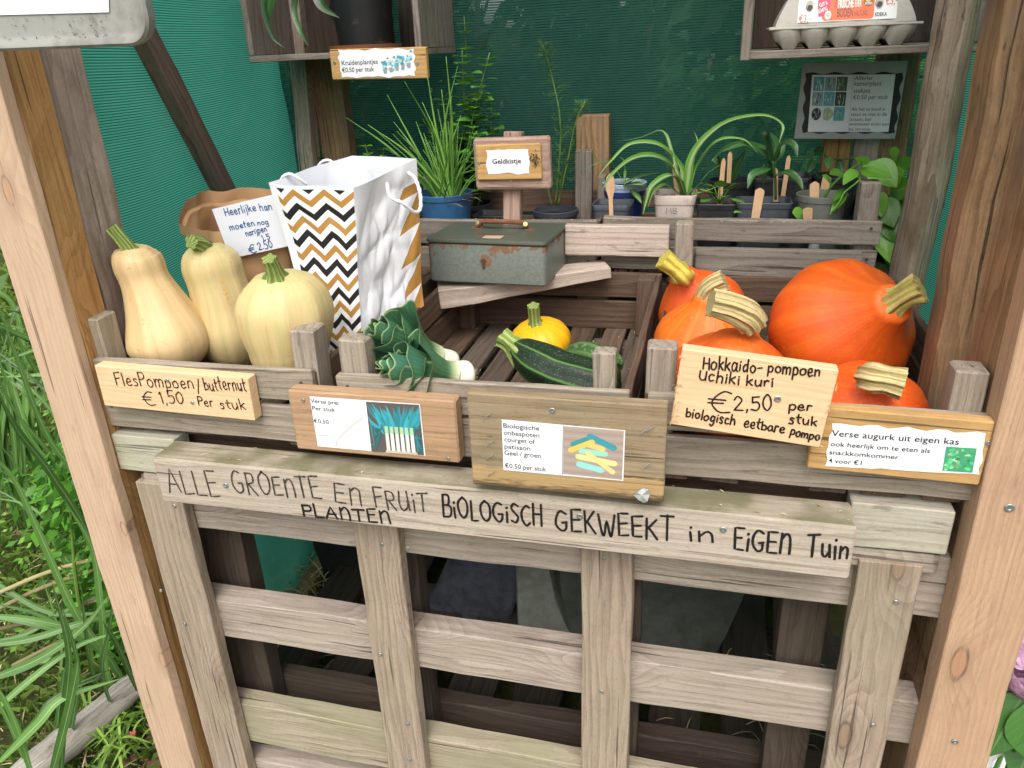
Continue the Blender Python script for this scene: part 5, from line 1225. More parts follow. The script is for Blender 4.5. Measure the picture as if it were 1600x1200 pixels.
# herb plant sign
fr, r = signboard('small yellow wood sign for herb plants on the upper left shelf', (514, 77), (665, 73), (519, 125), SY - .004, .016, M['signboard_y'])
Q = quad(fr, ((528, 78), (647, 76), (649, 119), (534, 121)))
b = MB(); pts_ = []
for (p, q_) in (((0, 0), (1, 0)), ((1, 0), (1, 1)), ((1, 1), (0, 1)), ((0, 1), (0, 0))):
    for i in range(14):
        t_ = i / 14; u, v = p[0] + (q_[0] - p[0]) * t_, p[1] + (q_[1] - p[1]) * t_
        n_ = .07 * noise.noise(V((u * 7, v * 5, 2))); pts_.append(sub(Q, u + (u - .5) * n_, v + (v - .5) * n_ * 3))
poly(b, fr, pts_, .0007, (1, 1, 1)); b.build('paper', M['paper'], r)
b = MB(); q_ = random.Random(5); hh = .0011; Q2 = quad(fr, ((594, 82), (644, 79), (646, 116), (597, 118)))
for i in range(70):
    hh += .000004; k = q_.randrange(5); x_ = .12 + k * .19 + q_.gauss(0, .05); y_ = .55 - k * .06 + q_.gauss(0, .13); rr = q_.uniform(.03, .07); s_ = q_.uniform(.5, 1.4)
    poly(b, fr, [sub(Q2, x_ + rr * math.cos(a), y_ + rr * math.sin(a) * 1.2) for a in [k2 * PI / 3 for k2 in range(6)]], hh, (.10 * s_, .38 * s_, .44 * s_) if i % 3 else (.45, .66, .70))
for k in range(5):
    hh += .00001; x_ = .12 + k * .19; y_ = .86 - k * .05; poly(b, fr, [sub(Q2, *z) for z in ((x_ - .06, y_ - .14), (x_ + .06, y_ - .14), (x_ + .045, y_ + .06), (x_ - .045, y_ + .06))], hh, (.33, .33, .36))
b.build('photo_print', M['ink'], r)
b = MB()
for s_, p, e, cap in (('Kruidenplantjes', (534, 102), 591, 7.4), ('€0.50 per stuk', (535, 113), 585, 7.2)):
    u, v = fr.px(*p); ue, ve = fr.px(e, p[1]); cp = abs(fr.px(p[0], p[1] - cap)[1] - v); ptext(b, fr, s_, u, v, cp, ue - u, .0012, (.03, .03, .035), .005, rot=math.radians(-1.0))
b.build('lettering', M['ink'], r); screws(fr, r, [(523, 98), (652, 99)], .0035)
# house plant sign
fr = fpx((1255, 98), (1419, 95), (1243, 217), .985)
r = thing('notice_sign', 'grey metal plate with black wavy border and printed house plant notice', 'sign', tuple(fr.p(fr.W / 2, fr.H, -.002)))
b = MB(); plank(b, fr.p(0, fr.H / 2, -.002), fr.p(fr.W, fr.H / 2, -.002), fr.y, fr.H, .004, ch=.001, wob=.0005); b.build('plate', plain('grey_metal_plate', (.40, .40, .38), .5, .4, .05), r)
t = NT('black_painted_border'); M['blackpaint'] = t.bsdf((.016, .012, .014), .45, .4)
Q = quad(fr, ((1256, 113), (1413, 112), (1400, 209), (1252, 209)))
b = MB(); pts_ = []
for (p, q_) in (((0, 0), (1, 0)), ((1, 0), (1, 1)), ((1, 1), (0, 1)), ((0, 1), (0, 0))):
    for i in range(40):
        t_ = i / 40; u, v = p[0] + (q_[0] - p[0]) * t_, p[1] + (q_[1] - p[1]) * t_
        s_ = .012 * math.sin(t_ * (4 if p[1] == q_[1] else 3) * 2 * PI); e_ = min(t_, 1 - t_); s_ *= min(1, e_ * 12)
        pts_.append(sub(Q, u + (0 if p[1] == q_[1] else s_ * (1 if p[0] else -1)) + (.5 - u) * .03, v + (0 if p[0] == q_[0] else s_ * 1.4 * (1 if p[1] else -1)) + (.5 - v) * .03))
ctr = b.vert(fr.p(*sub(Q, .5, .5), .0006)); vv_ = [b.vert(fr.p(*z, .0006)) for z in pts_]
for i in range(len(vv_)): b.face((vv_[i], vv_[(i + 1) % len(vv_)], ctr))
b.build('black_border', M['blackpaint'], r)
b = MB(); Q = quad(fr, ((1269, 117), (1399, 116), (1388, 206), (1262, 206))); poly(b, fr, [Q[3], Q[2], Q[1], Q[0]], .0012, (1, 1, 1)); b.build('paper', M['paper'], r)
b = MB(); Q = quad(fr, ((1272, 120), (1326, 120), (1319, 190), (1266, 190))); q_ = random.Random(2); hh = .0018
pal_ = [((.10, .36, .42), (.6, .65, .65)), ((.25, .40, .42), (.12, .13, .10)), ((.10, .14, .11), (.22, .32, .2)), ((.3, .42, .46), (.09, .08, .07)), ((.12, .42, .50), (.6, .62, .6)), ((.09, .08, .07), (.2, .25, .18)), ((.05, .05, .05), (.16, .16, .15)), ((.45, .55, .25), (.55, .6, .55)), ((.12, .42, .46), (.22, .3, .15))]
for i in range(9):
    cx_, cy_ = (i % 3) / 3, (i // 3) / 3; s_ = .31; ca, cb = pal_[i]; hh += .00001
    if i == 6: poly(b, fr, [sub(Q, cx_ + .155 + .14 * math.cos(a), cy_ + .16 + .14 * math.sin(a)) for a in [k * PI / 8 for k in range(16)]], hh, ca)
    elif i == 7: poly(b, fr, [sub(Q, cx_ + .155 + .15 * math.cos(a) * (1 + .2 * math.cos(3 * a)), cy_ + .16 + .15 * math.sin(a)) for a in [k * PI / 8 for k in range(16)]], hh, ca)
    else: poly(b, fr, [sub(Q, *z) for z in ((cx_, cy_), (cx_ + s_, cy_), (cx_ + s_, cy_ + s_), (cx_, cy_ + s_))], hh, ca)
    for k in range(16):
        hh += .000004; x_, y_ = cx_ + q_.uniform(.05, .26), cy_ + q_.uniform(.06, .27); a0 = q_.uniform(0, 3); l_ = q_.uniform(.03, .10); m_ = q_.uniform(.5, 1.5); w2 = .014
        c2c = tuple(min(.8, z * m_) for z in (cb if k % 2 else (.5, .6, .55)))
        dx, dy = math.cos(a0) * l_ * .5, math.sin(a0) * l_; poly(b, fr, [sub(Q, min(cx_ + s_, max(cx_, zx)), min(cy_ + s_, max(cy_, zy))) for zx, zy in ((x_ - dx, y_ - dy), (x_ + w2, y_), (x_ + dx, y_ + dy), (x_ - w2, y_))], hh, c2c)
b.build('photo_print', M['ink'], r)
b = MB()
for s_, p, e, cap in (('Allerlei', (1335, 125), 1362, 7), ('kamerplant', (1334, 134), 1377, 7), ('stekjes', (1333, 145), 1359, 7), ('€0.50 per stuk', (1332, 155), 1387, 6.6), ('Als het te koud is', (1330, 173), 1382, 5.5), ('staan ze niet in de', (1329, 181), 1385, 5.5), ('kraam, bel', (1328, 189), 1360, 5.5), ('eventueel even aan', (1327, 196), 1388, 5.2), ('bij intresse', (1326, 204), 1359, 5.2)):
    u, v = fr.px(*p); ue, ve = fr.px(e, p[1]); cp = abs(fr.px(p[0], p[1] - cap)[1] - v); ptext(b, fr, s_, u, v, cp, ue - u, .0017, (.05, .05, .06), .0)
lw = [fr.px(1334, 116), fr.px(1325, 206)]
stroke(b, fr, lw, .0006, .0016, (.4, .4, .42)); b.build('lettering', M['ink'], r)
screws(fr, r, [(1261, 103), (1409, 101), (1394, 213)], .004)
# tray sign hanging at top left
fr = fpx((-90, -90), (228, -116), (-80, 92), -.10)
r = thing('notice_tray', 'dirty grey plastic tray with a sheet of white paper, hung at the upper left', 'sign', tuple(fr.p(fr.W / 2, fr.H, -.02)))
b = MB()
def rrect(W, H, rad, ins, h, n=8):
    o = []
    for cx_, cy_, a0 in ((W - rad, H - rad, 0), (rad, H - rad, 90), (rad, rad, 180), (W - rad, rad, 270)):
        for k in range(n + 1):
            a = math.radians(a0 + 90 * k / n); o.append(b.vert(fr.p(cx_ + (rad - ins) * math.cos(a), cy_ + (rad - ins) * math.sin(a), h)))
    return o
Wt, Ht = fr.px(228, 20)[0], fr.px(100, 76)[1]
rows = [rrect(Wt, Ht, .03, .004, -.02), rrect(Wt, Ht, .03, .001, -.012), rrect(Wt, Ht, .03, 0, -.003), rrect(Wt, Ht, .03, .003, .0), rrect(Wt, Ht, .03, .007, -.001), rrect(Wt, Ht, .03, .012, -.005), rrect(Wt, Ht, .03, .016, -.006)]
b.grid(rows, closed=True); b.face(rows[-1]); b.face(list(reversed(rows[0]))); b.build('tray', M['tray'], r, smooth=50)
b = MB(); Q = quad(fr, ((-60, -60), (163, -62), (166, 19), (-60, 25))); poly(b, fr, [Q[3], Q[2], Q[1], Q[0]], -.0045, (1, 1, 1)); b.build('paper', M['paper'], r)
b = MB()
for i in range(50):
    p = fr.p(*fr.px(rnd.uniform(0, 215), rnd.uniform(25, 62)), -.0045); d_ = fr.x * rnd.uniform(-.006, .006) + fr.y * rnd.uniform(-.003, .003); ribbon(b, [p, p + d_ * .5 + fr.n * .0008, p + d_], .0007, n=3)
b.build('debris', M['nail'], r)

# ================================================================ EGG CARTON
fl_ = aY(1205, 68, SY2 + .012); fr2 = aY(1430, 62, SY2 + .012)
ez = aY(1310, 88, SY2).z + .0145; ex0, ex1 = fl_.x, fr2.x + .003; EW = ex1 - ex0; ey0 = SY2 + .014; ED = .112
r = thing('egg_carton', 'grey pulp egg carton with orange and white label on the upper right shelf', 'egg carton', ((ex0 + ex1) / 2, ey0 + ED / 2, ez))
eh = .036
b = MB(); NX, NZ = 120, 12; rows = []
for i in range(NZ + 1):
    v = i / NZ; row = []
    for side in range(2):
        for j in range(NX + 1):
            u = j / NX if side == 0 else 1 - j / NX
            ph = u * 5; cupr = abs(math.sin(PI * ph)) ** .38
            taper = .012 * (1 - v) ** 1.3
            bul = .015 * cupr * (1 - (v - .8) ** 2 * .9) - .010
            yy = (ey0 + taper - bul * .8 - .002) if side == 0 else (ey0 + ED - taper + bul * .8)
            zz = ez + eh * v + .013 * max(0, min(1, (.80 - abs(math.sin(PI * ph))) * 2.2)) * (1 - v) ** 1.5
            xx = ex0 + taper * .8 + (EW - 2 * taper * .8) * u
            row.append(b.vert((xx, yy, zz), (u, v, 0)))
    rows.append(row)
b.grid(rows, closed=True); b.face(list(reversed(rows[0]))); b.build('base', M['pulp'], r, smooth=40)
b = MB()
box(b, (ex0 - .006, ey0 - .006, ez + eh - .001), (ex1 + .006, ey0 + ED + .006, ez + eh + .0035), ch=.0012); b.build('rim', M['pulp'], r)
lh = .046; z1_ = ez + eh + .0038
def lidp(u, v, side):                             # v 0 bottom .. 1 top of the lid slope
    ins = .006 + .017 * v ** 1.3
    x0_, x1_ = ex0 - .002 + ins * 1.2, ex1 + .002 - ins * 1.2
    return V((x0_ + (x1_ - x0_) * u, (ey0 + ins - .004) if side == 0 else (ey0 + ED - ins + .004), z1_ + lh * v))
b = MB(); rows = []
for i in range(9):
    v = i / 8; rows.append([b.vert(lidp(j / 24, v, 0) + V((0, -.0015 * abs(math.sin(PI * 5 * j / 24)) * (1 - v), 0))) for j in range(25)] + [b.vert(lidp(1 - j / 24, v, 1)) for j in range(25)])
b.grid(rows, closed=True); b.face(rows[-1]); b.build('lid', M['pulp'], r, smooth=40)
P0, P1, P2, P3 = lidp(.09, .99, 0), lidp(.93, .99, 0), lidp(.93, .10, 0), lidp(.09, .10, 0)
en = (P1 - P0).cross(P3 - P0).normalized(); en = en if en.dot(CAM - P0) > 0 else -en
ef = Frame(P0 + en * .0022, P1 + en * .0022, P3 + en * .0022)
if ef.n.dot(en) < 0: ef.n = -ef.n
t = NT('label_print'); M['label'] = t.bsdf(t.n('Attribute', {'attribute_name': 'pc'}).outputs['Color'], .45, .4)
b = MB(); W, H = ef.W, ef.H
b.face([b.vert(ef.p(*z, 0), c=(.72, .73, .72)) for z in ((0, 0), (W, 0), (W, H), (0, H))][::-1])
top_ = [b.vert(p, c=(.72, .73, .72)) for p in (ef.p(0, -.0002, 0), ef.p(W, -.0002, 0), lidp(.93, .995, 0) + V((0, .03, .0035)), lidp(.09, .995, 0) + V((0, .03, .0035)))]; b.face(top_)
def rr(u0, v0, u1, v1, h, c, rad=.006):
    pts_ = []
    for cx_, cy_, a0 in ((u1 - rad, v1 - rad, 0), (u0 + rad, v1 - rad, 90), (u0 + rad, v0 + rad, 180), (u1 - rad, v0 + rad, 270)):
        for k in range(5): a = math.radians(a0 + 22.5 * k); pts_.append((cx_ + rad * math.cos(a), cy_ + rad * math.sin(a)))
    poly(b, ef, pts_, h, c)
rr(W * .25, H * .03, W * .775, H * .97, .0002, (.78, .13, .035))
pts_ = [(W * .20, H * .10), (W * .335, H * .02), (W * .325, H * .45), (W * .27, H * .78), (W * .215, H * .80), (W * .20, H * .5)]
poly(b, ef, pts_, .0004, (.62, .04, .10))
cW = (.82, .80, .76); cD = (.10, .05, .03)
ptext(b, ef, 'GUT &', W * .222, H * .40, H * .15, W * .085, .0006, cW, .02, rot=-.35); ptext(b, ef, 'GÜNSTIG', W * .212, H * .66, H * .15, W * .10, .0006, cW, .02, rot=-.35)
ptext(b, ef, '10', W * .365, H * .46, H * .33, W * .032, .0006, cD, .01); ptext(b, ef, 'FRISCHE', W * .405, H * .46, H * .33, W * .16, .0006, cW, .03); ptext(b, ef, 'EIER', W * .575, H * .45, H * .27, W * .07, .0006, cW, .01)
ptext(b, ef, 'BODEN', W * .40, H * .84, H * .34, W * .165, .0006, cD, .02); ptext(b, ef, 'HALTUNG', W * .575, H * .83, H * .23, W * .135, .0006, cD, .0)
poly(b, ef, [(W * .31 + W * .033 * math.cos(a), H * .74 + H * .18 * math.sin(a)) for a in [k * PI / 8 for k in range(16)]], .0005, cW); poly(b, ef, [(W * .31 + W * .02 * math.cos(a), H * .74 + H * .11 * math.sin(a)) for a in [k * PI / 8 for k in range(16)]], .0007, (.45, .42, .40))
poly(b, ef, [(W * .715 + W * .05 * math.cos(a), H * .27 + H * .2 * math.sin(a)) for a in [k * PI / 8 for k in range(16)]], .0005, (.22, .10, .03)); poly(b, ef, [(W * .708 + W * .025 * math.cos(a), H * .19 + H * .09 * math.sin(a)) for a in [k * PI / 6 for k in range(12)]], .0007, (.75, .5, .05)); ptext(b, ef, 'BODEN', W * .68, H * .39, H * .10, W * .07, .0009, cW, .01)
ptext(b, ef, 'EDEKA', W * .785, H * .88, H * .15, W * .12, .0006, (.03, .03, .06), .02)
b.build('label', M['label'], r)
b = MB(); HW[0] = 0
def hword(s_, u, v, cap, w_, c):
    tot = sum(GL[k][0] + .14 for k in s_); x = 0
    for k in s_:
        wg, st = GL[k]
        for one in (st.split('|') if st else []):
            q = [V((*map(float, z.split(',')), 0)) for z in one.lstrip('~').split()]
            if one[0] == '~': q = catmull(q, 12)
            HW[0] += 1; stroke(b, ef, [(u + (x + z.x) / tot * w_, v - z.y * cap) for z in q], .0014, .0009 + .00002 * HW[0], c)
        x += wg + .14
hword('€3,-', W * .015, H * .97, H * .28, W * .13, (.7, .12, .08)); hword('€3,-', W * .885, H * .42, H * .34, W * .12, (.7, .12, .08)); b.build('lettering', M['label'], r)
for u in (.115, .82):
    b = MB()
    rows = [[b.vert(ef.p(W * u + W * .04 * math.cos(a) * s_, H * .34 + H * .24 * math.sin(a) * (s_ if math.sin(a) < 0 else s_ * .7), h)) for a in [k * PI / 8 for k in range(16)]] for s_, h in ((1, .0008), (.95, .0035), (.7, .0045))]
    b.grid(rows, closed=True); b.face(rows[-1])
    pts_ = [(W * (u + .002) + W * .026 * math.cos(a), H * .42 + H * .1 * math.sin(a)) for a in [k * PI / 6 for k in range(12)]]
    poly(b, ef, pts_, .0048, (1, 1, 1), 1)
    b.build('latch', [M['pulp'], M['nail']], r, smooth=40)

# ================================================================ POTS AND PLANTS
def rnd_pot(r, c, r0, r1, h, mat, rim=.004, soil=True, name='pot'):
    b = MB(); x, y, z = c
    lathe(b, c, [(.001, .001), (r0 - .002, 0), (r0, .002), (r1 - rim * .6, h - rim * 3.2), (r1, h - rim * 3), (r1 + .001, h - .001), (r1, h), (r1 - rim * .7, h), (r1 - rim, h - rim * 3), (r0, .01)], 40)
    b.build(name, mat, r, smooth=35)
    if soil:
        b = MB(); rows = []
        for i in range(8):
            q = (r1 - rim * 1.2) * (1 - i / 8); rows.append([b.vert((x + q * math.cos(a), y + q * math.sin(a), z + h - rim * 4 + .004 * noise.noise(V((q * 90 * math.cos(a), q * 90 * math.sin(a), 1))))) for a in [k * PI / 14 for k in range(28)]])
        b.grid(rows, closed=True); b.face(rows[-1]); b.build('soil', M['soil'], r, smooth=0)
def sq_pot(r, c, w0, w1, d0, d1, h, mat, name='pot', rim=.012):
    b = MB(); x, y, z = c; rows = []
    def ring(w_, d_, zz, rad=.010):
        o = []
        for cx_, cy_, a0 in ((w_ / 2 - rad, d_ / 2 - rad, 0), (-w_ / 2 + rad, d_ / 2 - rad, 90), (-w_ / 2 + rad, -d_ / 2 + rad, 180), (w_ / 2 - rad, -d_ / 2 + rad, 270)):
            for k in range(5): a = math.radians(a0 + 22.5 * k); o.append(b.vert((x + cx_ + rad * math.cos(a), y + cy_ + rad * math.sin(a), z + zz)))
        return o
    def L(t_): return w0 + (w1 - w0) * t_, d0 + (d1 - d0) * t_
    e = .003
    rows = [ring(*L(0), 0), ring(*L(.82), h - rim), ring(L(.82)[0] + e, L(.82)[1] + e, h - rim + .0008), ring(w1 + e, d1 + e, h - .001), ring(w1 + e - .001, d1 + e - .001, h), ring(w1 - .003, d1 - .003, h), ring(L(.8)[0] - .005, L(.8)[1] - .005, h - .014)]
    b.grid(rows, closed=True); b.face(list(reversed(rows[0]))); b.build(name, mat, r, smooth=35)
    b = MB(); rows = []; G = 10; w_, d_ = L(.8)
    for i in range(G + 1): rows.append([b.vert((x + (j / G - .5) * (w_ - .005), y + (i / G - .5) * (d_ - .005), z + h - .012 + .004 * noise.noise(V((i * .9, j * .9, x * 50))))) for j in range(G + 1)])
    b.grid(rows); b.build('soil', M['soil'], r, smooth=0)
def leaf(b, base, d, L, wid, droop=.3, up=(0, 0, 1), fold=.22, curl=.0, stalk=None):
    base = V(base); d = V(d).normalized(); dn = V((0, 0, -1)); pts = [base]
    for k in range(1, 5): t_ = k / 4; pts.append(base + d * (L * t_) + dn * (droop * L * t_ * t_))
    ribbon(b, pts, wid, up, fold, 12, prof=leafprof, curl=curl, across=4, twist=rnd.uniform(-.4, .4))
PF = BZ + .012                                 # floor of the rear crates
pg_ = 'small potted plants in the rear right crate'
# blue tub
c = A(975, 330, .84)
r = thing('potted_plant', 'navy tub with pale rim, thin leaved seedling at the left of the house plants', 'potted plant', (c.x, c.y, PF), pg_)
zt_ = aY(975, 290, .80).z
rnd_pot(r, (c.x, c.y, PF), .034, .046, zt_ - PF - .014, M['navy_plastic'], soil=False); rnd_pot(r, (c.x, c.y, zt_ - .018), .0465, .049, .020, M['pale_plastic'], rim=.003, name='rim')
b = MB()
top = V((c.x, c.y, zt_ - .008))
for pts_ in ([top, A(960, 262, .84), A(945, 252, .83), A(905, 268, .80)], [top, A(975, 255, .84), A(968, 245, .84)], [top, A(985, 285, .80), A(1005, 270, .80)]): ribbon(b, pts_, .005, n=14, fold=.3)
for (px_, py_, tx, ty, w_) in ((975, 285, 1035, 262, .016), (975, 290, 1005, 285, .015), (950, 285, 958, 262, .012), (985, 295, 1003, 315, .009)):
    s_ = A(px_, py_, .80); e_ = A(tx, ty, .77); leaf(b, s_, e_ - s_, (e_ - s_).length, w_, .1)
b.build('foliage', M['spider'], r, smooth=0)
c = A(958, 335, .70)
r = thing('potted_plant', 'low slate pot with a spoon shaped stick, front left among the house plants', 'potted plant', (c.x, c.y, PF), pg_)
sq_pot(r, (c.x, c.y, PF), .062, .080, .062, .075, aY(958, 320, .67).z - PF, M['slate_plastic'])
b = MB()
for k in range(5):
    p = V((c.x + rnd.uniform(-.02, .02), c.y + rnd.uniform(-.02, .02), PF + .08)); ribbon(b, [p, p + V((rnd.uniform(-.01, .01), 0, .03)), p + V((rnd.uniform(-.03, .03), -.01, .055))], .0012, n=6)
b.build('foliage', M['chive'], r, smooth=0)
# beige MB pot with spider plant
c = A(1054, 340, .70); hz = aY(1054, 305, .665).z
r = thing('potted_plant', 'spider plant with long arching striped leaves in a beige square pot', 'potted plant', (c.x, c.y, PF), pg_)
sq_pot(r, (c.x, c.y, PF), .058, .084, .058, .08, hz - PF, M['beige_plastic'], rim=.020)
b = MB(); s0 = A(1075, 302, .70)
sp_ = [([(1072, 302, .70), (1085, 240, .70), (1130, 195, .70), (1190, 181, .68), (1222, 195, .67), (1218, 222, .66)], .011),
       ([(1068, 302, .70), (1062, 262, .70), (1030, 228, .68), (985, 226, .66), (955, 252, .64), (935, 275, .63)], .012),
       ([(1068, 304, .70), (1050, 262, .68), (1020, 245, .66), (985, 250, .64), (955, 275, .61), (940, 300, .60)], .0135),
       ([(1076, 302, .70), (1090, 262, .69), (1120, 222, .67), (1160, 218, .66), (1185, 240, .66)], .011),
       ([(1070, 302, .70), (1050, 240, .73), (1035, 205, .75), (1000, 215, .75), (960, 222, .74)], .004),
       ([(1066, 305, .69), (1050, 275, .66), (1020, 290, .63), (1010, 315, .62), (1005, 335, .615)], .009),
       ([(1078, 304, .70), (1095, 285, .68), (1110, 268, .67), (1130, 255, .66)], .006), ([(1074, 302, .72), (1075, 255, .75), (1090, 228, .77), (1085, 205, .78)], .005),
       ([(1070, 304, .69), (1062, 280, .66), (1055, 262, .66), (1052, 240, .67)], .006), ([(1080, 304, .69), (1100, 300, .67), (1125, 290, .66)], .005), ([(1064, 304, .69), (1040, 290, .67), (1022, 300, .66), (1012, 325, .655)], .007)]
for pts_, w_ in sp_:
    ribbon(b, [A(*p) for p in pts_], w_, (0, -.3, 1), .35, 26, prof=lambda t: (.45 + .55 * math.sin(PI * min(1, t * 1.3 + .12))) * (1 - t ** 4) + .03)
b.build('foliage', M['spider'], r, smooth=0)
b = MB(); fq = fpx((1022, 318), (1090, 318), (1024, 334), c.y - .0385)
for k_, (s_, a_, e_) in enumerate((('M', (1041, 333), (1049, 333)), ('B', (1052, 333), (1058, 333)))):
    if s_ == 'M':
        stroke(b, fq, [fq.px(*z) for z in ((1041, 333), (1042, 324), (1045, 330), (1048, 324), (1049, 333))], .0011, .004, (0, 0, 0))
    else:
        stroke(b, fq, [fq.px(*z) for z in ((1052, 333), (1052, 324), (1057, 325), (1056, 328), (1053, 329), (1058, 330), (1057, 333), (1052, 333))], .0011, .0042, (0, 0, 0))
b.build('lettering', M['marker'], r)
# leafy seedling
c = A(1118, 345, .71); hz = aY(1118, 318, .68).z
r = thing('potted_plant', 'black square pot with a bright lobed leaf seedling, right of the beige pot', 'potted plant', (c.x, c.y, PF), pg_)
sq_pot(r, (c.x, c.y, PF), .06, .082, .06, .08, hz - PF, M['black_plastic'])
b = MB(); o_ = A(1124, 318, .70)
for (tx, ty, w_) in ((1096, 295, .017), (1110, 282, .014), (1140, 305, .013), (1150, 285, .014), (1095, 310, .012), (1125, 280, .013), (1158, 312, .011), (1138, 290, .012), (1112, 300, .014)):
    e_ = A(tx, ty, .675); m_ = o_.lerp(e_, .55) + V((0, 0, .006)); tube(b, [o_, m_], .0011, 5, 3); leaf(b, m_, e_ - m_ + V((rnd.uniform(-.01, .01), 0, 0)), (e_ - m_).length * 1.3, w_, .25, curl=.3)
b.build('foliage', M['lime'], r, smooth=0)
c = A(1140, 330, .84)
r = thing('potted_plant', 'black pot with upright pointed leaf behind the bright seedling', 'potted plant', (c.x, c.y, PF), pg_)
rnd_pot(r, (c.x, c.y, PF), .035, .05, aY(1140, 285, .80).z - PF, M['black_plastic'])
b = MB(); ribbon(b, [A(1138, 292, .83), A(1150, 262, .82), A(1165, 235, .81)], .010, (0, -1, .3), .4, 14, prof=leafprof); ribbon(b, [A(1135, 292, .83), A(1128, 270, .82), A(1118, 262, .80)], .009, (0, -1, .3), .3, 12, prof=leafprof)
ribbon(b, [A(1142, 292, .83), A(1120, 250, .82), A(1150, 226, .80), A(1195, 232, .78), A(1215, 250, .77)], .011, (0, -.4, 1), .3, 20, prof=leafprof)
b.build('foliage', M['darkleaf'], r, smooth=0)
# dark dracaena-like in slate pot
c = A(1190, 345, .70); hz = aY(1190, 317, .665).z
r = thing('potted_plant', 'dark leaved cutting with a single upright stem in a slate rectangular pot', 'potted plant', (c.x, c.y, PF), pg_)
sq_pot(r, (c.x, c.y, PF), .085, .105, .06, .078, hz - PF, M['slate_plastic'])
b = MB(); s0 = A(1212, 312, .70); s1_ = A(1207, 250, .70); s2_ = A(1205, 225, .70)
tube(b, [s0, s0.lerp(s1_, .5) + V((.002, 0, 0)), s1_], .0028, 8, 10)
for pts_, w_ in (([(1208, 268, .70), (1200, 235, .69), (1195, 215, .68), (1196, 204, .68)], .010), ([(1206, 262, .70), (1212, 228, .70), (1203, 206, .70)], .010), ([(1207, 258, .70), (1190, 240, .68), (1165, 226, .66), (1125, 238, .64)], .009), ([(1207, 252, .70), (1225, 225, .68), (1240, 228, .67), (1246, 245, .66)], .010), ([(1205, 262, .70), (1190, 268, .68), (1175, 275, .67), (1168, 295, .66)], .010), ([(1210, 275, .70), (1230, 270, .68), (1247, 282, .67), (1255, 298, .66)], .009), ([(1207, 255, .71), (1218, 240, .73), (1228, 222, .74)], .010), ([(1207, 270, .72), (1198, 262, .73), (1192, 290, .73)], .010)):
    ribbon(b, [A(*p) for p in pts_], w_, (0, -.6, 1), .3, 18, prof=leafprof)
b.build('foliage', M['darkleaf'], r, smooth=0)
c = A(1215, 318, .86)
r = thing('potted_plant', 'black pot behind the slate pot with drooping dark leaves', 'potted plant', (c.x, c.y, PF), pg_)
sq_pot(r, (c.x, c.y, PF), .085, .12, .075, .09, aY(1215, 278, .82).z - PF, M['black_plastic'])
b = MB()
for tx, ty in ((1245, 270), (1258, 262), (1180, 262)): s_ = A(1215, 285, .84); e_ = A(tx, ty, .80); leaf(b, s_, e_ - s_ + V((0, 0, .02)), (e_ - s_).length * 1.2, .011, .35)
b.build('foliage', M['darkleaf'], r, smooth=0)
# grey round pot with pothos cutting
c = A(1280, 342, .71); hz = aY(1280, 308, .67).z
r = thing('potted_plant', 'round grey green pot with a trailing pothos cutting', 'potted plant', (c.x, c.y, PF), pg_)
rnd_pot(r, (c.x, c.y, PF), .036, .0485, hz - PF, M['grey_plastic'])
b = MB(); q0 = A(1283, 318, .70)
tube(b, [q0, A(1300, 290, .69), A(1325, 268, .68), A(1345, 254, .66)], .0026, 8, 14); tube(b, [A(1325, 268, .68), A(1345, 278, .66), A(1320, 300, .65), A(1312, 315, .645), A(1300, 332, .64)], .002, 8, 14)
for bx_, by_, tx, ty, w_ in ((1345, 262, 1395, 272, .022), (1345, 258, 1350, 240, .014), (1322, 300, 1298, 330, .009), (1320, 295, 1302, 312, .008), (1318, 272, 1296, 268, .012), (1338, 265, 1318, 285, .012), (1300, 288, 1285, 270, .010)):
    s_ = A(bx_, by_, .67); e_ = A(tx, ty, .64); leaf(b, s_, e_ - s_, (e_ - s_).length, w_, .12, up=(0, -.7, .7), fold=.2)
b.build('foliage', M['pothos'], r, smooth=0)
c = A(1300, 318, .88)
r = thing('potted_plant', 'black pot with thin pothos stems at the back right corner of the plant crate', 'potted plant', (c.x, c.y, PF), pg_)
rnd_pot(r, (c.x, c.y, PF), .036, .05, aY(1300, 278, .84).z - PF, M['black_plastic'])
b = MB(); tube(b, [A(1290, 285, .86), A(1268, 262, .85), A(1275, 235, .85), A(1300, 248, .85), A(1330, 248, .84), A(1345, 250, .83)], .0018, 6, 20)
for bx_, by_, tx, ty, w_ in ((1272, 250, 1262, 268, .009), (1278, 240, 1282, 225, .010), (1295, 245, 1295, 262, .010), (1310, 250, 1318, 268, .009)):
    s_ = A(bx_, by_, .85); e_ = A(tx, ty, .83); leaf(b, s_, e_ - s_, (e_ - s_).length, w_, .1, up=(0, -1, .3))
b.build('foliage', M['darkleaf'], r, smooth=0)
c = A(1245, 350, .655)
r = thing('potted_plant', 'variegated rounded leaf seedling peeping over the front slat', 'potted plant', (c.x, c.y, PF), pg_)
rnd_pot(r, (c.x, c.y, PF), .022, .030, .085, M['black_plastic'])
b = MB(); s_ = A(1256, 336, .645); e_ = A(1234, 333, .63); leaf(b, s_, e_ - s_ + V((0, 0, .012)), .030, .014, .3, up=(0, -.8, .6), curl=.4); leaf(b, A(1160, 333, .645), V((-.6, -.3, .2)), .02, .010, .2)
b.build('foliage', M['pothos'], r, smooth=0)
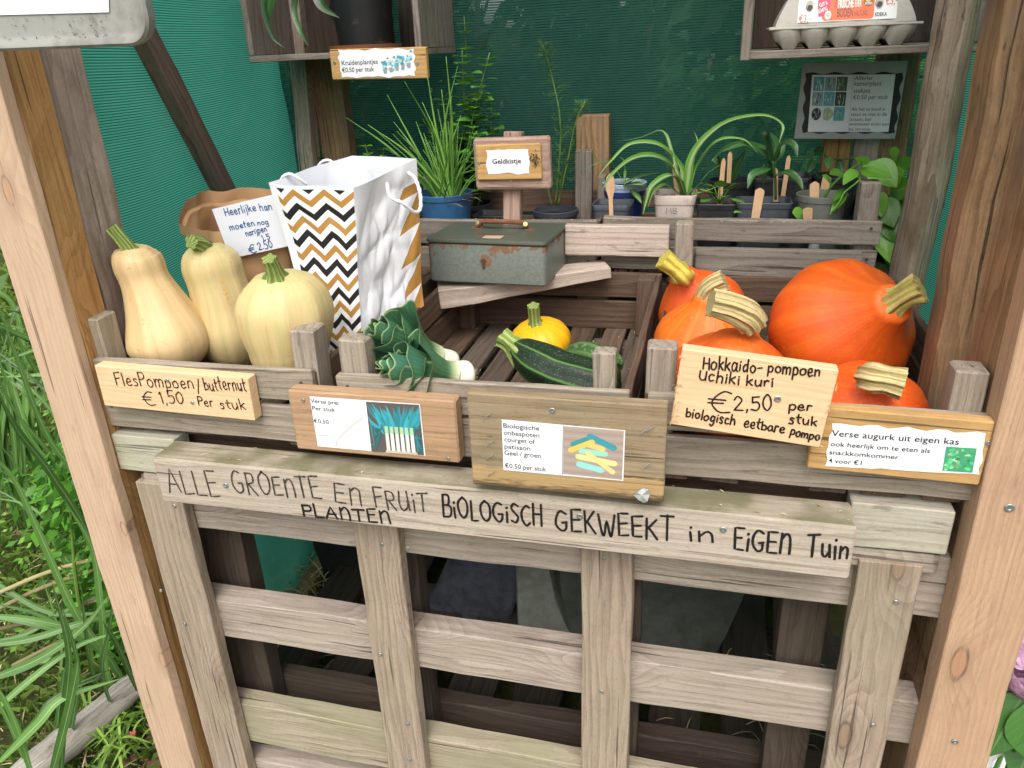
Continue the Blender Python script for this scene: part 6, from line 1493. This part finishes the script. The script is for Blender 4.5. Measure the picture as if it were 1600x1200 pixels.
# pothos mass at the right behind the crate
c = A(1400, 400, .80)
r = thing('pothos_plant', 'lush bright green pothos hanging behind the round pole', 'plant', (c.x, c.y, .9))
rnd_pot(r, (c.x + .02, .86, .968), .05, .068, .13, M['black_plastic'])
b = MB()
for pts_ in ([(1385, 330, .80), (1378, 380, .76), (1388, 420, .75)], [(1392, 330, .80), (1398, 370, .74), (1405, 400, .73)], [(1380, 310, .80), (1350, 290, .76), (1340, 275, .74)]): tube(b, [A(*p) for p in pts_], .003, 6, 8)
for bx_, by_, tx, ty, w_, y_ in ((1360, 255, 1398, 282, .028, .74), (1385, 290, 1412, 262, .026, .78), (1395, 270, 1428, 250, .024, .80), (1390, 300, 1425, 290, .026, .76), (1375, 310, 1395, 345, .026, .72), (1400, 320, 1440, 330, .025, .75), (1385, 340, 1412, 375, .024, .71), (1375, 360, 1390, 400, .020, .70), (1410, 290, 1440, 315, .024, .80), (1365, 300, 1378, 330, .020, .72), (1395, 250, 1405, 232, .018, .82), (1440, 260, 1488, 244, .012, .86), (1400, 350, 1425, 395, .022, .74), (1390, 380, 1400, 420, .018, .73)):
    s_ = A(bx_, by_, y_); e_ = A(tx, ty, y_ - .03); leaf(b, s_, e_ - s_, (e_ - s_).length * 1.1, w_, .15, up=(-.2, -.8, .5), fold=.15)
b.build('foliage', M['pothos'], r, smooth=0)
# wooden sticks
def stick(px0, py0, px1, py1, y, spoon, label):
    s_, e_ = A(px0, py0, y), A(px1, py1, y - .004); b = MB(); d_ = (e_ - s_); L = d_.length; s_ = s_ - d_.normalized() * .02; rows = []
    P_ = [s_.lerp(e_, i / 14) for i in range(15)]; sd_ = V((1, 0, 0)); n_ = d_.cross(sd_).normalized(); sd_ = n_.cross(d_).normalized(); rws = []
    for k, hh_ in ((0, -.0009), (1, .0009)):
        pass
    for i, p in enumerate(P_):
        t_ = i / 14; w_ = .0045 if not spoon else (.0042 + .0052 * max(0, math.sin(PI * max(0, min(1, (t_ - .52) / .52)))))
        if spoon == 2: w_ = .0078 + .0012 * t_
        if t_ > .9: w_ *= math.sqrt(max(.05, 1 - ((t_ - .9) / .1) ** 2))
        rws.append([b.vert(p + sd_ * (w_ * a) + n_ * c_, (t_ * L * .5 + .1 * px0, a * w_, c_)) for a, c_ in ((-1, -.0009), (1, -.0009), (1, .0009), (-1, .0009))])
    b.grid(rws, closed=True); b.face(rws[-1]); o = b.build('plant_stick', M['stick']); 
    if spoon:
        b2 = MB(); fq = Frame(P_[8] + n_ * .0010 - sd_ * .004, P_[8] + n_ * .0010 + sd_ * .004, P_[2] + n_ * .001 - sd_ * .004)
    return tag(o, label, 'plant stick', 'wooden plant sticks in the pots')
stick(955, 334, 953, 271, .66, 1, 'spoon shaped wooden stick in the low slate pot at front left')
stick(1060, 320, 1053, 256, .69, 0, 'wooden stick leaning in the beige spider plant pot')
stick(1125, 310, 1131, 247, .70, 0, 'wooden stick in the bright seedling pot, the nearer of two beside the upright leaf')
stick(1139, 275, 1141, 237, .80, 0, 'tall wooden stick in the black pot behind the bright seedling')
stick(1182, 330, 1188, 294, .66, 2, 'broad wooden stick leaning in the slate rectangular pot')
stick(1212, 300, 1212, 262, .72, 0, 'wooden stick right beside the single upright stem')
stick(1225, 295, 1233, 243, .80, 0, 'wooden stick in the pot behind the slate pot')
stick(1272, 318, 1273, 284, .685, 2, 'broad wooden stick in the round grey green pot')
stick(1287, 300, 1293, 275, .82, 2, 'short wooden stick in the pot at the back right')
stick(1262, 336, 1262, 325, .635, 2, 'stubby wooden stick behind the variegated leaf')
# seed bag glimpsed between slats
c = A(1256, 385, .66)
b = MB(); rbox(b, c.x - .03, c.x + .03, .66, .70, PF, PF + .075, .008); tag(b.build('food_packet', plain('white_packet', (.60, .68, .70), .4, .4, .25, 45), smooth=40), 'small white packet glimpsed between the grey slats', 'packet')
# chives in blue pot (rear left crate)
c = A(697, 345, .72); hz = aY(700, 300, .69).z
r = thing('chive_plant', 'chives with long thin leaves in a round blue pot behind the gift bag', 'plant', (c.x, c.y, PF))
rnd_pot(r, (c.x, c.y, PF), .045, .064, aY(700, 305, .68).z - PF, M['blue_plastic'], rim=.004)
b = MB(); o_ = A(700, 312, .70)
ends = [(540, 183), (605, 148), (632, 127), (697, 88), (715, 103), (660, 160), (575, 195), (620, 205), (732, 250), (742, 230), (720, 180), (690, 140), (650, 190), (705, 150), (668, 120), (600, 230), (725, 270), (640, 230), (752, 262), (712, 215), (675, 190), (655, 240), (700, 190), (684, 170), (615, 190)]
for i, (tx, ty) in enumerate(ends):
    e_ = A(tx, ty, rnd.uniform(.60, .78)); s_ = o_ + V((rnd.uniform(-.018, .018), rnd.uniform(-.015, .015), -.012)); m_ = s_.lerp(e_, .5) + V((rnd.uniform(-.012, .012), 0, .02))
    tube(b, [s_, m_, e_], [.0029, .0026, .0006], 6, 14)
for i in range(40):
    e_ = o_ + V((rnd.gauss(0, .05), rnd.gauss(0, .04), rnd.uniform(.06, .16))); s_ = o_ + V((rnd.uniform(-.02, .02), rnd.uniform(-.02, .02), -.012)); tube(b, [s_, s_.lerp(e_, .5) + V((0, 0, .01)), e_], [.002, .0018, .0005], 5, 8)
b.w = [(0.5, w_[1], w_[2]) for w_ in b.w]
b.build('foliage', M['chive'], r, smooth=0)
b = MB()
for i in range(14):
    s_ = o_ + V((rnd.uniform(-.05, .05), rnd.uniform(-.04, .04), -.01)); e_ = s_ + V((rnd.uniform(-.07, .07), rnd.uniform(-.05, .02), rnd.uniform(-.005, .03))); ribbon(b, [s_, s_.lerp(e_, .5) + V((0, 0, .008)), e_], .0012, n=6)
b.build('dead_leaf', M['straw'], r)
# mint
def mint(label, base, tops, mat, lw, nn=9, pot=True):
    r = thing('mint_plant', label, 'plant', (base.x, base.y, PF))
    if pot: rnd_pot(r, (base.x, base.y, PF), .04, .055, .10, M['black_plastic'])
    b = MB(); b2 = MB()
    for (tx, ty, y_) in tops:
        e_ = A(tx, ty, y_); s_ = V((base.x + rnd.uniform(-.02, .02), base.y + rnd.uniform(-.02, .02), PF + .09)); m_ = s_.lerp(e_, .5) + V((rnd.uniform(-.02, .02), rnd.uniform(-.01, .01), 0))
        P_, F_ = tube(b2, [s_, m_, e_], [.0022, .0018, .0010], 6, 24)
        for k in range(nn):
            t_ = .22 + .78 * k / (nn - 1); p = P_[min(24, int(t_ * 24))]; a0 = k * PI / 2 + rnd.uniform(-.4, .4); sz = lw * (1.15 - .5 * t_ ** 2) * rnd.uniform(.8, 1.2)
            for s2 in (0, PI):
                d_ = V((math.cos(a0 + s2), math.sin(a0 + s2), .45)); leaf(b, p, d_, sz * 2.3, sz, .35, fold=.18, curl=.1)
    b2.build('stalk', M['grass'], r, smooth=0); b.build('foliage', mat, r, smooth=0); return r
mint('tall bushy mint with bright oval leaves behind the chives', A(735, 330, .90), [(722, 78, .88), (765, 82, .84), (752, 140, .84), (700, 200, .86), (775, 200, .88), (730, 160, .90), (660, 185, .92), (745, 205, .80), (715, 235, .84), (690, 150, .92), (768, 150, .90), (725, 25, .93)], M['mint'], .019, 13)
mint('small green herb seedling in the gap left of the chives', A(590, 330, .86), [(570, 225, .86), (600, 230, .84), (620, 245, .86), (555, 250, .84)], M['mint'], .014, 7)
mint('dim trailing weed climbing between the rear left posts', A(515, 330, 1.04), [(478, 195, 1.05), (490, 225, 1.05), (500, 255, 1.05)], M['mint'], .012, 8, pot=False)
# dill
c = A(868, 320, .88)
r = thing('dill_plant', 'thin feathery dill stalk rising behind the money sign', 'plant', (c.x, c.y, PF))
rnd_pot(r, (c.x, c.y, PF), .04, .055, .09, M['slate_plastic'])
b = MB(); b2 = MB()
for pts_ in ([(868, 320, .88), (876, 200, .87), (860, 110, .86), (848, 70, .85)], [(872, 320, .88), (885, 260, .86), (900, 190, .84), (912, 165, .83)], [(862, 320, .88), (845, 250, .90), (838, 230, .90)]):
    P_, F_ = tube(b2, [A(*p) for p in pts_], [.0022, .0018, .0008], 6, 30)
    for k in range(4, 31):
        for z in range(4):
            p = P_[k]; a0 = rnd.uniform(0, 6.28); L = rnd.uniform(.02, .05) * (1.1 - k / 50); d_ = V((math.cos(a0), math.sin(a0), rnd.uniform(0, .7))).normalized(); e_ = p + d_ * L; ribbon(b, [p, p.lerp(e_, .5) + V((0, 0, .004)), e_], .0007, n=4)
            for q in range(8):
                s_ = p.lerp(e_, rnd.uniform(.3, 1)); d2 = (d_ + V((rnd.uniform(-1, 1), rnd.uniform(-1, 1), rnd.uniform(-.5, .8)))).normalized() * rnd.uniform(.006, .014); ribbon(b, [s_, s_ + d2 * .5, s_ + d2], .0006, n=2)
ribbon(b2, [A(875, 310, .84), A(885, 255, .82), A(920, 235, .80), A(940, 265, .78)], .003, n=14)
b2.build('stalk', M['grass'], r, smooth=0); b.build('foliage', M['dill'], r)
for (px_, w_, lab) in ((770, .035, 'black pot in the rear crate right behind the money sign post'), (640, .03, 'small black pot at the left end of the rear crate')):
    c = A(px_, 335, .80); r = thing('plant_pot', lab, 'pot', (c.x, c.y, PF)); sq_pot(r, (c.x, c.y, PF), .06, .08, .06, .08, .095, M['black_plastic'])
# big pot on the left shelf
pz = a_.z if False else shl.location.z + .0155
c = A(572, 75, SY + .085)
r = thing('potted_plant', 'big black pot with peeling label marks and dark broad leaves on the upper left shelf', 'potted plant', (c.x, c.y, pz))
b = MB(); lathe(b, (c.x, c.y, pz), [(.001, .001), (.076, 0), (.083, .004), (.086, .012), (.0825, .012), (.078, .005)], 48); b.build('saucer', M['terracotta'], r, smooth=35)
rnd_pot(r, (c.x, c.y, pz + .005), .060, .080, .17, plain('scuffed_black_plastic', (.014, .014, .015), .5, .4, .2, 40, .05, dark=(.09, .065, .045), dsc=26, dth=(.62, .70)))
b = MB()
for pts_, w_ in (([(520, -60, .88), (470, -70, .82), (430, -20, .78), (418, 20, .77), (418, 38, .77)], .016), ([(520, -60, .88), (480, -50, .84), (460, 10, .82), (470, 50, .80), (482, 72, .80)], .008), ([(560, -60, .86), (500, -40, .82), (500, 5, .79), (530, 28, .78)], .014), ([(530, -60, .86), (440, -50, .80), (412, 0, .77), (425, 55, .76), (445, 75, .76)], .007)):
    ribbon(b, [A(*p) for p in pts_], w_, (.2, -1, .3), .25, 24, prof=leafprof)
b.build('foliage', M['darkleaf'], r, smooth=0)

# ================================================================ BEHIND AND BELOW
# hedge behind the back net; the farthest row is added to block bright sky
def leafcloud(b, n, fn, s0, s1):
    for i in range(n):
        p = fn(); a = V((rnd.gauss(0, 1), rnd.gauss(0, 1), rnd.gauss(0, 1))).normalized(); c_ = a.orthogonal().normalized(); d_ = a.cross(c_); s_ = rnd.uniform(s0, s1); r_ = rnd.random()
        k = [b.vert(p - c_ * s_, (0, 0, r_)), b.vert(p + d_ * s_ * .5, (1, .5, r_)), b.vert(p + c_ * s_, (0, 1, r_)), b.vert(p - d_ * s_ * .5, (-1, .5, r_))]; b.face(k)
for nm, lab, x0, x1, yc, hh_, n_ in (('hedge', 'dark leafy hedge seen dimly through the back net on the left', -.3, .75, 1.75, 2.1, 13000), ('hedge', 'tall hedge row added farthest back to block bright sky behind the nets', -3.5, 5.0, 3.4, 3.8, 13000), ('shrub', 'lighter green shrub seen through the back net on the right', .6, 2.9, 2.3, 1.7, 13000)):
    r = thing(nm, lab, 'hedge' if nm == 'hedge' else 'shrub', ((x0 + x1) / 2, yc, 0))
    b = MB()
    def fn():
        while True:
            x, y, z = rnd.uniform(x0, x1), rnd.gauss(yc, .22), rnd.uniform(.0, hh_)
            if noise.noise(V((x * 2.2, y * 2.2, z * 2.2))) > -.25 and z < hh_ * (.8 + .3 * noise.noise(V((x * 2, 0, 7)))): return V((x, y, z))
    k_ = 2.6 if yc > 3 else 1; leafcloud(b, n_, fn, .02 * k_, .045 * k_); b.build('foliage', M['hedge'] if nm == 'hedge' else M['mint'], r)
    b = MB()
    for k in range(6):
        x = x0 + (x1 - x0) * (k + .5) / 6; tube(b, [(x, yc, -.05), (x + rnd.uniform(-.1, .1), yc, hh_ * .4), (x + rnd.uniform(-.2, .2), yc + .1, hh_ * .8)], [.03, .02, .008], 8, 8)
    b.build('trunk', M['bark'], r)
# pallet floor under the stall
b = MB(); r = thing('floor_pallet', 'pallet on the ground under the stall, its colour darkened for shade', 'pallet', (.65, .5, 0))
for k in range(9): plank(b, (.06 + k * .148, .17, .115), (.06 + k * .148, 1.0, .115), (1, 0, 0), .105, .02, wob=.003)
b.build('deck', M['pallet_dark'], r)
b = MB()
for y_ in (.2, .6, .96): box(b, (0, y_ - .04, .01), (1.32, y_ + .04, .103))
b.build('bearer', M['pallet_dark'], r)
# things leaning below
def slab(nm, lab, cat, outline, y0, th, mat, lean, rough=.004, sub=26):
    """outline in sight pixels on plane y0; gets thickness and leans back"""
    P_ = [aY(*p, y0) for p in outline]; zb_ = min(p.z for p in P_); P_ = [V((p.x, p.y + (p.z - zb_) * lean, p.z)) for p in P_]
    c = sum(P_, V()) / len(P_); b = MB(); N = len(P_); dth = V((0, th, 0)); rows = []
    dense = catmull(P_ + [P_[0]], sub)[:-1] if False else P_
    pts_ = []
    for i in range(N):
        for k in range(6): pts_.append(P_[i].lerp(P_[(i + 1) % N], k / 6))
    def jit(p, s_): return p + V((noise.noise(p * 18 + V((s_, 0, 0))), noise.noise(p * 18 + V((0, s_, 5))), noise.noise(p * 18 + V((9, 0, s_))))) * rough
    for f in (0.02, .35, .7, .93, 1.0): rows.append([b.vert(jit(c.lerp(p, f) - (dth * .06 if f < 1 else V()), 1)) for p in pts_])
    rows.append([b.vert(jit(p + dth, 3)) for p in pts_]); b.grid(rows, closed=True); b.face(list(reversed(rows[0]))); b.face(rows[-1])
    return tag(b.build(nm, mat, smooth=50), lab, cat)
slab('concrete_block', 'pale mossy concrete block standing under the stall behind the centre stile', 'concrete block', [(798, 872), (850, 878), (868, 945), (890, 990), (905, 1045), (812, 1040)], .45, .12, M['concrete'], .1)
slab('stone_slab', 'large dark rounded slab leaning under the stall right of centre', 'slab', [(855, 870), (1172, 905), (1165, 960), (1125, 1030), (1080, 1090), (930, 1080), (885, 1000), (868, 940)], .40, .06, M['dark_slab'], .25)
slab('slate_stone', 'rough blue grey slate lying under the stall left of centre', 'stone', [(700, 872), (800, 872), (802, 950), (792, 985), (725, 975), (662, 972), (664, 955)], .50, .10, M['slate'], .5, rough=.010)
slab('rubber_mat', 'black rolled rubber mat leaning under the stall at the left', 'mat', [(472, 852), (500, 848), (560, 870), (562, 990), (535, 985), (502, 950), (495, 905)], .60, .10, M['charred'], .2, rough=.012)
slab('plank_offcut', 'dark upright plank offcut under the right of the stall', 'plank', [(1210, 920), (1262, 930), (1250, 1080), (1205, 1070)], .55, .03, M['pallet_dark'], .1, rough=.002)
b = MB()
for i in range(260):
    s_ = aZ(rnd.uniform(385, 500), rnd.uniform(905, 1075), .02); s_ = s_ + V((rnd.gauss(0, .03), rnd.gauss(0, .05), rnd.uniform(0, .05))); e_ = s_ + V((rnd.uniform(-.12, .12), rnd.uniform(-.12, .12), rnd.uniform(-.02, .06))); ribbon(b, [s_, s_.lerp(e_, .5) + V((0, 0, .02)), e_], .0025, n=4)
for i in range(60):
    s_ = V((rnd.uniform(.9, 1.3), rnd.uniform(.18, .5), .13)); e_ = s_ + V((rnd.uniform(-.06, .06), rnd.uniform(-.06, .06), rnd.uniform(0, .01))); ribbon(b, [s_, s_.lerp(e_, .5) + V((0, 0, .006)), e_], .0012, n=4)
tag(b.build('straw', M['straw']), 'loose dry straw and dead grass on the ground below the stall', 'straw', kind='stuff')

# ================================================================ GARDEN ON THE LEFT
b = MB()
for i in range(30000):
    y_ = -.5 + 5.5 * rnd.random() ** 1.6; x_ = rnd.uniform(-.16 - y_ * .02, -.9 - (y_ + .95) * 1.25)
    p = V((x_, y_, 0.0)); L = rnd.uniform(.02, .07) * (1 + .25 * max(0, y_)); a0 = rnd.uniform(0, 6.28); d_ = V((math.cos(a0) * .6, math.sin(a0) * .6, 1)) * L; h_ = .0016 * (1 + .5 * max(0, y_))
    q = V((math.cos(a0 + 1.57), math.sin(a0 + 1.57), 0)) * h_; r_ = rnd.random()
    k = [b.vert(p - q, (-1, 0, r_)), b.vert(p + q, (1, 0, r_)), b.vert(p + d_ * .6 + q * .7, (1, .6, r_)), b.vert(p + d_ + V((d_.x * .6, d_.y * .6, -L * .2)), (0, 1.1, r_)), b.vert(p + d_ * .6 - q * .7, (-1, .6, r_))]
    b.face(k)
tag(b.build('grass', M['grass']), 'short rough grass growing left of the stall', 'grass', kind='stuff')
b = MB()
for i in range(2600):
    y_ = -.4 + 3.5 * rnd.random() ** 1.5; x_ = rnd.uniform(-.15, -.9 - (y_ + .95) * 1.2); p = V((x_, y_, rnd.uniform(0, .03))); a0 = rnd.uniform(0, 6.28); L = rnd.uniform(.03, .12); d_ = V((math.cos(a0), math.sin(a0), rnd.uniform(-.1, .25))) * L
    ribbon(b, [p, p + d_ * .5 + V((0, 0, .01)), p + d_], .0016, n=3)
tag(b.build('dead_grass', M['straw']), 'dead grass litter among the green blades left of the stall', 'dead grass', kind='stuff')
b = MB()
def fn(): 
    y_ = .2 + 2.6 * rnd.random(); return V((rnd.uniform(-.5, -1.0 - (y_ + .95) * .9), y_, rnd.uniform(.01, .10)))
leafcloud(b, 5200, fn, .008, .020); tag(b.build('ground_cover', M['lime']), 'small leaved weeds covering the ground beyond the reed', 'weeds', kind='stuff')
b = MB()
def fn(): return V((rnd.gauss(-.42, .08) - .12 * (q_y := rnd.uniform(.25, 1.05)), q_y, .58 * rnd.random() ** 1.2))
leafcloud(b, 6500, fn, .010, .026); r = thing('shade_bush', 'leafy mass added outside the left net to shade its lower part', 'bush', (-.5, .6, 0)); b.build('foliage', M['mint'], r)  # foliage added to keep outside light off the lower net
b = MB()
for k in range(8): y_ = .25 + .1 * k; tube(b, [(-.5, y_, -.02), (-.48, y_, .25), (-.45, y_ + .03, .5)], [.006, .005, .002], 6, 6)
b.build('stalk', M['grass'], r)
# tall reed-like grass
def reed(label, leaves, base, stems=0):
    r = thing('reed_plant', label, 'plant', (base[0], base[1], 0), 'tall reeds left of the stall'); b = MB()
    more = []
    if len(leaves) < 20:
        for pts_, w_ in leaves:
            for k in range(2):
                dx, dy, dz = rnd.uniform(-60, 30), rnd.uniform(-60, 60), rnd.uniform(.05, .35); more.append(([(a + dx * (i / len(pts_)) + rnd.uniform(-8, 8), c_ + dy * (i / len(pts_)), d_ + dz) for i, (a, c_, d_) in enumerate(pts_)], w_ * rnd.uniform(.55, .95)))
    for pts_, w_ in leaves + more:
        w_ *= .82; P_ = [A(*p) for p in pts_]
        ribbon(b, P_, w_, (.25, -.8, .6), .22, 30, prof=lambda t: min(1, .45 + 2.2 * t) * (1 - t ** 3.2) + .02, across=4)
    b.build('foliage', M['reed'], r, smooth=0); return r
reed('long arching reed leaf clump beside the left post', [
    ([(310, 1330, .32), (215, 1000, .30), (165, 720, .24), (115, 560, .18), (50, 500, .10), (-10, 478, .02)], .0125),
    ([(320, 1320, .36), (230, 1040, .34), (160, 800, .30), (80, 690, .26), (30, 570, .22), (-10, 450, .18)], .010),
    ([(300, 1320, .30), (220, 1060, .24), (150, 860, .18), (80, 740, .14), (20, 660, .10), (-30, 540, .05)], .0115),
    ([(330, 1330, .38), (240, 1100, .34), (190, 900, .30), (160, 700, .26), (110, 560, .24), (30, 470, .2)], .010),
    ([(300, 1320, .28), (200, 1080, .20), (120, 960, .14), (65, 840, .10), (20, 745, .06), (-30, 700, .02)], .0125),
    ([(325, 1320, .36), (215, 980, .36), (130, 900, .36), (60, 800, .36), (-20, 775, .36)], .0075),
    ([(340, 1330, .42), (250, 1080, .42), (170, 930, .42), (160, 780, .42), (120, 660, .42), (60, 600, .42), (0, 560, .42)], .010),
    ([(320, 1330, .40), (235, 1010, .40), (195, 860, .40), (165, 640, .40), (145, 540, .40)], .009),
    ([(300, 1310, .26), (180, 1090, .16), (160, 960, .12), (145, 860, .1), (100, 780, .06)], .012),
    ([(310, 1310, .34), (220, 1080, .30), (150, 1010, .24), (60, 960, .2), (-30, 940, .15)], .0095)], (-.5, .3))
reed('low sprawling reed clump with cut stems in front of the log', [
    ([(-60, 1010, -.02), (40, 1000, .04), (120, 975, .1), (180, 955, .16), (215, 920, .2)], .009),
    ([(-40, 1070, -.06), (60, 1030, .0), (130, 980, .06), (170, 930, .1)], .010), ([(95, 1230, -.12), (100, 1120, -.12), (108, 1020, -.12), (80, 905, -.12)], .0105),
    ([(70, 1250, -.2), (100, 1140, -.2), (118, 1060, -.2), (122, 1030, -.2)], .0105), ([(-30, 1130, -.1), (50, 1060, -.02), (120, 1010, .05), (190, 985, .1)], .0085),
    ([(-30, 960, .1), (60, 970, .14), (130, 990, .18), (200, 1040, .22)], .009), ([(215, 1080, .06), (185, 1010, .02), (160, 970, 0)], .0085), ([(0, 1190, -.2), (60, 1130, -.16), (100, 1090, -.12), (190, 1060, -.05)], .010),
    ([(60, 1240, -.15), (20, 1120, -.18), (-20, 1050, -.2)], .009), ([(-20, 900, .2), (60, 950, .2), (120, 960, .22), (200, 950, .24)], .008), ([(180, 1120, .1), (160, 1050, .05), (170, 990, .02), (178, 930, 0)], .008)], (-.45, -.05))
reed('dense green reed clump farther back at the left edge', [([(rnd.uniform(-30, 130), rnd.uniform(840, 960), .75 + .2 * rnd.random()), (x_ := rnd.uniform(-20, 140), rnd.uniform(640, 760), .7), (x_ + rnd.uniform(-60, 20), rnd.uniform(480, 620), .68), (x_ + rnd.uniform(-140, -20), rnd.uniform(430, 640), .6)], rnd.uniform(.010, .015)) for k in range(26)], (-1.1, .8))
b = MB()
for p_, q_ in (((-10, 955), (150, 890)), ((-10, 985), (165, 960)), ((0, 1010), (170, 930)), ((-10, 930), (160, 870)), ((20, 1040), (175, 975)), ((-10, 1075), (60, 1020))):
    s_, e_ = A(*p_, .18), A(*q_, .30); tube(b, [s_, s_.lerp(e_, .5) + V((0, 0, .01)), e_], .0055, 8, 10)
    b.w = [(0.5, w_[1], w_[2]) for w_ in b.w]
tag(b.build('cut_reed_stem', M['drystem'], smooth=0), 'bundle of brown cut reed stems lying among the leaves', 'reed stems', kind='stuff')
b = MB(); s_, e_ = A(-10, 1290, -.12), A(212, 1062, .10); s_.z = .04; e_ = aZ(215, 1066, .10)
s_ = aZ(20, 1230, .06)
tube(b, [s_, s_.lerp(e_, .35), s_.lerp(e_, .7), e_], [.034, .036, .034, .030], 16, 30, mod=lambda a, t: 1 + .08 * math.sin(a * 3 + 5 * t) + .10 * noise.noise(V((a * 2, t * 14, 0))))
b.w = [(w_[2], w_[0] * .2, 0) for w_ in b.w]
tag(b.build('log', wood('weathered_log_wood', (.50, .46, .40), (.15, .125, .10), 22, .2, .15, dirt=.5, var=.02, bump=1.0), smooth=60), 'grey weathered log lying on the ground beside the left post', 'log')
b = MB()
for i in range(70):
    o_ = aZ(rnd.uniform(130, 240), rnd.uniform(1120, 1190), .02); a0 = rnd.uniform(0, 6.28); L = rnd.uniform(.06, .14); d_ = V((math.cos(a0), math.sin(a0), 0)); ribbon(b, [o_, o_ + d_ * L * .4 + V((0, 0, L * .5)), o_ + d_ * L * .9 + V((0, 0, L * .35))], .0032, fold=.2, n=8)
tag(b.build('grass_tuft', M['grass_lime'], smooth=0), 'bright lime grass tuft at the foot of the left post', 'grass tuft')
b = MB(); o_ = aZ(205, 1152, .05)
for k in range(5): leaf(b, o_, V((math.cos(k * 1.25), math.sin(k * 1.25), .6)), .016, .007, .1)
tag(b.build('red_leaf', plain('red_leaf', (.50, .10, .09), .6)), 'small red fallen leaf on the lime grass', 'leaf')
b = MB()
for i in range(60):
    o_ = aZ(rnd.uniform(60, 300), rnd.uniform(1090, 1230), .012); a0 = rnd.uniform(0, 6.28); leaf(b, o_, V((math.cos(a0), math.sin(a0), rnd.uniform(0, .5))), rnd.uniform(.02, .05), rnd.uniform(.006, .014), .3, curl=.5)
tag(b.build('leaf_litter', plain('dead_brown_leaf', (.16, .085, .05), .8, .2, .4, 30)), 'brown dead leaves scattered below the log', 'leaf litter', kind='stuff')

b = MB()
for i in range(150):
    k = i % 3
    if k == 0: p = V((rnd.uniform(X2a + .03, X2b - .03), rnd.uniform(.05, .55), ZF + .0135))
    elif k == 1: p = V((rnd.uniform(.15, 1.15), rnd.uniform(-.058, -.006), .8640))
    else: p = V((rnd.uniform(.45, 1.25), rnd.uniform(.60, .61), 1.1015))
    a0 = rnd.uniform(0, 6.28); L = rnd.uniform(.003, .011) * (2.2 if rnd.random() < .12 else 1); d_ = V((math.cos(a0), math.sin(a0) * (.3 if k else 1), rnd.uniform(0, .15))) * L
    ribbon(b, [p, p + d_ * .5 + V((0, 0, .001)), p + d_], rnd.uniform(.0005, .0014), n=3)
tag(b.build('debris', M['straw']), 'straw bits and crumbs lying on the crate floor and plank tops', 'debris', kind='stuff')

# ================================================================ HYDRANGEA AT THE RIGHT
c = A(1606, 1050, .06)
r = thing('hydrangea', 'pink hydrangea with broad green leaves behind the right post', 'flower', (c.x + .05, .2, 0))
b = MB(); b2 = MB()
for i in range(170):
    a = V((rnd.gauss(0, 1), rnd.gauss(0, 1), rnd.gauss(0, 1))).normalized(); p = c + V((.018, .02, .0)) + V((a.x * .048, a.y * .048, a.z * .055)); t1 = a.orthogonal().normalized(); t2 = a.cross(t1); a1 = rnd.uniform(0, 1.5)
    for k in range(4):
        d_ = t1 * math.cos(a1 + k * PI / 2) + t2 * math.sin(a1 + k * PI / 2); ribbon(b, [p, p + d_ * .007 + a * .002, p + d_ * .014 + a * .001], .0075, a, .15, 4, prof=lambda t: max(.1, math.sin(PI * min(1, .12 + t * .82))))
b.build('bloom', M['petal'], r, smooth=0)
b = MB()
for bx_, by_, tx, ty, w_, y_ in ((1600, 1085, 1552, 1165, .034, .06), (1600, 1100, 1640, 1190, .04, .05), (1610, 1090, 1575, 1130, .03, .10), (1640, 1060, 1680, 1110, .04, .08), (1620, 1150, 1590, 1210, .035, .08)):
    s_, e_ = A(bx_, by_, y_), A(tx, ty, y_ - .03); leaf(b, s_, e_ - s_, (e_ - s_).length * 1.1, w_, .12, up=(-.2, -.8, .6), fold=.15)
b.build('foliage', M['hydr_leaf'], r, smooth=0)
b = MB(); tube(b, [(c.x + .06, .22, 0), (c.x + .05, .18, .2), (c.x + .02, .08, c.z - .03)], .004, 8, 10); tube(b, [(c.x + .06, .22, 0), (c.x + .03, .1, .15), A(1605, 1095, .06)], .004, 8, 10); b.build('stalk', M['mint'], r)
b = MB(); tube(b, [A(1535, 1200, .08), A(1550, 1178, .08), A(1570, 1170, .08), A(1590, 1180, .08), A(1600, 1215, .08)], .008, 12, 16)
r = thing('bucket', 'white bucket handle and dark soil beneath the hydrangea leaf', 'bucket', tuple(A(1580, 1230, .10)))
b.build('handle', plain('white_enamel', (.72, .72, .70), .3), r, smooth=0)
q = A(1590, 1235, .12); b = MB(); lathe(b, (q.x + .02, q.y, q.z - .16), [(.001, 0), (.06, 0), (.085, .16), (.088, .163), (.083, .158), (.075, .145), (.001, .145)], 32); b.build('body', [plain('white_bucket', (.7, .7, .68), .35)], r, smooth=35)
